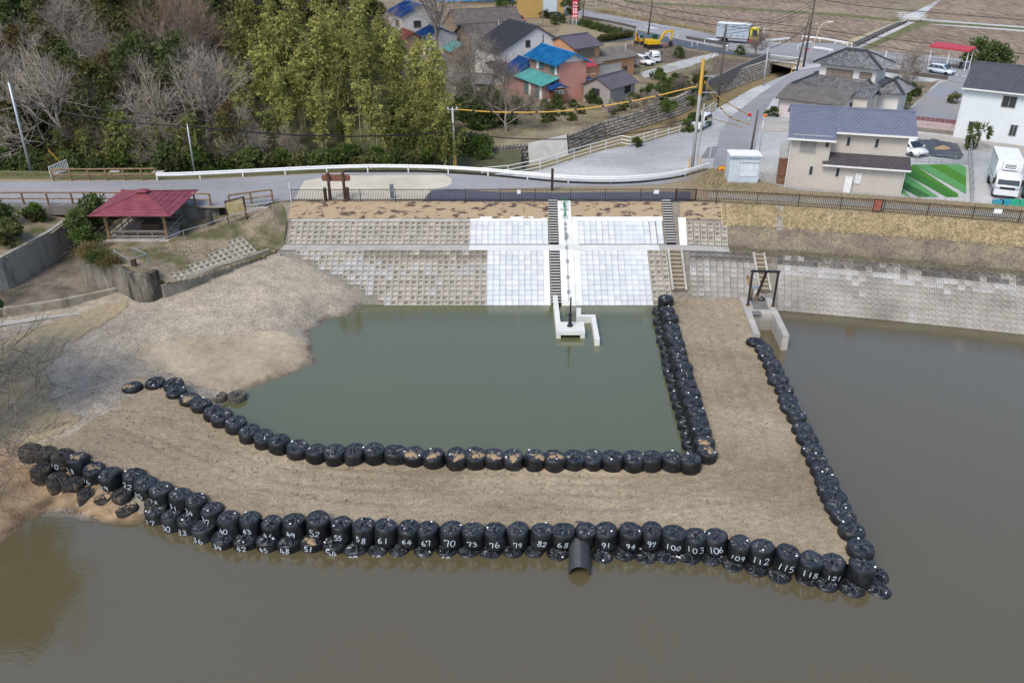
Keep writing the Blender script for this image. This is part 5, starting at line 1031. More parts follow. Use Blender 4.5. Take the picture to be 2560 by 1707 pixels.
M_tile_k = mat('charcoal_tile', (.075, .078, .092), .55, .1, 1); M_tile_blue = mat('bright_blue_tile', (.012, .16, .40), .4, .25, 1, spec=.5, c2=(.03, .25, .52)); M_tile_navy = mat('navy_tile', (.02, .085, .26), .45, .2, 1, spec=.5)
M_teal = mat('teal_metal', (.10, .34, .32), .5, .15, .8); M_seam = mat('purple_grey_metal', (.115, .10, .125), .45, .12, .6, spec=.5); M_slate = mat('worn_slate', (.145, .135, .125), .9, .2, .8, fine=.2); M_gutter = mat('gutter_white', (.68, .68, .66), .5)
M_rooft = mat('faded_brown_tile', (.12, .105, .10), .8, .2, 1)
# ---- beige house
bw = wallm('beige_siding', (.475, .435, .385), .05); r = house('house', 'beige two storey house with blue grey tiled roof behind the crest', 26.4, 77.9, -15)
MB().bx(0, 0, 0, 10.3, 6.8, 2.62).build('ground_floor_wall', bw, r); MB().bx(0, 0, 2.62, 3.5, 6.8, 5.08).build('upper_wall', bw, r); MB().bx(3.5, 1.25, 2.62, 10.3, 6.8, 5.55).build('upper_wall', bw, r); MB().bx(.05, 1.3, 5.0, 3.6, 6.7, 5.5).build('upper_wall', bw, r)
s_ = .42; zr = 5.55 + 3.0 * s_
e = lambda x, y: (x, y, zr - (4.25 - y) * s_)
slope(r, e(-.45, -.5), e(3.85, -.5), e(3.85, 4.25), e(-.45, 4.25), M_tile_b, 'flat_tile', .38, .3); slope(r, e(3.87, .75), e(10.9, .75), e(10.9, 4.25), e(3.87, 4.25), M_tile_b, 'flat_tile', .38, .3)
slope(r, (10.9, 7.3, zr - 3.05 * s_), (-.45, 7.3, zr - 3.05 * s_), (-.45, 4.25, zr), (10.9, 4.25, zr), M_tile_b, 'none'); MB().bar((-.45, 4.25, zr + .05), (10.9, 4.25, zr + .05), .25, .12).build('ridge_cap', M_tile_b, r)
for x in (.05, 10.25): MB().add([(x - .04, 1.2, 5.4), (x - .04, 6.8, 5.4), (x - .04, 4.25, zr - .1), (x + .04, 1.2, 5.4), (x + .04, 6.8, 5.4), (x + .04, 4.25, zr - .1)], [(0, 1, 2), (5, 4, 3), (0, 3, 4, 1), (1, 4, 5, 2), (2, 5, 3, 0)]).build('gable_wall', bw, r)
MB().bar((-.45, -.56, e(0, -.5)[2] - .08), (3.85, -.56, e(0, -.5)[2] - .08), .12, .16).build('gutter', M_gutter, r); MB().bar((3.87, .69, e(0, .75)[2] - .08), (10.9, .69, e(0, .75)[2] - .08), .12, .16).build('gutter', M_gutter, r)
slope(r, (3.0, -.45, 2.55), (10.75, -.45, 2.55), (10.75, 1.24, 3.3), (3.0, 1.24, 3.3), M_tile_br, 'flat_tile', .36, .27); MB().bar((3.0, -.52, 2.46), (10.75, -.52, 2.46), .12, .14).build('gutter', M_gutter, r)
for x in (-.06, 10.36): MB().bar((x, -.06, 0), (x, -.06, 4.9 if x < 0 else 2.4), .07, .07).build('downpipe', M_gutter, r)
win(r, 'f', .7, 3.35, 1.6, 1.35, m=mat('shutter_grey', (.25, .235, .22), .6), mull=0, name='shuttered_window', fm=M_alu)
for x in (3.0,): win(r, 'f', x, 4.05, .3, .62, m=M_glass, mull=0)
for x in (4.9, 7.4): win(r, 'f', x, 3.95, .42, .9, mull=0, fm=M_alu, y=1.25)
for x in (1.9, 4.3): win(r, 'f', x, 1.3, .42, .9, mull=0, fm=M_alu)
lv = win(r, 'f', 6.05, .75, .7, 1.1, m=M_gutter, mull=0, name='louvre', fm=M_alu)
for k in range(7): MB().bx(6.12, -.075, .85 + .14 * k, 6.68, -.059, .93 + .14 * k).build('slat', M_gutter, lv)
MB().bx(-.8, .6, 0, -.02, 2.4, 2.5).build('brick_porch', mat('brown_brick', (.16, .075, .05), .9, .2, 4), r); MB().bx(-.85, .9, 2.5, -.02, 2.1, 3.9).build('bay_window', M_alu, r)
MB().bx(5.25, -.42, -.1, 5.9, -.02, 1.45).build('water_heater', mat('heater', (.72, .73, .73), .4), None, label='white water heater cabinet against the beige house wall', cat='water heater')
bpy.context.view_layer.update(); o = [x for x in bpy.data.objects if x.name.startswith('water_heater')][0]; o.matrix_world = r.matrix_world @ Matrix.Translation((0, 0, 0))
# ---- white house on the right
ww = wallm('pale_siding', (.60, .64, .655), .04); r = house('house', 'pale white two storey house with charcoal roof at the right edge', 51.3, 96.4, -34)
MB().bx(0, 0, 0, 15, 8, 5.85).build('wall', ww, r); gable(r, 0, 15, 0, 8, 5.85, 1.9, M_tile_k, ww, 'x', .5, 'flat_tile', .5, .33); MB().bar((-.3, -.56, 5.55), (15, -.56, 5.55), .14, .14).build('gutter', M_gutter, r)
for x, z, w_, h_ in ((3.9, 3.9, 1.5, 1.3), (7.0, 3.9, 1.5, 1.3), (1.2, 1.2, 1.3, .8), (5.4, .9, .8, 1.3), (9.5, 1, 1.5, 1.3)): win(r, 'f', x, z, w_, h_, fm=M_alu)
MB().bx(-.06, -.06, 0, .02, .02, 5.6).build('downpipe', M_gutter, r)
# ---- japanese tiled house with its annex
jw = wallm('plaster_white', (.60, .585, .555)); pw = wallm('pinkish_render', (.53, .47, .455)); r = house('house', 'white japanese house with layered grey tiled hip roofs', 33.7, 106.4, -37)
MB().bx(-.2, 6.6, 0, 9.6, 14, 3.0).build('ground_floor_wall', jw, r); MB().bx(1.7, 8.2, 3.0, 8.8, 12.6, 5.7).build('upper_wall', jw, r); MB().bx(5.6, 3.5, 0, 9.6, 6.6, 2.9).build('wing_wall', wallm('cream_panel', (.50, .47, .41)), r)
hip(r, -.2, 9.6, 6.6, 14, 2.95, 2.1, M_tile_g, .75); hip(r, 1.7, 8.8, 8.2, 12.6, 5.6, 1.5, M_tile_g, .75); hip(r, 9.3, 12.2, 8.2, 12.5, 2.9, 1.3, M_tile_g, .5); MB().bx(9.6, 8.4, 0, 12, 12.3, 2.9).build('wing_wall', jw, r)
slope(r, (5.4, 3.2, 2.9), (10.1, 3.2, 2.9), (10.1, 6.6, 3.9), (5.4, 6.6, 3.9), M_tile_g, 'tile')
win(r, 'f', 2.6, 4.0, 3.4, 1.05, mull=3, m=mat('tan_glass', (.20, .165, .14), .3), y=8.2); win(r, 'f', 6.8, 4.2, 1.5, .8, m=mat('tan_glass', (0, 0, 0)), y=8.2); win(r, 'f', 6.4, 1.3, 1.5, .8, mull=4, y=3.5)
win(r, 'l', 3.6, 8.3, 1, 1, y=2.4) if False else None
r2 = house('annex', 'low pinkish annex with worn grey roof in front of the tiled house', 33.7, 106.4, -37, cat='outbuilding')
MB().bx(0, 0, 0, 7.6, 3.4, 2.45).build('wall', pw, r2); MB().add([(0, 0, 2.45), (0, 3.4, 2.45), (0, 3.4, 3.3), (7.6, 0, 2.45), (7.6, 3.4, 2.45), (7.6, 3.4, 3.3)], [(0, 1, 2), (5, 4, 3), (0, 2, 5, 3)]).build('upper_wall', pw, r2)
slope(r2, (-.4, -.5, 2.4), (7.9, -.5, 2.4), (7.9, 3.6, 3.45), (-.4, 3.6, 3.45), M_slate, 'seam', .35); MB().bar((-.4, -.56, 2.32), (7.9, -.56, 2.32), .1, .1).build('gutter', M_frame, r2); MB().bar((-.06, -.06, 0), (-.06, -.06, 2.3), .08, .08).build('downpipe', M_frame, r2); win(r2, 'f', 6.0, .9, .5, .9)
# ---- pink house with blue roofs
pk = wallm('salmon_render', (.50, .245, .195)); pk2 = wallm('mauve_shade_wall', (.33, .20, .18)); th = 27; r = house('house', 'salmon pink house with bright blue roof and teal lean-to', 4.2, 113.1, th)
MB().bx(0, 0, 0, 2.35, 7.6, 2.5).build('ground_floor_wall', pk2, r); MB().bx(2.3, 0, 0, 6.5, 8.4, 5.15).build('upper_wall', pk, r)
MB().bx(2.26, .1, 3.2, 2.3, 8.3, 5.1).build('shade_face', pk2, r)  # darker sheet over the left face: its shade is put into the colour
gable(r, 2.3, 6.5, 0, 8.4, 5.15, 1.05, M_tile_blue, mat('gable_white', (.66, .64, .62), .8), 'y', .7, 'tile', .3, .28, gv=.5)
slope(r, (-.45, 8.2, 2.4), (-.45, -.3, 2.4), (2.28, -.3, 3.25), (2.28, 8.2, 3.25), M_teal, 'seam', .42)
for y_ in (1.1, 4.2):
    win(r, 'l', y_, 3.55, 1.2, 1.25, m=mat('teal_glass', (.10, .17, .18), .2), mull=0, y=2.26); MB().bx(2.2, y_ + (1.25 if y_ > 2 else -.65), 3.5, 2.25, y_ + (1.9 if y_ > 2 else -.05), 4.8).build('shutter_panel', M_white, r); MB().bx(1.85, y_ - .1, 4.85, 2.26, y_ + 1.3, 4.9).build('window_hood', M_teal, r)
    win(r, 'l', y_, .5, 1.3, 1.75, m=mat('teal_glass', (0, 0, 0)), mull=0, y=0); MB().bx(-.06, y_ - .65, .45, -.01, y_ - .05, 2.2).build('shutter_panel', M_white, r)
MB().bx(.9, -1.15, 0, 2.6, -.01, 2.15).build('porch', mat('reddish_wood', (.22, .085, .045), .7, .2, 3), r); gable(r, .7, 2.8, -1.3, -.02, 2.2, .45, M_tile_navy, M_white, 'y', .3, 'tile', .3, .28, gv=.25)
MB().bx(1.0, -1.2, 1.35, 2.5, -1.16, 1.9).build('porch_window', M_white, r)
for k in range(4): MB().bx(1.06 + .36 * k, -1.215, 1.42, 1.34 + .36 * k, -1.2, 1.83).build('pane', mat('tan_glass', (0, 0, 0)), r)
MB().bx(.6, 8.4, 0, 5.2, 12.6, 2.7).build('wing_wall', pk2, r); gable(r, .6, 5.2, 8.4, 12.6, 2.75, 1.3, M_tile_navy, M_white, 'y', .7, 'tile', .3, .28, gv=.4)
# ---- white gabled house behind it
wh = wallm('white_render', (.64, .625, .61)); r = house('house', 'tall white gabled house with dark grey tiles behind the pink house', -1.6, 126.2, 27)
MB().bx(0, 0, 0, 11.4, 9, 4.6).build('wall', wh, r); gable(r, 0, 11.4, 0, 9, 4.6, 3.1, M_tile_k, wh, 'y', .5, 'tile', .34, .32, rp=.52)
win(r, 'f', 4.0, 4.9, .8, 1.0, mull=0); MB().bx(-.9, -.4, 0, .6, 3, 2.7).build('wing_wall', wh, r); slope(r, (-1.2, 3.2, 2.6), (-1.2, -.8, 2.6), (.7, -.8, 3.1), (.7, 3.2, 3.1), M_tile_k, 'tile')
MB().bar((6.9, -.07, .2), (6.9, -.07, 6.6), .1, .08).build('downpipe', M_frame, r)
# ---- taupe garden house
tw = wallm('taupe_siding', (.32, .285, .27)); r = house('garden_house', 'taupe shed with ribbed purple grey roof above the stone wall', 9.7, 115.1, -40, cat='shed')
MB().bx(0, 0, 0, 4.3, 6.0, 2.35).build('wall', tw, r); gable(r, 0, 4.3, 0, 6.0, 2.35, 1.05, M_seam, tw, 'y', .4, 'seam', .42, gv=.3); win(r, 'f', 1.3, 1.0, 1.3, .95); win(r, 'r', 3.4, 1.0, 1.5, .95, W=4.3)
for k in range(11): MB().bx(.35 * k + .2, -.012, .1, .35 * k + .22, -.001, 2.3).build('siding_seam', mat('taupe_seam', (.20, .18, .17), .8), r)
MB().bx(-.08, -.08, -.15, 4.38, 6.08, .12).build('footing', M_concrete, r)
# ---- orange house with garage
ow = wallm('apricot_render', (.52, .275, .15)); r = house('house', 'apricot two storey house with ribbed purple grey roof', 9.0, 126.6, 39)
MB().bx(0, 0, 0, 5.2, 6, 5.2).build('wall', ow, r); gable(r, 0, 5.2, 0, 6, 5.2, 1.1, M_seam, ow, 'x', .6, 'seam', .45); win(r, 'f', .8, 3.5, 3.4, 1.2, mull=3, m=mat('tan_glass', (0, 0, 0))); MB().bx(.6, -.35, 4.75, 4.4, -.02, 4.82).build('window_hood', M_alu, r)
slope(r, (-.6, -2.0, 2.7), (4.2, -2.0, 2.7), (4.2, 0, 3.3), (-.6, 0, 3.3), M_slate, 'tile'); MB().bx(-.3, -1.6, 0, 3.9, 0, 2.7).build('wing_wall', ow, r)
r = house('garage', 'low apricot garage with worn dark roof beside the parked cars', 12.6, 128.2, 39, cat='garage')
MB().bx(0, 0, 0, 8.0, 5.2, 2.9).build('wall', ow, r); slope(r, (-.3, -.5, 2.85), (8.5, -.5, 2.85), (8.5, 3.2, 3.9), (-.3, 3.2, 3.9), M_slate, 'tile'); slope(r, (8.5, 5.6, 3.2), (-.3, 5.6, 3.2), (-.3, 3.2, 3.9), (8.5, 3.2, 3.9), M_slate, 'none')
MB().bx(.2, -.06, 0, 5.2, -.01, 2.3).build('shutter', mat('cream_shutter', (.55, .52, .45), .6), r); MB().bx(5.6, -.4, 1.0, 6.2, -.02, 1.6).build('heater_box', M_dkwood, r)
r = house('balcony', 'red lean-to canopy over a balcony beside the pink house', 9.6, 119.4, 27, cat='canopy')
slope(r, (0, 0, 3.6), (2.6, 0, 3.6), (2.6, 1.6, 4.3), (0, 1.6, 4.3), mat('red_canopy', (.35, .06, .06), .5), 'seam', .4)
for x in (.05, 1.3, 2.55): MB().bar((x, 0, 0), (x, 0, 3.55), .08, .08).build('post', mat('red_post', (.28, .06, .06), .6), r)
for z in (1.9, 2.6): MB().bar((0, 0, z), (2.6, 0, z), .06, .06).build('rail', M_white, r)
MB().bx(-.05, 0, 1.7, 2.65, 1.7, 1.82).build('deck', M_tile_navy, r)
# ---- houses further back
def simple(label, x, y, deg, W_, D_, h, rise, mw, mr, ridge='x', style='tile', wins=(), cat='house', ov=.5):
    r = house('house', label, x, y, deg, cat=cat); MB().bx(0, 0, 0, W_, D_, h).build('wall', mw, r); gable(r, 0, W_, 0, D_, h, rise, mr, mw, ridge, ov, style, .4, .4)
    for w_ in wins: win(r, *w_)
    return r
simple('white two storey house with blue roof behind the big bare tree', -19.5, 158, 27, 7.5, 8, 5.6, 1.6, wh, M_tile_navy, 'y', wins=[('l', 2, 3.4, 2, 1.2), ('f', 2, 3.4, 1.4, 1.2)])
simple('lower white wing with blue roof beside the bare tree', -15.0, 151, 27, 6, 5, 3.0, 1.2, wh, M_tile_navy, 'y')
simple('wide house with sky blue roof at the back of the hamlet', -16, 196, 12, 15, 9, 4.0, 1.8, wallm('ochre_wall', (.42, .33, .22)), M_tile_blue, 'x')
simple('long low house with faded brown tiles in the hamlet', -10.5, 168, 20, 13, 7, 3.0, 2.0, wallm('brown_wall', (.28, .2, .14)), M_rooft, 'x')
simple('second low house with faded brown tiles nearer the bare tree', -7.5, 152, 27, 9, 6, 2.8, 1.7, wallm('tan_wood', (.34, .22, .13)), M_rooft, 'x')
simple('peach walled house with flat blue roof at the far edge', -8.5, 212, 8, 7, 6, 6.2, .5, wallm('peach_wall', (.52, .38, .28)), M_tile_blue, 'x', 'none')
simple('low white building with thin blue roof left of the mustard store', -1.6, 203, 6, 6.2, 5, 3.2, .6, wh, M_tile_blue, 'x', 'none')
simple('rust red roofed shed below the big bare tree', -19.5, 150, 27, 5.5, 5, 2.2, 1.5, wallm('brown_wall', (0, 0, 0)), mat('rust_roof', (.20, .05, .04), .7, .3, 1), 'y', 'seam', cat='shed')
simple('small tan hut with green trimmed roof near the bare tree', -9.8, 142.5, 27, 3.6, 3.4, 2.2, .8, wallm('tan_wood', (0, 0, 0)), M_teal, 'y', 'seam', cat='shed')
simple('pale weathered shed with grey roof at the edge of the bamboo', -8.3, 118.3, -14, 5.2, 3.6, 2.1, .7, wallm('pale_shed', (.50, .50, .44)), M_slate, 'x', 'seam', cat='shed')
simple('tiny grey roofed hut between the bare trees', -10.8, 131, 20, 3.2, 3, 1.9, .8, wallm('pale_shed', (0, 0, 0)), M_slate, 'y', 'seam', cat='shed')
r = house('store', 'mustard yellow store with a pale roller shutter by the road', 5.2, 200, 10, cat='building'); mu = wallm('mustard_wall', (.46, .30, .11))
MB().bx(0, 0, 0, 6.6, 8, 8).build('wall', mu, r); MB().bx(1.8, -.06, .1, 5.0, -.01, 4.4).build('shutter', mat('pale_shutter', (.55, .62, .66), .5), r); MB().bx(-4, .3, 0, -.01, 6, 6.5).build('wing_wall', mu, r); MB().bx(-.1, -.1, 8, 6.7, 8.1, 8.2).build('roof', M_slate, r)
# ---- walls, canopy, kiosks
r = thing('block_wall', 'purple and pink panel boundary wall in front of the white house', 'wall'); a, c = G(2270, 325, ZG), G(2600, 362, ZG); n = 26; m1, m2 = mat('plum_panel', (.19, .085, .095), .85, .2), mat('pink_panel', (.42, .32, .31), .85, .15)
MB().bar(a + Vector((0, 0, .2)), c + Vector((0, 0, .2)), .22, .5).build('footing', M_joint, r)
for k in range(n):
    for j, m in enumerate((m2, m2, m1)): p0, p1 = a.lerp(c, (k + .03) / n), a.lerp(c, (k + .97) / n); MB().bar(p0 + Vector((0, 0, .65 + .42 * j)), p1 + Vector((0, 0, .65 + .42 * j)), .14, .40).build('panel', m, r)
r = thing('bus_shelter', 'open roadside shelter with a long red roof on white posts', 'shelter'); a, c = G(2320, 165, ZG), G(2410, 178, ZG); t = (c - a).normalized(); n_ = Vector((-t.y, t.x, 0)); H_ = 2.9
q = [a - t * .3 - n_ * .5, c + t * .3 - n_ * .5, c + t * .3 + n_ * 1.8, a - t * .3 + n_ * 1.8]; MB().add([p + Vector((0, 0, H_ + (0 if k < 2 else .35))) for k, p in enumerate(q)] + [p + Vector((0, 0, H_ + .28 + (0 if k < 2 else .35))) for k, p in enumerate(q)], [(3, 2, 1, 0), (4, 5, 6, 7), (0, 1, 5, 4), (1, 2, 6, 5), (2, 3, 7, 6), (3, 0, 4, 7)]).build('roof', mat('shelter_red', (.42, .045, .06), .5), r)
for s in (0, .5, 1):
    for d_ in (0, 1.6): p = a.lerp(c, s) + n_ * d_; MB().bar(p, p + Vector((0, 0, H_ + .1)), .1, .1).build('post', M_white, r)
    p = a.lerp(c, s); MB().bar(a + Vector((0, 0, H_ - .02)), c + Vector((0, 0, H_ - .02)), .1, .14).build('beam', M_white, r) if s == 0 else None
pb = a.lerp(c, .72) + n_ * 1.0; r = thing('bench', 'low dark bench under the red roofed shelter', 'bench', pb, math.atan2(t.y, t.x)); MB().bx(-1.2, -.2, .38, .9, .2, .45).build('seat', M_dkwood, r)
for x in (-1.1, .8): MB().bx(x - .04, -.18, 0, x + .04, .18, .38).build('leg', M_dkwood, r)
# someone in dark clothes sitting on that bench
def skin(name, pts, edges, rad, m, parent):
    me = bpy.data.meshes.new(name); me.from_pydata(pts, edges, []); o = bpy.data.objects.new(name, me); col.objects.link(o); o.parent = parent
    md = o.modifiers.new('skin', 'SKIN'); sv = me.skin_vertices[0].data
    for k, x in enumerate(rad): sv[k].radius = (x, x)
    sv[0].use_root = True; s = o.modifiers.new('sub', 'SUBSURF'); s.levels = s.render_levels = 1; me.materials.append(m); return o
pr = thing('person', 'person in black clothes sitting on the bench under the shelter', 'person', pb + t * .5, math.atan2(t.y, t.x) + math.pi * 0)
skin('body', [(0, 0, .52), (0, .02, .8), (0, .03, 1.02), (0, .02, 1.12), (.1, 0, .52), (.12, -.42, .5), (.12, -.44, .08), (.12, -.58, .05), (-.1, 0, .52), (-.12, -.42, .5), (-.12, -.44, .08), (-.12, -.58, .05), (.2, .02, 1.0), (.24, -.06, .74), (.14, -.28, .62), (-.2, .02, 1.0), (-.24, -.06, .74), (-.14, -.28, .62)], [(0, 1), (1, 2), (2, 3), (0, 4), (4, 5), (5, 6), (6, 7), (0, 8), (8, 9), (9, 10), (10, 11), (2, 12), (12, 13), (13, 14), (2, 15), (15, 16), (16, 17)], [.16, .15, .13, .06, .1, .08, .05, .04, .1, .08, .05, .04, .07, .05, .035, .07, .05, .035], mat('black_cloth', (.012, .012, .014), .8), pr)
MB().lathe([(.0, -.12), (.06, -.11), (.085, -.03), (.09, .04), (.06, .11), (.0, .125)], 10).build('head', mat('skin_tone', (.35, .2, .14), .6), pr, (0, 0, 1.24), smooth=True); MB().lathe([(.095, -.03), (.1, .05), (.07, .12), (0, .14)], 10).build('hair', mat('black_hair', (.01, .01, .01), .6), pr, (0, .015, 1.245), smooth=True)
# artificial lawn, tarpaulin and fence beside the beige house
lawn = [G(2233, 500, ZG + .03), G(2255, 408, ZG + .03), G(2400, 414, ZG + .03), G(2416, 500, ZG + .03)]; r = thing('artificial_lawn', 'striped bright green artificial lawn strips beside the beige house', 'lawn')
greens = [mat('turf_a', (.035, .16, .022), .9, .12, 2), mat('turf_b', (.09, .27, .085), .9, .1, 2), mat('turf_c', (.06, .20, .02), .9, .12, 2), mat('turf_d', (.03, .13, .03), .9, .12, 2)]
zpx = lambda x, y: G(1900 + x / 3.5636, 200 + y / 3.5636, ZG)
def lawn_edge(y0):                          # one seam between strips: enters at the left or top edge, leaves at the fence
    xs = [x for x in range(1225, 1836, 5) if 755 <= y0 + .56 * (x - 1330) <= 1046 and x > 1330 - (y0 + .56 * (x - 1330) - 750) * .4]
    return (xs[0], y0 + .56 * (xs[0] - 1330)), (xs[-1], y0 + .56 * (xs[-1] - 1330))
edges = [500, 585, 665, 735, 800, 860, 935, 1000, 1050]
for k, (u, v) in enumerate(zip(edges, edges[1:])):
    (a0, a1), (c0_, c1_) = lawn_edge(u + 2), lawn_edge(v); end = (max(a1[0] - 70 * (k % 2), c1_[0]), a1[1]); q = [zpx(*a0), zpx(*end), zpx(*c1_), zpx(*c0_)]
    MB().prism([(p.x, p.y) for p in q], ZG + .03, ZG + .05 + .004 * (k % 3)).build('turf_strip', greens[[1, 2, 1, 2, 0, 1, 3, 1][k]], r)
flat('yard_sheet', [tuple(p + Vector((0, 0, -.02))) for p in (G(2228, 505, ZG), G(2250, 395, ZG), G(2416, 400, ZG), G(2426, 500, ZG))], mat('yard_grey', (.36, .37, .38), .9, .1))
tp = [(2265, 352), (2330, 350), (2395, 362), (2412, 392), (2400, 402), (2310, 390), (2262, 392)]; ctr = G(2340, 375, ZG)
def tarp_z(X, Y): return ZG + .06 + .22 * np.abs(vnoise(X, Y, .7, 2)) + .12 * np.abs(vnoise(X, Y, 2.1, 4))
tpp = [G(x, y, ZG) for x, y in tp]
field('tarpaulin', min(p.x for p in tpp), max(p.x for p in tpp), min(p.y for p in tpp), max(p.y for p in tpp), .22, tarp_z, mat('black_tarp', (.06, .065, .075), .5, .3, 1.5, spec=.4), keep=lambda X, Y: inside(tpp, X, Y), kind='thing', label='crumpled black tarpaulin over a soil heap in the lane corner', cat='tarpaulin')
p = G(2356, 374, ZG); MB().add([(1.3 * f * math.cos(t) * (1 + .5 * mnoise.noise(Vector((math.cos(t), math.sin(t), f * 3)))), .9 * f * math.sin(t) * (1 + .5 * mnoise.noise(Vector((math.cos(t), math.sin(t), 4)))), .5 * (1 - f) + .1 * mnoise.noise(Vector((t, f * 4, 1)))) for f in (1, .7, .4, .05) for t in [k * .3491 for k in range(18)]], [(i * 18 + j, i * 18 + (j + 1) % 18, (i + 1) * 18 + (j + 1) % 18, (i + 1) * 18 + j) for i in range(3) for j in range(18)]).build('soil_heap', M_dirt, None, tuple(p), label='small heap of orange soil on the black tarpaulin', cat='soil heap', smooth=True)
r = thing('mesh_fence', 'thin grey mesh fence between the lawn and the trucks', 'fence'); a, c = G(2421, 360, ZG), G(2428, 505, ZG)
for k in range(8): q = a.lerp(c, k / 7); MB().bar(q, q + Vector((0, 0, 1.3)), .05, .05).build('post', M_galv, r)
for z in (.15, .45, .75, 1.05, 1.28): MB().bar(a + Vector((0, 0, z)), c + Vector((0, 0, z)), .03, .03).build('wire', M_galv, r)
MB().bar(a + Vector((0, 0, .1)), c + Vector((0, 0, .1)), .16, .4).build('footing', M_concrete, r)
r = thing('mesh_fence', 'low grey wire fence across the yard behind the lawn', 'fence'); a, c = G(2258, 405, ZG), G(2416, 412, ZG)
for k in range(6): q = a.lerp(c, k / 5); MB().bar(q, q + Vector((0, 0, .9)), .04, .04).build('post', M_galv, r)
for z in (.1, .35, .6, .88): MB().bar(a + Vector((0, 0, z)), c + Vector((0, 0, z)), .025, .025).build('wire', M_galv, r)
# laundry sink, arrow sign and poster sign
q = G(1378, 258, ZG); r = thing('garden_sink', 'pale green sink on legs beside the pink house porch', 'sink', q, R(27)); MB().bx(-.55, -.35, .35, .55, .35, .6).build('basin', mat('pale_green', (.45, .60, .55), .4), r); MB().bx(-.48, -.28, .6, .48, .28, .604).build('inner_shade', mat('pale_green_shade', (.30, .42, .40), .4), r)  # flat darker plate on the basin, the shade inside painted as colour
for x in (-.45, .45): MB().bx(x - .04, -.3, 0, x + .04, .3, .35).build('leg', M_concrete, r)
q = G(1803, 440, ZC - .5); r = thing('arrow_sign', 'yellow sign with a red left arrow beside the metal shed', 'sign', q, -.1); MB().bx(-.28, -.03, .35, .28, 0, .9).build('panel', mat('sign_yellow', (.75, .48, .02), .5), r)
MB().add([(-.2, -.04, .62), (0, -.04, .8), (0, -.04, .68), (.2, -.04, .68), (.2, -.04, .56), (0, -.04, .56), (0, -.04, .44)], [(0, 6, 1), (2, 5, 4, 3), ]).build('arrow', mat('sign_red', (.55, .02, .02), .5), r); MB().bar((-.36, -.01, 0), (-.36, -.01, .95), .05, .05).bar((.36, -.01, 0), (.36, -.01, .95), .05, .05).bar((-.36, -.01, .95), (.36, -.01, .95), .05, .05).build('stand', mat('sign_red', (0, 0, 0)), r)
q = G(1436, 66, ZG); r = thing('shop_sign', 'tall red and white upright signboard by the road', 'signboard', q, .1); MB().bar((-.35, 0, 0), (-.35, 0, 2.0), .1, .1).build('post', M_white, r); MB().bar((.35, 0, 0), (.35, 0, 2.0), .1, .1).build('post', M_white, r); MB().bx(-.6, -.06, 1.6, .6, .06, 5.1).build('panel', mat('sign_red2', (.62, .03, .06), .5), r)
for k, z in enumerate((4.35, 3.7, 3.1, 2.55, 1.8)): MB().bx(-.42, -.08, z, .42, -.062, z + .42).build('character_block', M_white, r); MB().bx(-.2, -.09, z + .08, .05, -.081, z + .34).build('stroke', mat('sign_red2', (0, 0, 0)), r)
q = G(2010, 163, ZG); r = thing('stop_sign', 'red triangular stop sign on a post near the creek bridge', 'sign', q); MB().bar((0, 0, 0), (0, 0, 2.6), .07, .07).build('post', M_galv, r); MB().add([(-.42, -.05, 2.65), (.42, -.05, 2.65), (0, -.05, 1.9), (-.42, -.03, 2.65), (.42, -.03, 2.65), (0, -.03, 1.9)], [(0, 2, 1), (3, 4, 5), (0, 1, 4, 3), (1, 2, 5, 4), (2, 0, 3, 5)]).build('plate', mat('sign_red', (0, 0, 0)), r); MB().bx(-.2, -.062, 2.42, .2, -.052, 2.5).build('lettering', M_white, r)
# pipe guardrails by the junction
for lab, pts in [('white guardrail along the field past the truck', [(1912, 110), (1940, 108), (1972, 105)]), ('white guardrail left of the field canal', [(2005, 100), (2060, 106), (2118, 117)]), ('white guardrail round the traffic island', [(1993, 125), (2002, 118), (2028, 114)]), ('short white guardrail on the traffic island', [(2030, 128), (2056, 131), (2083, 136)])]:
    guardrail(lab, [G(x, y, ZG + .05) for x, y in pts], 3.5, .8)
picket_fence('long dark railing along the far side of the main road', [G(x, y, ZG) for x, y in [(2165, 146), (2240, 152), (2320, 160), (2420, 174), (2480, 182)]], 2.4, 'road_railing', 1.0, M_frame, .35, 200)
for lab, pts in [('low dark kerb rail on the near side of the main road', [(1455, 46), (1500, 54), (1560, 66), (1590, 74)]), ('low dark barrier along the works apron', [(1716, 98), (1760, 106), (1820, 116)]), ('dark kerb barrier by the tiled house garden', [(2210, 180), (2270, 188), (2368, 200)])]:
    r = thing('kerb_rail', lab, 'kerb'); P_ = [G(x, y, ZG) for x, y in pts]
    for a, c in zip(P_, P_[1:]): MB().bar(a + Vector((0, 0, .3)), c + Vector((0, 0, .3)), .25, .5).build('kerb_segment', M_frame, r)
# road paint
r = thing('road_arrow', 'white painted arrow on the main road near the truck', 'road marking'); flat('paint', PP([(1762, 95), (1790, 98), (1802, 101), (1780, 100)], .07), M_white, None, r); flat('paint', PP([(1610, 66), (1630, 69), (1648, 73), (1630, 72)], .07), M_white, None, r)
r = thing('lane_dashes', 'white dashed line on the main road near the silver car', 'road marking')
for x, y in [(2218, 163), (2244, 166), (2270, 170), (2298, 174), (2384, 187), (2405, 190)]: flat('dash', PP([(x, y - 1), (x + 12, y + .6), (x + 12, y + 2), (x, y + .4)], .07), M_white, None, r)
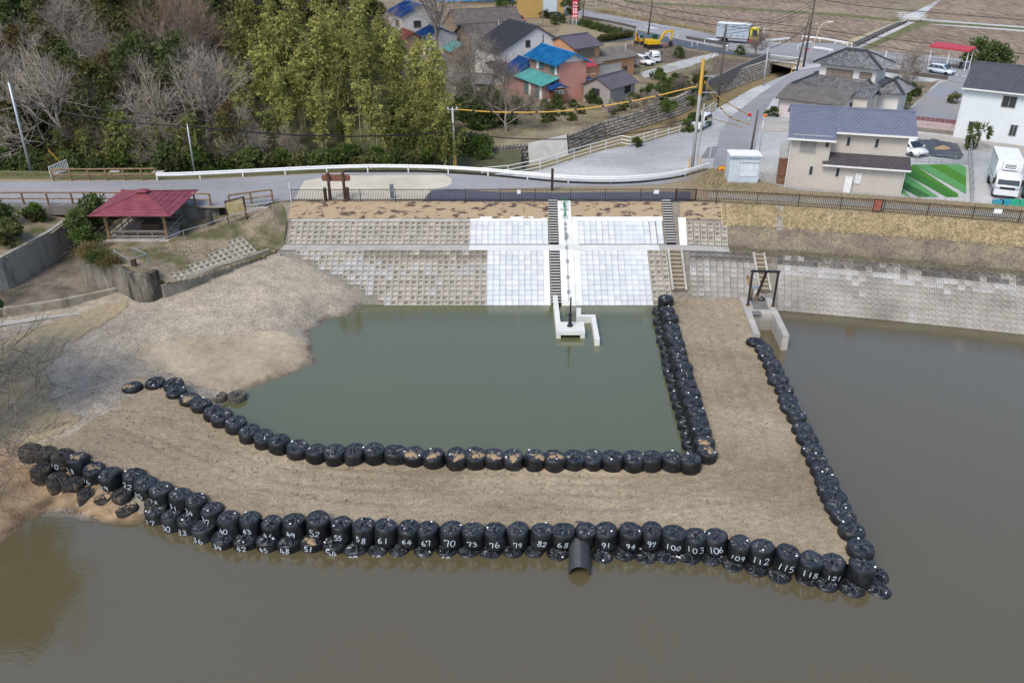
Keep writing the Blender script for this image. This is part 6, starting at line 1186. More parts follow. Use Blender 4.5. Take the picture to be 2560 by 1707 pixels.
# field canal bridge
a, c = G(2258, 48, ZG + .3), G(2298, 50, ZG + .3); r = thing('field_bridge', 'small white railed bridge over the field canal', 'bridge')
MB().bar(a, c, 3.5, .4).build('deck', M_concrete, r)
for off in (-1.6, 1.6):
    o_ = Vector((0, off, 0))
    for z in (.4, .75, 1.1): MB().bar(a + o_ + Vector((-.8, 0, z)), c + o_ + Vector((.8, 0, z)), .08, .08).build('rail', M_white, r)
    for k in range(5): q = a.lerp(c, k / 4) + o_; MB().bar(q, q + Vector((0, 0, 1.1)), .08, .08).build('post', M_white, r)
MB().bar(a + Vector((0, -1.9, -.6)), c + Vector((0, -1.9, -.6)), .3, 1.2).build('abutment', M_dark, r)
k0, k1 = along([G(x, y, ZG + .1) for x, y in [(2258, 56), (2200, 82), (2130, 116)]], 6), None
r = thing('field_canal', 'narrow concrete irrigation canal between the fields', 'canal')
for a, c in zip(k0, k0[1:]): MB().bar(a + Vector((-.6, 0, .1)), c + Vector((-.6, 0, .1)), .25, .5).build('canal_wall', M_concrete, r); MB().bar(a, c, .9, .06).build('canal_bed', mat('canal_bed', (.12, .11, .10), .9), r); MB().bar(a + Vector((.7, 0, .1)), c + Vector((.7, 0, .1)), .25, .45).build('canal_wall', M_dark, r)
# ================================================================== VEHICLES
def paint(n, c): return mat(n, c, .28, .02, spec=.5, fine=0)
M_tyre = mat('tyre', (.02, .02, .02), .8); M_rim = mat('rim', (.45, .45, .46), .35, metal=.7); M_autoglass = mat('car_glass', (.02, .026, .032), .06, .05, spec=.8, fine=0); M_lamp = mat('headlamp', (.7, .72, .74), .15); M_tail = mat('tail_lamp', (.35, .02, .02), .3); M_trim = mat('black_trim', (.025, .025, .025), .6)
def wheel(root, x, y, r, w=.2):
    wl = MB().lathe([(r * .6, -w / 2), (r * .96, -w / 2), (r, -w / 4), (r, w / 4), (r * .96, w / 2), (r * .6, w / 2)], 16).build('wheel', M_tyre, root, (x, y, r), smooth=False); wl.rotation_euler = (math.pi / 2, 0, 0)
    h = MB().lathe([(.05, -w * .46), (r * .62, -w * .4), (r * .62, w * .4), (.05, w * .46)], 14).build('rim', M_rim, wl)
def car(label, front, rear, c, style='hatch', L=4.2, W_=1.7, H_=1.5, name='car', cat='car'):
    """front and rear are ground points under the bumpers; x runs forward"""
    f, re = Vector(front), Vector(rear); mid = (f + re) / 2; a = math.atan2(f.y - re.y, f.x - re.x); r = thing(name, label, cat, (mid.x, mid.y, mid.z), a); h = L / 2; m = paint('paint_%s' % '_'.join('%d' % (x * 100) for x in c), c)
    z0 = .26; bl = H_ * .6
    if style == 'van': low = [(-h, z0 + .1), (-h, bl), (h - 1.05, bl), (h - .12, bl - .2), (h, bl - .4), (h, z0 + .05), (h - .1, z0), (-h + .1, z0)]; cab = [(-h + .02, bl), (-h + .12, H_ - .06), (-h + .3, H_), (h - 1.85, H_), (h - 1.6, H_ - .05), (h - .85, bl)]
    elif style == 'wagon': low = [(-h, z0 + .1), (-h, bl), (h - 1.15, bl), (h - .2, bl - .14), (h, bl - .32), (h, z0 + .05), (h - .1, z0), (-h + .1, z0)]; cab = [(-h + .05, bl), (-h + .4, H_ - .1), (-h + .7, H_), (h - 2.1, H_), (h - 1.8, H_ - .05), (h - 1.0, bl)]
    else: low = [(-h, z0 + .12), (-h + .02, bl), (h - .95, bl), (h - .2, bl - .16), (h, bl - .34), (h, z0 + .05), (h - .1, z0), (-h + .1, z0)]; cab = [(-h + .02, bl), (-h + .35, H_ - .12), (-h + .65, H_), (h - 1.95, H_), (h - 1.65, H_ - .05), (h - .75, bl)]
    w2 = W_ / 2; b = MB(); n = len(low)
    vs = [(x, -w2 * .97, z) for x, z in low] + [(x, w2 * .97, z) for x, z in low]; b.add(vs, [tuple(range(n)), tuple(range(2 * n - 1, n - 1, -1))] + [(i, i + n, (i + 1) % n + n, (i + 1) % n) for i in range(n)])
    me = b.mesh('body', m); bm = bmesh.new(); bm.from_mesh(me); bmesh.ops.bevel(bm, geom=bm.edges[:], offset=.07, segments=2, affect='EDGES'); bm.to_mesh(me); bm.free(); me.polygons.foreach_set('use_smooth', [True] * len(me.polygons)); bo = place('body', me, r)
    n = len(cab); b = MB(); ins = lambda z: w2 * (.93 - .16 * (z - bl) / max(.1, H_ - bl)); vs = [(x, -ins(z), z - .02) for x, z in cab] + [(x, ins(z), z - .02) for x, z in cab]
    b.add(vs, [tuple(range(n)), tuple(range(2 * n - 1, n - 1, -1))] + [(i, i + n, (i + 1) % n + n, (i + 1) % n) for i in range(n)]); me = b.mesh('cabin', m); bm = bmesh.new(); bm.from_mesh(me); bmesh.ops.bevel(bm, geom=bm.edges[:], offset=.05, segments=2, affect='EDGES'); bm.to_mesh(me); bm.free(); me.polygons.foreach_set('use_smooth', [True] * len(me.polygons)); place('cabin', me, r)
    # glass set a little proud of the cabin
    (fx1, fz1), (fx0, fz0) = cab[-2], cab[-1]; g = .015
    q = lambda x, z, s, o: (x, s * (ins(z) * o), z)
    P = lambda t: (fx0 + (fx1 - fx0) * t, fz0 + (fz1 - fz0) * t)
    x0, z0_ = P(.1); x1, z1_ = P(.92); MB().add([(x0 + .03, -ins(z0_) * .86, z0_), (x0 + .03, ins(z0_) * .86, z0_), (x1 + .03, ins(z1_) * .86, z1_), (x1 + .03, -ins(z1_) * .86, z1_)], [(0, 1, 2, 3)]).build('windscreen', M_autoglass, r)
    (rx0, rz0), (rx1, rz1) = cab[0], cab[1]; MB().add([(rx0 + (rx1 - rx0) * t - .03, s * ins(rz0 + (rz1 - rz0) * t) * .82, rz0 + (rz1 - rz0) * t) for t, s in ((.15, -1), (.15, 1), (.95, 1), (.95, -1))], [(0, 1, 2, 3)]).build('rear_window', M_autoglass, r)
    zl, zh = bl + .05, H_ - .13; xl, xr = cab[1][0] + .12, fx1 - .05; xr0 = fx0 - .28; k = 3 if style != 'van' else 3
    for s in (-1, 1):
        for j in range(k):
            u0, u1 = j / k + .012, (j + 1) / k - .012; lo = lambda u: cab[0][0] + .15 + (xr0 - cab[0][0] - .15) * u; hi = lambda u: xl + (xr - xl) * u
            MB().add([(lo(u0), s * (ins(zl) + g), zl), (lo(u1), s * (ins(zl) + g), zl), (hi(u1), s * (ins(zh) + g), zh), (hi(u0), s * (ins(zh) + g), zh)], [(0, 1, 2, 3)]).build('side_window', M_autoglass, r)
        MB().bx(h - .26, s * w2 * .6 - .16, bl - .34, h + .012, s * w2 * .6 + .16, bl - .2).build('headlight', M_lamp, r); MB().bx(-h - .012, s * w2 * .78 - .09, bl - .3, -h + .1, s * w2 * .78 + .09, bl - .05).build('tail_light', M_tail, r)
        MB().bx(fx0 - .25, s * (w2 + .08) - .07, bl + .02, fx0 - .12, s * (w2 + .08) + .07, bl + .16).build('mirror', m, r)
        for x in (-h + .78, h - .8): wheel(r, x, s * (w2 - .1), .31)
    MB().bx(h - .02, -w2 * .5, .32, h + .014, w2 * .5, .5).build('grille', M_trim, r); MB().bx(h + .01, -.18, .5, h + .02, .18, .6).build('number_plate', M_white, r); return r
WHT = (.74, .75, .76)
car('white van parked beside the pale lot fence', G(1724, 334, ZG), G(1772, 306, ZG), WHT, 'wagon', 4.5, 1.7, 1.62)
car('long white station wagon parked by the apricot garage', G(1632, 166, ZG), G(1577, 156, ZG), WHT, 'wagon', 4.7, 1.75, 1.45)
car('pale blue compact car half hidden by the garage', G(1590, 171, ZG), G(1563, 158, ZG), (.50, .58, .62), 'hatch', 3.6, 1.6, 1.45)
car('silver blue hatchback driving past the red roofed shelter', G(2380, 190, ZG), G(2322, 181, ZG), (.50, .56, .64), 'hatch', 4.0, 1.7, 1.5)
car('white car half hidden behind the beige house', G(2293, 392, ZG), G(2240, 374, ZG), WHT, 'hatch', 4.4, 1.75, 1.55)
car('black car parked beside the mustard store', G(1373, 46, ZG), G(1397, 51, ZG), (.012, .013, .015), 'hatch', 4.3, 1.7, 1.6)
q0, q1 = G(1272, 46, ZG), G(1305, 52, ZG); car('red car behind the garden tree in the hamlet', G(1305, 58, ZG), G(1290, 54, ZG), (.45, .03, .03), 'hatch', 3.6, 1.6, 1.5)
def truck(label, f, re, cab_c, cab_low, box_c, L, W_, Hc, Hb, reefer=False, name='box_truck', boxed=True):
    f, re = Vector(f), Vector(re); a = math.atan2(f.y - re.y, f.x - re.x); r = thing(name, label, 'truck', f, a); w2 = W_ / 2; cl = 1.75; mc = paint('cab_%d_%d_%d' % tuple(x * 100 for x in cab_c), cab_c); ml = paint('cabl_%d_%d_%d' % tuple(x * 100 for x in cab_low), cab_low); mb = paint('box_%d_%d_%d' % tuple(x * 100 for x in box_c), box_c)
    cs = [(-cl, .95), (-cl, Hc - .05), (-cl + .2, Hc), (-.55, Hc), (-.25, Hc - .2), (-.05, 1.45), (0, 1.3), (0, .95)]; b = MB().extrude_y(cs, -w2, w2); me = b.mesh('cab', mc); bm = bmesh.new(); bm.from_mesh(me); bmesh.ops.bevel(bm, geom=bm.edges[:], offset=.06, segments=2, affect='EDGES'); bm.to_mesh(me); bm.free(); me.polygons.foreach_set('use_smooth', [True] * len(me.polygons)); place('cab', me, r)
    MB().bx(-cl, -w2 * .98, .42, .06, w2 * .98, .96).build('bumper', ml, r)
    MB().add([(.0, -w2 * .88, 1.4), (.0, w2 * .88, 1.4), (-.24, w2 * .84, Hc - .28), (-.24, -w2 * .84, Hc - .28)], [(0, 1, 2, 3)]).build('windscreen', M_autoglass, r)
    for s in (-1, 1):
        MB().add([(-cl + .45, s * (w2 + .012), 1.45), (-.25, s * (w2 + .012), 1.45), (-.42, s * (w2 + .012), Hc - .3), (-cl + .45, s * (w2 + .012), Hc - .3)], [(0, 1, 2, 3)]).build('side_window', M_autoglass, r)
        MB().bx(.04, s * w2 * .76 - .18, .7, .075, s * w2 * .76 + .18, .9).build('headlight', M_lamp, r); MB().bx(-.2, s * (w2 + .2) - .1, 1.4, -.1, s * (w2 + .2) + .1, 1.95).build('mirror', M_trim, r)
        for x in (-1.0, -L + 1.5) + ((-L + 2.5,) if L > 8.5 else ()): wheel(r, x, s * (w2 - .16), .43, .28)
    MB().bx(.06, -w2 * .6, 1.0, .02, w2 * .6, 1.2).build('grille', M_trim, r); MB().bx(.065, -.22, .55, .08, .22, .72).build('number_plate', M_white, r); MB().bx(-L, -w2 * .4, .62, -cl + .1, w2 * .4, .9).build('chassis', M_trim, r)
    if boxed:
        MB().bx(-L, -w2 - .03, .95, -cl - .18, w2 + .03, Hb).build('box', mb, r); MB().bx(-L - .02, -w2 - .05, Hb, -cl - .16, w2 + .05, Hb + .04).build('box_roof', M_white, r)
        for s in (-1, 1):
            for z in (.99, Hb - .06): MB().bx(-L - .01, s * (w2 + .04) - .02, z - .05, -cl - .17, s * (w2 + .04) + .02, z + .05).build('box_trim', M_rim, r)
            MB().bx(-L + 2.3, s * (w2 - .1) - .03, .5, -cl - .4, s * (w2 - .1) + .03, .9).build('side_guard', M_galv, r)
            for k in range(4): x = -cl - 1.1 - k * (L - 3.2) / 4; MB().bx(x, s * (w2 + .035) - .005, 1.3, x + .16, s * (w2 + .035) + .005, 1.55).build('latch', M_trim, r)
        for k in range(3): x = -cl - .18 - (L - cl - .18) * (k + 1) / 4; [MB().bx(x - .02, s * (w2 + .035) - .006, 1.05, x + .02, s * (w2 + .035) + .006, Hb - .12).build('panel_seam', M_rim, r) for s in (-1, 1)]
    if reefer: MB().bx(-cl - .2, -w2 * .6, Hb - .75, -cl + .45, w2 * .6, Hb - .08).build('cooling_unit', M_white, r); [MB().bx(-cl + .45, -w2 * .45, Hb - .62 + .14 * k, -cl + .46, w2 * .45, Hb - .55 + .14 * k).build('vent_slot', M_trim, r) for k in range(3)]
    return r
truck('grey box truck with yellow and red cab on the main road', G(1898, 112, ZG), G(1804, 105, ZG), (.62, .52, .03), (.40, .03, .04), (.36, .42, .48), 8.0, 2.3, 2.95, 3.4)
truck('white refrigerated box truck parked behind the right fence', G(2510, 500, ZG), G(2510, 500, ZG) + Vector((2.5, 6.2, 0)), WHT, (.70, .71, .72), (.76, .77, .78), 6.6, 2.05, 2.3, 3.2, True)
truck('white flatbed truck cab cut off at the right edge', G(2585, 505, ZG), G(2585, 505, ZG) + Vector((2.5, 6.2, 0)), WHT, (.02, .30, .32), WHT, 5.5, 1.9, 2.2, 2.5, name='flatbed_truck', boxed=False)
f, re = G(1640, 160, ZG), G(1612, 146, ZG); truck('small white pickup truck behind the station wagon', f, re, WHT, WHT, WHT, 3.4, 1.45, 1.85, 1.2, name='pickup_truck', boxed=False)
r = [o for o in bpy.data.objects if o.name.startswith('pickup_truck')][0]; MB().bx(-3.4, -.72, .9, -1.85, .72, 1.25).build('load_bed', paint('box_74_75_76', WHT), r)
# excavators
def excavator(label, pos, deg, c, s, c2=None):
    r = thing('excavator', label, 'excavator', pos, R(deg)); r.scale = (s, s, s); m = mat('ex_%d%d%d' % tuple(x * 99 for x in c), c, .45, .08); m2 = mat('ex_cab_%d%d%d' % tuple(x * 99 for x in (c2 or c)), c2 or c, .45)
    for sy in (-1, 1):
        o = []; 
        for k in range(7): a = math.pi / 2 + math.pi * k / 6; o.append((-1.5 + .4 * math.cos(a), .4 + .4 * math.sin(a)))
        for k in range(7): a = -math.pi / 2 + math.pi * k / 6; o.append((1.5 + .4 * math.cos(a), .4 + .4 * math.sin(a)))
        t = MB().extrude_y(o, sy * .95 - .28, sy * .95 + .28).build('track', M_tyre, r)
        for k in range(5): MB().lathe([(.16, -.3), (.16, .3)], 10).build('roller', M_trim, t, (-1.3 + .65 * k, sy * .95, .3)).rotation_euler = (math.pi / 2, 0, 0)
    MB().lathe([(.6, 0), (.6, .3)], 16).build('turntable', M_trim, r, (0, 0, .7)); MB().prism([(-1.75, -1.1), (-1.4, -1.25), (1.1, -1.25), (1.25, -.4), (1.25, 1.2), (-1.4, 1.25), (-1.75, 1.1)], .98, 1.75).build('body', m, r); MB().prism([(-1.7, -.9), (.0, -.9), (.0, .1), (-1.7, .9)], 1.75, 2.0).build('engine_cover', m, r)
    cb = MB().bx(-.35, .25, 1.75, 1.2, 1.2, 2.95).build('cab', m2, r); MB().bx(-.2, 1.21, 2.05, 1.05, 1.23, 2.8).build('side_window', M_autoglass, cb); MB().bx(1.2, .35, 2.0, 1.215, 1.1, 2.85).build('front_window', M_autoglass, cb); MB().bx(-.2, .22, 2.05, 1.05, .245, 2.8).build('side_window', M_autoglass, cb)
    MB().extrude_y([(1.0, 1.5), (1.4, 1.45), (2.7, 3.2), (4.3, 3.55), (4.3, 3.85), (2.5, 3.65)], -.5, -.15).build('boom', m, r); MB().extrude_y([(4.1, 3.95), (4.5, 3.8), (4.35, 1.5), (4.1, 1.45)], -.47, -.18).build('arm', m, r)
    MB().tube([(1.5, -.32, 1.5), (2.9, -.32, 3.1)], .1, 8).build('cylinder', M_rim, r); MB().extrude_y([(4.4, 1.6), (4.0, 1.5), (3.7, 1.0), (3.9, .5), (4.5, .55), (4.35, 1.1)], -.75, .1).build('bucket', M_trim, r); return r
excavator('yellow excavator with its arm folded at the roadworks', G(1632, 121, ZG), 14, (.66, .40, .01), .80, (.05, .16, .15)); excavator('smaller orange and teal excavator behind the yellow one', G(1598, 111, ZG), 250, (.55, .28, .02), .62, (.05, .25, .25))
r = thing('steel_plates', 'stack of rusty steel plates beside the excavators', 'steel plates'); q = [G(x, y, ZG + .03) for x, y in [(1645, 115), (1660, 121), (1683, 114), (1662, 110)]]
for k in range(3): MB().prism([(p.x + .1 * k, p.y) for p in q], ZG + .03 + .07 * k, ZG + .09 + .07 * k).build('plate', mat('rust_plate', (.17, .10, .08), .9, .2), r)
r = thing('crate_stack', 'blue and green plastic crates in front of the white trucks', 'crates')
for k, (x, c) in enumerate([(2494, (.02, .27, .36)), (2512, (.02, .27, .36)), (2535, (.02, .35, .20)), (2555, (.02, .35, .20))]): p = G(x, 508, ZG + .4); MB().bx(p.x - .4, p.y - .25, ZG, p.x + .4, p.y + .25, ZG + .7).build('crate', mat('crate_%d' % (k // 2), c, .5), r)
# ================================================================== POLES AND CABLES
M_pole = mat('concrete_pole', (.36, .36, .35), .8, .1, 1); M_dpole = mat('dark_pole', (.10, .085, .075), .8, .15, 1); M_yel = mat('yellow_sleeve', (.58, .34, .06), .5, .05); M_cable = mat('black_cable', (.015, .015, .018), .6); M_spole = mat('steel_pole', (.42, .46, .50), .4, .08, metal=.4)
POLES = {}
def pole(key, label, bx_, by, z, ty, r0, r1, m, tx=None, arms=(), box=None):
    p = G(bx_, by, z); h = top_z(p, ty) - z; t = p.copy(); t.z += h
    if tx is not None: t.x = GY(tx, ty, p.y).x
    o = thing('utility_pole', label, 'utility pole', p); d = t - p
    MB().tube([(0, 0, -.3), tuple(d * .5), tuple(d)], r0, 10, r1).build('shaft', m, o, smooth=True)
    for f, w, a in arms:
        q = d * f; MB().bar((q.x - w * math.cos(a), q.y - w * math.sin(a), q.z), (q.x + w * math.cos(a), q.y + w * math.sin(a), q.z), .08, .1).build('crossarm', M_galv, o)
        for s in (-.9, 0, .9): MB().lathe([(.05, 0), (.07, .05), (.04, .1), (.06, .18)], 8).build('insulator', M_white, o, (q.x + s * w * math.cos(a), q.y + s * w * math.sin(a), q.z + .05))
    if box: q = d * box; MB().lathe([(.24, 0), (.26, .1), (.26, .65), (.2, .75)], 12).build('transformer', M_galv, o, (q.x + .4, q.y, q.z))
    POLES[key] = (p, d); return o
pole('a', 'leaning grey steel pole at the far left forest edge', 76, 424, ZC, 207, .14, .1, M_spole, 22)
pole('b', 'slim grey steel pole behind the guardrail by the forest', 486, 430, ZC, 311, .08, .06, M_spole, 468)
o = pole('c', 'pale concrete pole with yellow foot at the edge of the bamboo', 1138, 420, ZG, 272, .15, .1, M_pole, 1131, arms=((.985, .5, 0),)); MB().tube([(0, 0, .2), (0, 0, 1.5)], .165, 10).build('foot_sleeve', M_yel, o)
o = pole('d', 'tall concrete pole with long yellow sleeve beside the gravel lot', 1729, 431, ZG, 149, .18, .14, M_pole, 1759); p, d = POLES['d']; MB().tube([tuple(d * .70), tuple(d * 1.005)], .175, 10, .165).build('yellow_sleeve', M_yel, o); MB().tube([(.42, 0, 0), (.55, .1, d.z * .62)], .11, 8).build('second_shaft', M_pole, o)
for x in (-.35, .75): MB().tube([(x, -.2, 0), (x, -.2, 1.5)], .06, 6).build('foot_guard', M_yel, o)
for z, w in ((.72, .9), (.86, .75)): q = d * z; MB().bar((q.x + .1, q.y, q.z), (q.x + w * 1.7, q.y, q.z), .08, .08).build('bracket', M_galv, o)
pole('e', 'dark utility pole with crossarms and transformer beside the creek wall', 1794, 262, ZG, 62, .17, .12, M_dpole, 1816, arms=((.97, .9, .5), (.86, .7, .5)), box=.68)
pole('f', 'plain grey post on the grassy creek bank', 1908, 215, ZG, 119, .13, .11, M_pole, 1921)
pole('g', 'very tall dark utility pole by the creek bridge', 2008, 168, ZG, -12, .19, .13, M_dpole, 2040, arms=((.95, .9, .3), (.6, 1.2, .3)))
pole('h', 'leaning dark strut pole beside the tall utility pole', 1991, 178, ZG, 40, .15, .11, M_dpole, 2024)
pole('i', 'short dark leaning pole at the lane corner by the shed', 1875, 390, ZG, 277, .12, .1, M_dpole, 1895, arms=((.8, .9, 0),))
pole('j', 'dark utility pole rising beside the excavators', 1620, 88, ZG, -15, .18, .14, M_dpole, 1633)
pole('k', 'thin grey pole beside the mustard store', 1357, 58, ZG, -15, .1, .09, M_pole)
pole('l', 'dark utility pole at the roadside hedge', 1455, 66, ZG, -15, .17, .13, M_dpole, 1462)
pole('m', 'thin grey post beside the road verge', 1489, 38, ZG, -8, .1, .09, M_pole)
pole('n', 'slim grey pole in front of the apricot garage', 1558, 186, ZG, 108, .07, .06, M_pole, 1565)
pole('o', 'thin pale pole standing in the garden below the white house', 1249, 128, ZG, 50, .08, .06, M_pole, 1246)
pole('p', 'slim post with lamp at the end of the white guardrail', 1769, 444, ZC - .8, 367, .06, .05, M_pole, 1778)
pole('q', 'thin grey pole left of the metal fence by the beige yard', 1895, 404, ZG, 300, .05, .05, M_galv, 1909)
p = G(2023, 160, ZG); r = thing('street_lamp', 'cream curved street lamp by the creek bridge', 'street lamp', p); H_ = top_z(p, 55) - ZG
MB().tube([(0, 0, 0), (.25, 0, H_ * .5), (.7, 0, H_ * .85), (1.3, 0, H_ * .97), (2.1, 0, H_)], .09, 8, .05).build('column', mat('cream_steel', (.55, .48, .36), .5), r, smooth=True); MB().bx(1.9, -.12, H_ - .06, 2.7, .12, H_ + .06).build('lamp_head', M_white, r)
for k, (x, y) in enumerate([(2126, 132), (2212, 152)]): p = G(x, y, ZG); MB().tube([p, p + Vector((0, 0, 1.6))], .09, 8).build('delineator_post', M_white, None, None, label=['white delineator post at the mouth of the field canal', 'white delineator post behind the tiled house roof'][k], cat='post')
p = G(1903, 110, ZG); MB().tube([p, p + Vector((.2, 0, 2.9))], .07, 8).build('delineator_post', M_white, None, None, label='tall pale post right in front of the truck cab', cat='post')
for k, (x, y) in enumerate([(1582, 92), (1591, 80), (1674, 98), (1693, 96), (1730, 117), (1743, 114), (1761, 110), (1841, 135), (1855, 132)]):
    p = G(x, y, ZG + .05); MB().tube([p, p + Vector((0, 0, .75))], .06, 8).build('marker_stake', M_white, None, None, label='short white marker stake on the roadworks apron', cat='stake', group='white stakes of the roadworks')
def cable(label, pts, r, m, sag=0, name='cable', joints=0):
    P = [Vector(p) for p in pts]
    if sag:
        a, c = P[0], P[-1]; P = [a.lerp(c, t) - Vector((0, 0, sag * 4 * t * (1 - t))) for t in np.linspace(0, 1, 14)]
    o = thing(name, label, 'cable'); MB().tube(P, r, 6).build('line', m, o)
    if joints:
        for k in range(1, joints): q = P[int(k / joints * (len(P) - 1))]; MB().lathe([(r * 1.3, -.12), (r * 1.3, .12)], 8).build('joint', M_trim, o, q).rotation_euler = (0, math.pi / 2, 0)
    return o
at = lambda k, f: POLES[k][0] + POLES[k][1] * f
cable('black telephone cable between the two poles at the forest', [at('a', .80), at('b', .97)], .07, M_cable, .5); cable('black telephone cable from the slim pole to the bamboo pole', [at('b', .97), at('c', .62)], .08, M_cable, .7); cable('black telephone cable from the bamboo pole to the lot pole', [at('c', .62), at('d', .48)], .06, M_cable, 1.3)
cable('thin wire above the black cable along the forest', [at('a', .84), at('c', .93)], .02, M_cable, 1.4)
S3 = lambda pts, y0, y1: smooth_line([GY(x, y, y0 + (y1 - y0) * k / (len(pts) - 1)) for k, (x, y) in enumerate(pts)], 5)
cable('yellow sleeved power line sagging between the bamboo pole and lot pole', S3([(1141, 274), (1253, 281), (1406, 278), (1576, 254), (1743, 216)], 84.3, 82.4), .06, M_yel, joints=9)
cable('yellow sleeved line from the lot pole to the leaning lane pole', S3([(1762, 204), (1791, 255), (1825, 293), (1876, 311)], 82.4, 88), .05, M_yel, joints=6); cable('straighter yellow sleeved line with a red lamp above the lane', S3([(1762, 206), (1800, 245), (1840, 270), (1872, 288)], 82.4, 88.5), .05, M_yel, joints=4)
cable('thin yellow guy line from the lot pole over the parked van', S3([(1770, 294), (1810, 305), (1857, 319)], 82.4, 90), .04, M_yel)
p = GY(1874, 288, 88.5); MB().lathe([(.12, -.15), (.18, -.1), (.18, .12), (.1, .2)], 10).build('warning_lamp', mat('sign_red', (0, 0, 0)), None, p, label='red warning lamp hanging on the yellow line', cat='warning lamp'); p = GY(1913, 290, 88.5); MB().lathe([(.12, -.15), (.18, -.1), (.18, .12), (.1, .2)], 10).build('warning_lamp', mat('orange_lamp', (.65, .16, .02), .4), None, p, label='orange warning lamp on the crossarm of the leaning lane pole', cat='warning lamp')
for lab, pts in [('long dark power line across the fields through the tall pole', [(1482, -2), (1650, 38), (1804, 65), (2008, 86), (2200, 116), (2321, 133), (2560, 159)]), ('upper dark power line across the fields', [(1500, -12), (1700, 30), (1860, 52), (2019, 70), (2200, 95), (2560, 136)]), ('highest dark power line over the far fields', [(2000, -10), (2073, 3), (2200, 20), (2560, 51)])]:
    cable(lab, S3(pts, 162, 150), .05, M_cable)
for k in range(3): cable(['upper', 'middle', 'lower'][k] + ' thin wire between the creek pole and the tall pole', [at('e', .97 - .04 * k), at('g', .93 - .05 * k)], .03, M_cable, .7)
cable('dark service wire from the creek bridge post to the tall pole', [at('f', .97), at('g', .62)], .05, M_cable, .6)
for k in range(4): cable(ordinal(k) + ' thin service wire from the creek pole down to the lot pole', [at('e', .95 - .05 * k), at('d', .92 - .12 * k)], .02, M_cable, .3)
p0, p1 = G(118, 412, ZC), G(150, 404, ZC); MB().tube([GY(122, 376, p0.y), G(152, 408, ZC)], .07, 6).build('bamboo_prop', M_yel, None, None, label='slanting yellow guy sleeve at the forest edge', cat='guy sleeve')
for k, (a, c) in enumerate([((1976, 186), (1985, 164)), ((2003, 172), (2000, 160))]): p = G(*a, ZG); MB().tube([p, GY(c[0], c[1], p.y + .3)], .07, 6).build('guy_sleeve', M_yel, None, None, label=['yellow guy wire sleeve left of the strut pole', 'yellow guy wire sleeve right of the strut pole'][k], cat='guy sleeve')
# ================================================================== PLANTS
def leafmat(name, c, var=.35, rnd=.25, c2=None, trans=.35):
    m = mat(name, c, .75, var, .9, c2=c2, fine=.25, fscale=3, rnd=rnd, spec=.25); n = m.node_tree.nodes; L = m.node_tree.links; b = n['Principled BSDF']; t = n.new('ShaderNodeBsdfTranslucent'); mx = n.new('ShaderNodeMixShader'); mx.inputs[0].default_value = trans
    L.new(b.inputs['Base Color'].links[0].from_socket, t.inputs[0]); L.new(b.outputs[0], mx.inputs[1]); L.new(t.outputs[0], mx.inputs[2]); L.new(mx.outputs[0], n['Material Output'].inputs[0]); return m
M_bark = mat('grey_bark', (.20, .175, .15), .95, .3, 3, c2=(.32, .29, .25), rnd=.2); M_bark2 = mat('dark_twig', (.10, .08, .07), .9, .2, 2); M_twig = mat('twig', (.23, .19, .155), .95, .2, 2, c2=(.34, .295, .25), rnd=.3); M_redtwig = mat('reddish_twig', (.25, .18, .135), .95, .2, 2, rnd=.25)
L_ever = leafmat('evergreen_leaf', (.065, .10, .028), c2=(.15, .195, .06)); L_oliv = leafmat('olive_leaf', (.10, .11, .035), c2=(.19, .185, .06)); L_bam = leafmat('bamboo_leaf', (.21, .225, .05), c2=(.46, .445, .14), rnd=.3); L_bamd = leafmat('bamboo_leaf_dark', (.13, .155, .04), c2=(.26, .27, .08)); L_dry = leafmat('dry_leaf', (.26, .19, .08), c2=(.17, .14, .05))
L_bush = leafmat('bush_leaf', (.06, .11, .02), c2=(.13, .19, .04)); L_brown = leafmat('brown_leaf', (.17, .105, .035), c2=(.11, .095, .03)); M_culm = mat('bamboo_culm', (.34, .32, .15), .6, .2, 2, c2=(.48, .44, .25), rnd=.2)
def rdir(rg): 
    while 1:
        v = Vector((rg.uniform(-1, 1), rg.uniform(-1, 1), rg.uniform(-1, 1)))
        if .05 < v.length < 1: return v.normalized()
def leaf_quad(b, p, d, s, rg, w=.45):
    d = d.normalized(); n = rdir(rg); side = d.cross(n)
    if side.length < .05: return
    side.normalize(); a = p + d * s; side *= s * w; b.v += [tuple(p), tuple(p + d * s * .5 + side), tuple(a), tuple(p + d * s * .5 - side)]; k = len(b.v); b.f.append((k - 4, k - 3, k - 2, k - 1))
def quick(b, name, m):
    me = bpy.data.meshes.new(name); me.from_pydata(b.v, [], b.f); me.materials.append(m); return me
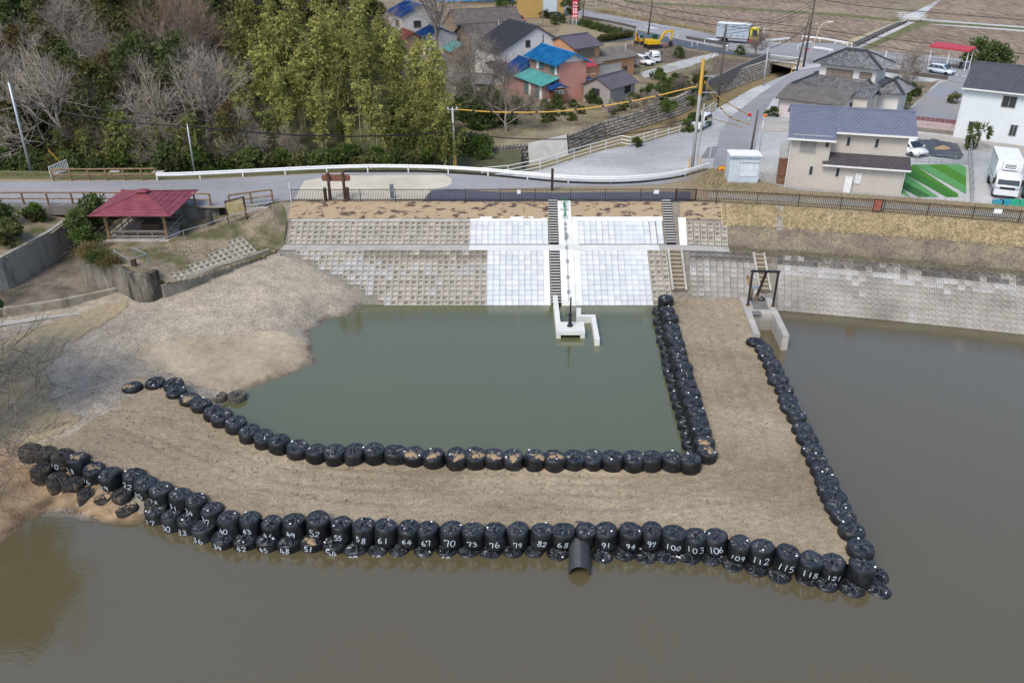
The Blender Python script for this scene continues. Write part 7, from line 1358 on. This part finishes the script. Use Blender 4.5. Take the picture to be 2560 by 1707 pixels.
def bare_tree(seed, H, spread=.55, levels=4, lean=(0, 0), twig=M_twig, thin=1.0, first=.3, rmin=.013, few=0):
    rg = random.Random(seed); tr = MB(); tw = MB()
    def grow(p, d, L, r, lv):
        seg = 3 if lv < 3 else 2; pts = [p]; q = p.copy(); dd = d.copy()
        for k in range(seg): dd = (dd + rdir(rg) * .18 + Vector((0, 0, .06))).normalized(); q = q + dd * (L / seg); pts.append(q.copy())
        r = max(r, rmin); (tr if lv < 3 else tw).tube(pts, r, 6 if lv < 2 else (4 if lv < 3 else 3), r * .55, cap=False)
        if lv >= levels: return
        n = {0: 7, 1: 6, 2: 5, 3: 4, 4: 3}[lv] - (few if lv > 0 else 0)
        for k in range(n):
            t = rg.uniform(first if lv == 0 else .25, 1.0); i = min(seg - 1, int(t * seg)); o = pts[i].lerp(pts[i + 1], t * seg - i); nd = (dd * (.75 if lv else .6) + rdir(rg) * spread * (1.6 if lv == 0 else 1.35) + Vector((0, 0, .12))).normalized()
            grow(o, nd, L * rg.uniform(.52, .8), r * rg.uniform(.36, .52), lv + 1)
        grow(pts[-1], (dd + rdir(rg) * .3).normalized(), L * .6, r * .55, lv + 1)
    grow(Vector((0, 0, -.2)), Vector((lean[0], lean[1], 1)).normalized(), H * .46, .034 * H * .5 * thin, 0)
    return quick(tr, 'trunk', M_bark), quick(tw, 'twigs', twig)
def broadleaf(seed, H, rad, leaf, n_cl=34, per=75, s=.34, low=.25, trunkr=.12):
    rg = random.Random(seed); t = MB(); c = MB(); t.tube([(0, 0, -.3), (rg.uniform(-.2, .2), rg.uniform(-.2, .2), H * .4), (rg.uniform(-.4, .4), rg.uniform(-.4, .4), H * .85)], trunkr, 6, trunkr * .35)
    for k in range(n_cl):
        z = H * (low + (1 - low) * rg.random() ** .8); f = (z / H - low) / (1 - low); rr = rad * (math.sin(math.pi * min(1, .12 + f * .88)) ** .6) * rg.uniform(.25, 1); a = rg.uniform(0, 6.28); ce = Vector((rr * math.cos(a), rr * math.sin(a), z)); R_ = rg.uniform(.5, 1.05) * rad * .36
        t.tube([(0, 0, z * .7), tuple(ce)], .03 * rad * .5, 3, .015, cap=False)
        for _ in range(per):
            d = rdir(rg); p = ce + Vector((d.x * R_, d.y * R_, d.z * R_ * .75)) * rg.random() ** .4; leaf_quad(c, p, (d + rdir(rg) * .8 + Vector((0, 0, -.2))), s * rg.uniform(.6, 1.25), rg)
    return quick(t, 'trunk', M_bark), quick(c, 'crown', leaf)
def bamboo(seed, H, n, leaf, s=.36):
    rg = random.Random(seed); cul = []; lf = MB()
    for k in range(n):
        a = rg.uniform(0, 6.28); b0 = Vector((rg.uniform(-.75, .75), rg.uniform(-.75, .75), -.2)); h = H * rg.uniform(.62, 1.08); bend = Vector((math.cos(a), math.sin(a), 0)) * rg.uniform(.6, 2.2); pts = []
        for i in range(8): t = i / 7; pts.append(b0 + Vector((0, 0, h * t - .10 * h * t ** 4)) + bend * (t ** 2.6))
        c = MB().tube(pts, .06, 5, .014, cap=False); cul.append(quick(c, 'culm', M_culm))
        for j in range(58):
            t = rg.uniform(.2, 1) ** .75; i = min(6, int(t * 7)); p = pts[i].lerp(pts[i + 1], t * 7 - i); az = rg.uniform(0, 6.28); L = rg.uniform(.35, .95) * (1.15 - .75 * max(0, t - .5)); bd = Vector((math.cos(az), math.sin(az), rg.uniform(.0, .5))); 
            for q in range(7):
                u = (q + rg.random()) / 7; o = p + bd * (L * u) + Vector((0, 0, -.5 * u * u * L)); leaf_quad(lf, o, bd * .6 + rdir(rg) * .6 + Vector((0, 0, -.55)), s * rg.uniform(.7, 1.3), rg, .24)
    return cul, quick(lf, 'foliage', leaf)
BARE = [bare_tree(1, 11), bare_tree(2, 12, .6), bare_tree(3, 10, .65, lean=(.15, -.1)), bare_tree(4, 12, .5, twig=M_redtwig), bare_tree(5, 9, .7, lean=(-.2, -.25))]
EVER = [broadleaf(11, 8, 2.6, L_ever), broadleaf(12, 9, 2.4, L_ever, 38), broadleaf(13, 7, 2.6, L_oliv), broadleaf(14, 10, 2.2, L_oliv, 40), broadleaf(15, 8, 2.4, L_brown, 26, 55, .28)]
SHRUB = [broadleaf(21, 2.6, 1.6, L_ever, 18, 70, .28, .1, .05), broadleaf(22, 2.2, 1.5, L_bush, 18, 70, .24, .08, .05), broadleaf(23, 2.4, 1.5, L_oliv, 16, 70, .26, .08, .05)]
BAM = [bamboo(31, 10.5, 4, L_bam), bamboo(32, 11.5, 4, L_bam), bamboo(33, 9.5, 4, L_bamd), bamboo(34, 10.5, 4, L_bam, .38), bamboo(35, 7, 4, L_bamd, .36)]
trg = random.Random(77)
def plant(name, label, cat, V, x, y, z, s=1, group=None, rz=None, names=('trunk', 'crown'), sz=None):
    r = thing(name, label, cat, (x, y, z), trg.uniform(0, 6.28) if rz is None else rz, group); r.scale = (s, s, sz or s * trg.uniform(.92, 1.1)); place(names[0], V[0], r); c_ = place(names[1], V[1], r)
    if names[1] == 'twigs': c_['kind'] = 'stuff'
    return r
def bamb(label, V, x, y, z, s, group):
    r = thing('bamboo_clump', label, 'bamboo', (x, y, z), trg.uniform(0, 6.28), group); r.scale = (s, s, s * trg.uniform(.9, 1.1))
    for c in V[0]: place('culm', c, r)
    place('foliage', V[1], r)
hz = lambda x, y: float(hill_z(np.array([[x]]), np.array([[y]]))[0, 0])
GB, GE, GM, GS = 'bare trees of the hillside wood', 'evergreen trees of the hillside wood', 'bamboo grove behind the guardrail', 'undergrowth along the forest edge'
def xb(y): return -6.5 - (y - 86) * .13
# bamboo fills the right half of the wood, evergreens and bare trees the left half and the back
placed = []
def spaced(x, y, d):
    for a, c in placed:
        if (a - x) ** 2 + (c - y) ** 2 < d * d: return False
    placed.append((x, y)); return True
for _ in range(900):
    y = trg.uniform(83.5, 108); x = trg.uniform(-27 - (y - 84) * .25, xb(y) - max(0, y - 96) * .55)
    if not spaced(x, y, 2.0 + (y - 84) * .02): continue
    s = trg.uniform(.68, 1.1) * (1 if y > 86 else .85); right = x > -17
    bamb('tall yellow green bamboo clump behind the white guardrail', trg.choice(BAM[:2] + BAM[3:4] if (y > 87 and trg.random() < (.85 if right else .6)) else BAM[2:4]), x, y, hz(x, y), s * (.86 if y < 86.5 else 1), GM)
    if len(placed) > 105: break
n_b = len(placed)
for _ in range(1500):
    y = trg.uniform(82.5, 128); x = trg.uniform(-64 - (y - 84) * .3, -22 - (y - 84) * .1)
    if y > 112: x = trg.uniform(-64, -19)
    if not spaced(x, y, 2.3): continue
    k = trg.random(); z = hz(x, y)
    if k < .34: plant('bare_tree', 'leafless grey deciduous tree in the hillside wood', 'tree', trg.choice(BARE), x, y, z, trg.uniform(.75, 1.1), GB, names=('trunk', 'twigs'))
    elif k < .93: plant('evergreen_tree', 'dark evergreen broadleaf tree in the hillside wood', 'tree', trg.choice(EVER[:4] + EVER[2:4]), x, y, z, trg.uniform(.7, 1.1), GE)
    else: plant('russet_tree', 'brownish half leafless tree in the hillside wood', 'tree', EVER[4], x, y, z, trg.uniform(.8, 1.1), GE)
    if len(placed) > n_b + 190: break
for k in range(46):
    t = k / 45; x = -62 + t * 53; y = 80.4 + trg.uniform(-.6, 1.6) + (1.5 if x > -14 else 0); plant('shrub', 'low leafy shrub at the forest edge behind the guardrail', 'shrub', trg.choice(SHRUB), x, y, hz(x, y) - .1, trg.uniform(.8, 1.35), GS)
for k in range(9): x = -44 + k * 1.9 + trg.uniform(-.5, .5); bamb('short yellow bamboo clump at the front of the wood', BAM[4], x, 81.5 + trg.uniform(-.5, .8), hz(x, 81.5), trg.uniform(.75, 1.0), GM)
for k in range(16): x = -12.5 + (k % 8) * .85; y = 83.8 + (k // 8) * 2.6 + trg.uniform(-.6, .6); bamb('short yellow green bamboo clump at the right end of the grove', BAM[4 if k % 3 else 3], x, y, hz(x, y), trg.uniform(.55, .8), GM)
# cedar tops at the back of the grove, ivy clad trunks
for k, (x, y, s) in enumerate([(-20.5, 115, 1.35), (-18.3, 111, 1.25), (-24, 117, 1.4), (-28.5, 117, 1.35)]): plant('cedar_tree', ['golden green cedar rising behind the bamboo', 'golden green cedar at the right end behind the bamboo', 'tall golden green cedar at the top of the frame', 'leftmost golden green cedar behind the bamboo'][k], 'tree', EVER[3], x, y, hz(x, y), s)
# single trees one can point at
plant('bare_tree', 'big spreading leafless tree in front of the blue roofed house', 'tree', bare_tree(91, 16, .62, first=.25, thin=1.25), *G(1091, 140, ZG)[:2], ZG, 1.0, rz=.4, names=('trunk', 'twigs'))
plant('bare_tree', 'slender bare tree with a bushy head left of the white house', 'tree', bare_tree(92, 11, .7, 4, first=.7, thin=.7), *G(1204, 308, ZG)[:2], ZG, 1.05, rz=1, names=('trunk', 'twigs'))
plant('bare_tree', 'twin stemmed ivy clad bare tree in front of the pink house', 'tree', bare_tree(93, 8, .42, 4, lean=(.12, 0), first=.2, thin=1.1), *G(1266, 330, ZG)[:2], ZG, 1.1, rz=2, names=('trunk', 'twigs'))
plant('bare_tree', 'bare crooked tree beside the bamboo and pale shed', 'tree', bare_tree(94, 8, .75, 4, lean=(.35, 0)), *G(1150, 215, ZG)[:2], ZG, 1.0, rz=.2, names=('trunk', 'twigs'))
plant('bare_tree', 'small bare tree growing by the creek parapet near the truck', 'tree', bare_tree(95, 5, .6, 4), *G(1886, 146, ZG)[:2], ZG, 1.0, names=('trunk', 'twigs'))
plant('bare_tree', 'spreading bare tree in the garden of the tiled house', 'tree', bare_tree(96, 6, .75, 4), *G(2265, 206, ZG)[:2], ZG, 1.0, names=('trunk', 'twigs'))
plant('bare_tree', 'leaning bare garden tree nearer the clipped hedge', 'tree', bare_tree(97, 4.5, .7, 4, lean=(.5, .1)), *G(2267, 226, ZG)[:2], ZG, 1.0, rz=0, names=('trunk', 'twigs'))
for k, (x, y, s) in enumerate([(1526, 300, .55), (1575, 288, .45), (1608, 280, .5), (1634, 268, .45), (1703, 238, .6), (1740, 205, .55), (1592, 172, .5)]): plant('bare_tree', ['pollarded bare tree with fan of shoots by the taupe shed', 'bare stump tree right of the taupe shed corner', 'thick cut bare tree between shed and stone wall', 'short cut bare trunk right of the taupe shed', 'small dark bare tree beside the vegetable trellis', 'small bare tree behind the yellow sleeved pole', 'small bare tree beside the parked wagon'][k], 'tree', bare_tree(120 + k, 5, .55, 4, first=.5, thin=2.0), *G(x, y, ZG)[:2], ZG, s, names=('trunk', 'twigs'))
plant('garden_tree', 'round dark evergreen tree between the white house and mustard store', 'tree', EVER[1], *G(1258, 75, ZG)[:2], ZG, 1.0); plant('garden_tree', 'dark evergreen beside the tall red signboard', 'tree', EVER[0], *G(1425, 62, ZG)[:2], ZG, 1.05)
for k, (x, y, V, s) in enumerate([(2245, 262, 1, .9), (2256, 246, 1, .8), (2275, 240, 0, .7), (2290, 238, 2, .6), (2440, 165, 0, 1.5), (2470, 172, 0, 1.4), (2495, 176, 0, 1.4), (2380, 258, 2, .7), (1930, 292, 1, .6), (1697, 146, 0, .7), (1735, 322, 1, .9), (1715, 328, 1, .7), (1590, 366, 1, .5), (1850, 138, 0, .6), (1385, 62, 0, .8), (1405, 58, 0, .7), (1360, 46, 2, .8), (2195, 285, 2, .5)]):
    plant('garden_bush', ['clipped round green bush in the tiled house garden', 'clipped green hedge bush behind the round one', 'dark garden bush in the middle of the tiled house hedge', 'far low bush of the tiled house hedge', 'leftmost dark bush behind the charcoal roof', 'middle dark bush behind the charcoal roof', 'rightmost dark bush behind the charcoal roof', 'loose bush against the white house gable', 'leafy green bush before the pinkish annex', 'round dark bush in the farm plot', 'bright green bush behind the white van', 'low green bush left of the white van', 'small green tuft at the kink of the lot fence', 'dark bush beside the farm lane', 'dark bush near the black car', 'bush left of the black car', 'bush beside the mustard store shutter', 'pale shrub against the tiled house wall'][k], 'bush', SHRUB[V], *G(x, y, ZG)[:2], ZG - .1, s)
for k in range(16): t = k / 15; p = G(1500 + 75 * t, 106 - 12 * t, ZG); plant('hedge_bush', 'clipped green hedge bush along the plot by the excavators', 'bush', SHRUB[2], p.x, p.y, ZG - .1, .62, 'roadside hedge of the plot')
for k in range(14): t = k / 13; p = G(1455 + 95 * t, 66 + 26 * t, ZG); plant('hedge_bush', 'small round hedge bush along the roadside plot', 'bush', SHRUB[0], p.x, p.y, ZG - .1, .55, 'hedge along the roadside plot')
for k in range(46): 
    u = trg.random(); px_ = 1180 + u * 560; p = G(px_, trg.uniform(290, 345) - u * 75, ZG); plant('garden_shrub', 'low wild shrub on the terrace above the stone wall', 'shrub', trg.choice(SHRUB), p.x, p.y, ZG - .1, trg.uniform(.3, .75), 'wild shrubs above the stone wall')
for k in range(16): p = G(1640 + trg.uniform(0, 130), trg.uniform(195, 240), ZG); plant('garden_shrub', 'leafy shrub in the vegetable garden above the creek', 'shrub', trg.choice(SHRUB[1:]), p.x, p.y, ZG - .1, trg.uniform(.4, .9), 'shrubs of the vegetable garden')
for k in range(12): p = G(1130 + trg.uniform(0, 110), trg.uniform(230, 345), ZG); plant('garden_shrub', 'dense shrub at the bamboo edge beside the pale shed', 'shrub', trg.choice(SHRUB), p.x, p.y, ZG - .1, trg.uniform(.8, 1.3), 'shrubs at the bamboo edge')
for k, (x, y, s) in enumerate([(1150, 402, 1.2), (1205, 412, 1.3), (1180, 398, 1.0), (1125, 405, 1.1)]): p = G(x, y, 2.0); plant('creek_bush', ['bush on the stone wall right of the bamboo pole', 'bright bush hanging over the stone wall', 'bush between the two wall bushes', 'dark bush just behind the bamboo pole'][k], 'bush', SHRUB[1 if k == 1 else 0], p.x, p.y, 2.0, s)
# palm by the purple wall
b0 = G(2440, 372, ZG); r = thing('palm_tree', 'small fan palm in front of the purple wall', 'palm', b0); MB().tube([(0, 0, 0), (.05, 0, 1.9)], .13, 7).build('trunk', M_bark, r); b = MB(); rg = random.Random(9)
for k in range(26):
    a = rg.uniform(0, 6.28); e = rg.uniform(-.5, .9); d = Vector((math.cos(a) * math.cos(e), math.sin(a) * math.cos(e), math.sin(e))); o = Vector((0, 0, 1.9)) + d * .7
    for f in range(9): leaf_quad(b, o, d + rdir(rg) * .75, .75, rg, .09)
place('crown', quick(b, 'crown', L_ever), r); plant('creek_bush', 'dark bush at the foot of the fan palm', 'bush', SHRUB[0], b0.x - .9, b0.y - .1, ZG, .6)
# pampas tuft and shrubs near the channel
def tuft(name, label, x, y, z, n, L, m, seed, droop=.6, w=.02, cat='grass tuft'):
    rg = random.Random(seed); b = MB()
    for _ in range(n):
        a = rg.uniform(0, 6.28); e = rg.uniform(.35, 1.4); l = L * rg.uniform(.6, 1.1); p = Vector((rg.gauss(0, .3), rg.gauss(0, .3), 0)); d = Vector((math.cos(a) * math.cos(e), math.sin(a) * math.cos(e), math.sin(e))); s = Vector((-d.y, d.x, 0)).normalized() * w; m1 = p + d * l * .55; t = p + d * l + Vector((0, 0, -droop * l * .35))
        k = len(b.v); b.v += [tuple(p - s), tuple(p + s), tuple(m1 + s), tuple(m1 - s), tuple(t)]; b.f += [(k, k + 1, k + 2, k + 3), (k + 3, k + 2, k + 4)]
    return place(name, quick(b, name, m), None, (x, y, z), label=label, cat=cat)
for k, (px_, py, m, L, lab) in enumerate([(225, 640, 'L_dry', 1.9, 'big straw coloured pampas tuft hanging over the channel wall'), (250, 652, 'L_bush', 1.5, 'green grass tuft on the rim of the pier wall'), (275, 660, 'L_dry', 1.3, 'straw tuft nearest the boxed handrail')]): p = G(px_, py, 4.1); tuft('pampas_tuft', lab, p.x, p.y, 4.05, 420, L, globals()[m], 200 + k, 1.1)
for k, (px_, py, s) in enumerate([(205, 600, .9), (225, 575, .8), (240, 560, .9), (215, 625, .8)]): p = G(px_, py, 4.05); plant('mound_shrub', ['dark shrub left of the gazebo floor', 'shrub behind the dark shrub beside the gazebo', 'shrub in the corner of gazebo and bridge', 'shrub hanging at the channel wall below the gazebo'][k], 'shrub', SHRUB[0 if k < 3 else 1], p.x, p.y, 3.95, s)
for k in range(18):
    x, y = trg.uniform(-46, -37.8), trg.uniform(58.5, 66)
    if x > -38.2 - (63.4 - y) * .12 and y < 63.4: x -= 1.2
    plant('bank_shrub', 'mixed dry and green shrub on the bank left of the channel', 'shrub', trg.choice(SHRUB), x, y, float(lb_z(np.array([[x]]), np.array([[y]]))[0, 0]) - .2, trg.uniform(.5, .95), 'shrubs left of the channel')
# grass as masses
def blades(name, label, pts, L, w, m, seed, lean=(0, 0), cat='grass'):
    rg = random.Random(seed); b = MB()
    for p in pts:
        a = rg.uniform(0, 6.28); l = L * rg.uniform(.5, 1.2); d = Vector((math.cos(a) * .55 + lean[0], math.sin(a) * .55 + lean[1], rg.uniform(.35, 1))).normalized(); s = Vector((-math.sin(a), math.cos(a), 0)) * w; k = len(b.v); b.v += [tuple(p - s), tuple(p + s), tuple(p + d * l + Vector((0, 0, -.12 * l)))]; b.f.append((k, k + 1, k + 2))
    return place(name, quick(b, name, m), None, label=label, cat=cat, kind='stuff')
M_straw = mat('straw', (.50, .385, .235), .95, .25, 1.5, c2=(.27, .235, .12), fine=.3, fscale=20); M_vine = mat('dead_vine', (.16, .125, .105), .95, .3, 2, c2=(.27, .215, .16)); M_blade = mat('green_blade', (.10, .145, .04), .95, .3, 1, c2=(.19, .19, .07))
grg = random.Random(21); EMr = lambda i, d, dz=0: EM(i, d, dz)
i0 = XA(16.6); blades('dry_grass', 'long straw coloured grass on the slope below the right fence', [EM(grg.uniform(i0, NS), grg.uniform(7.45, 9.6), .02) for _ in range(26000) if True], .38, .014, M_straw, 1, (0, -.35))
blades('dry_grass', 'straw coloured grass on the crest behind the right fence', [EM(grg.uniform(XA(15.5), NS), 12.2 + abs(grg.gauss(0, .9)), .0) for _ in range(9000)] + [Vector((grg.gauss(19.5, 2.2), grg.uniform(71.5, 77.2), ZC)) for _ in range(6000)], .42, .014, M_straw, 2)
blades('dead_vines', 'tangled grey brown dead vines on the slope right of the stairs', [EM(grg.uniform(XA(17), NS), grg.uniform(4.3, 7.6) if grg.random() < .8 else grg.uniform(3.7, 4.5), .04) for _ in range(16000)], .45, .012, M_vine, 3, (0, -.3), 'vines')
blades('green_grass', 'short green grass along the berm at the right', [EM(grg.uniform(XA(17), NS), grg.gauss(5.5, .25), .03) for _ in range(5000)], .2, .012, M_blade, 4)
def on(fn, x0, x1, y0, y1, n, poly):
    xs = np.array([grg.uniform(x0, x1) for _ in range(n)]); ys = np.array([grg.uniform(y0, y1) for _ in range(n)]); k = inside(poly, xs, ys); xs, ys = xs[k], ys[k]; zs = fn(xs.reshape(1, -1), ys.reshape(1, -1)).ravel(); return [Vector((a, c, d)) for a, c, d in zip(xs, ys, zs)]
mp_ = on(mound_z, -38, -18, 53, 69, 14000, mpoly); gaz = lambda p: abs(p.x - gx) < 3.0 and abs(p.y - gy) < 3.1
blades('green_grass', 'patchy green grass on the gazebo mound', [p for p in mp_ if not gaz(p) and mnoise.noise(p * .45) > -.05], .2, .014, M_blade, 5); blades('dry_grass', 'grey brown dead grass on the pond side of the gazebo mound', [p for p in mp_ if not gaz(p) and mnoise.noise(p * .45) <= .05], .24, .012, M_vine, 6)
blades('dry_grass', 'mixed dry grass on the bank left of the channel', on(lb_z, -60, -42, 55, 67, 9000, lbp), .4, .016, M_straw, 7)
blades('verge_grass', 'dry and green grass along the forest edge of the road', [Vector((grg.uniform(-70, -9), 0, ZC)) for _ in range(1)] and [Vector((x, float(np.interp(x, [-75, -33, -16, -8], [75.6, 75.2, 77.0, 77.2])) + grg.gauss(0, .4), ZC)) for x in [grg.uniform(-62, -9) for _ in range(7000)]], .3, .014, M_blade, 8)
blades('roadside_grass', 'pale dry grass between the main road and the field', [p + Vector((grg.gauss(0, .8), grg.gauss(0, .8), 0)) for p in [G(*q, ZG) for q in [(1495 + 310 * t, 26 + 62 * t) for t in [grg.random() for _ in range(6000)]]]], .9, .03, M_straw, 9)
blades('terrace_grass', 'patchy wild grass on the terrace above the stone wall', [p for p in [G(1180 + u * 620, grg.uniform(270, 355) - u * 95, ZG) for u in [grg.random() for _ in range(9000)]]], .35, .02, M_blade, 10); blades('bank_grass', 'green grass along the foot of the lot fence', [cb0[int(grg.random() * 30)].lerp(cb1[int(0)], 0) + Vector((grg.gauss(0, .7), grg.gauss(.2, .5), -.05)) for _ in range(5000)], .25, .016, M_blade, 11)
blades('plot_grass', 'green grass round the farm plots beside the lane', [G(grg.uniform(1560, 1880), grg.uniform(118, 190), ZG) for _ in range(6000)], .3, .03, M_blade, 12)
# tree on the near left bank: branches reach into the view, crown mirrored in the water
plant('bare_tree', 'leafless tree on the near left bank reaching over the water', 'tree', bare_tree(140, 9, .85, 4, lean=(.3, .1), first=.15, thin=.6, rmin=.011, few=2, twig=M_bark2), -27.6, 33.0, .9, 1.15, rz=0, names=('trunk', 'twigs'))
plant('bare_tree', 'leafless tree on the left bank beside the earth slope', 'tree', bare_tree(141, 9, .8, 4, lean=(.3, -.1), first=.15, thin=.6, rmin=.012, few=2, twig=M_bark2), -32.9, 43, 1.4, 1.15, rz=.3, names=('trunk', 'twigs'))
for k, (x, y) in enumerate([(-31.2, 38.3), (-36.4, 41)]): plant('bank_tree', ['leafy evergreen on the near left bank mirrored in the water', 'second leafy evergreen on the left bank behind the first'][k], 'tree', EVER[1], x, y, 1.2, 1.5)
for k in range(13):                         # bare crowns standing in front of the grove
    x = -46 + k * 1.9 + trg.uniform(-.6, .6); y = 82.6 + trg.uniform(-.8, 1.5); plant('bare_tree', 'thin leafless sapling at the front of the wood', 'tree', trg.choice([BARE[0], BARE[2], BARE[4]]), x, y, hz(x, y), trg.uniform(.35, .68), 'leafless saplings at the front of the wood', names=('trunk', 'twigs'))
def zone(o):
    x, y = o.location.x, o.location.y; u = PXL(x, y, o.location.z)[0]
    return ('front' if y < 87 else 'middle' if y < 97 else 'back'), ('far left' if u < 200 else 'left' if u < 450 else 'centre' if u < 700 else 'right' if u < 950 else 'far right')
for o in bpy.data.objects:
    if o.parent is None and o.get('group') in (GB, GE, GM, GS):
        a, c = zone(o); o['label'] = o['label'].replace('in the hillside wood', 'at the %s %s of the hillside wood' % (a, c)).replace('behind the white guardrail', 'in the %s %s of the grove' % (a, c)).replace('at the forest edge behind the guardrail', 'at the %s forest edge behind the guardrail' % c)
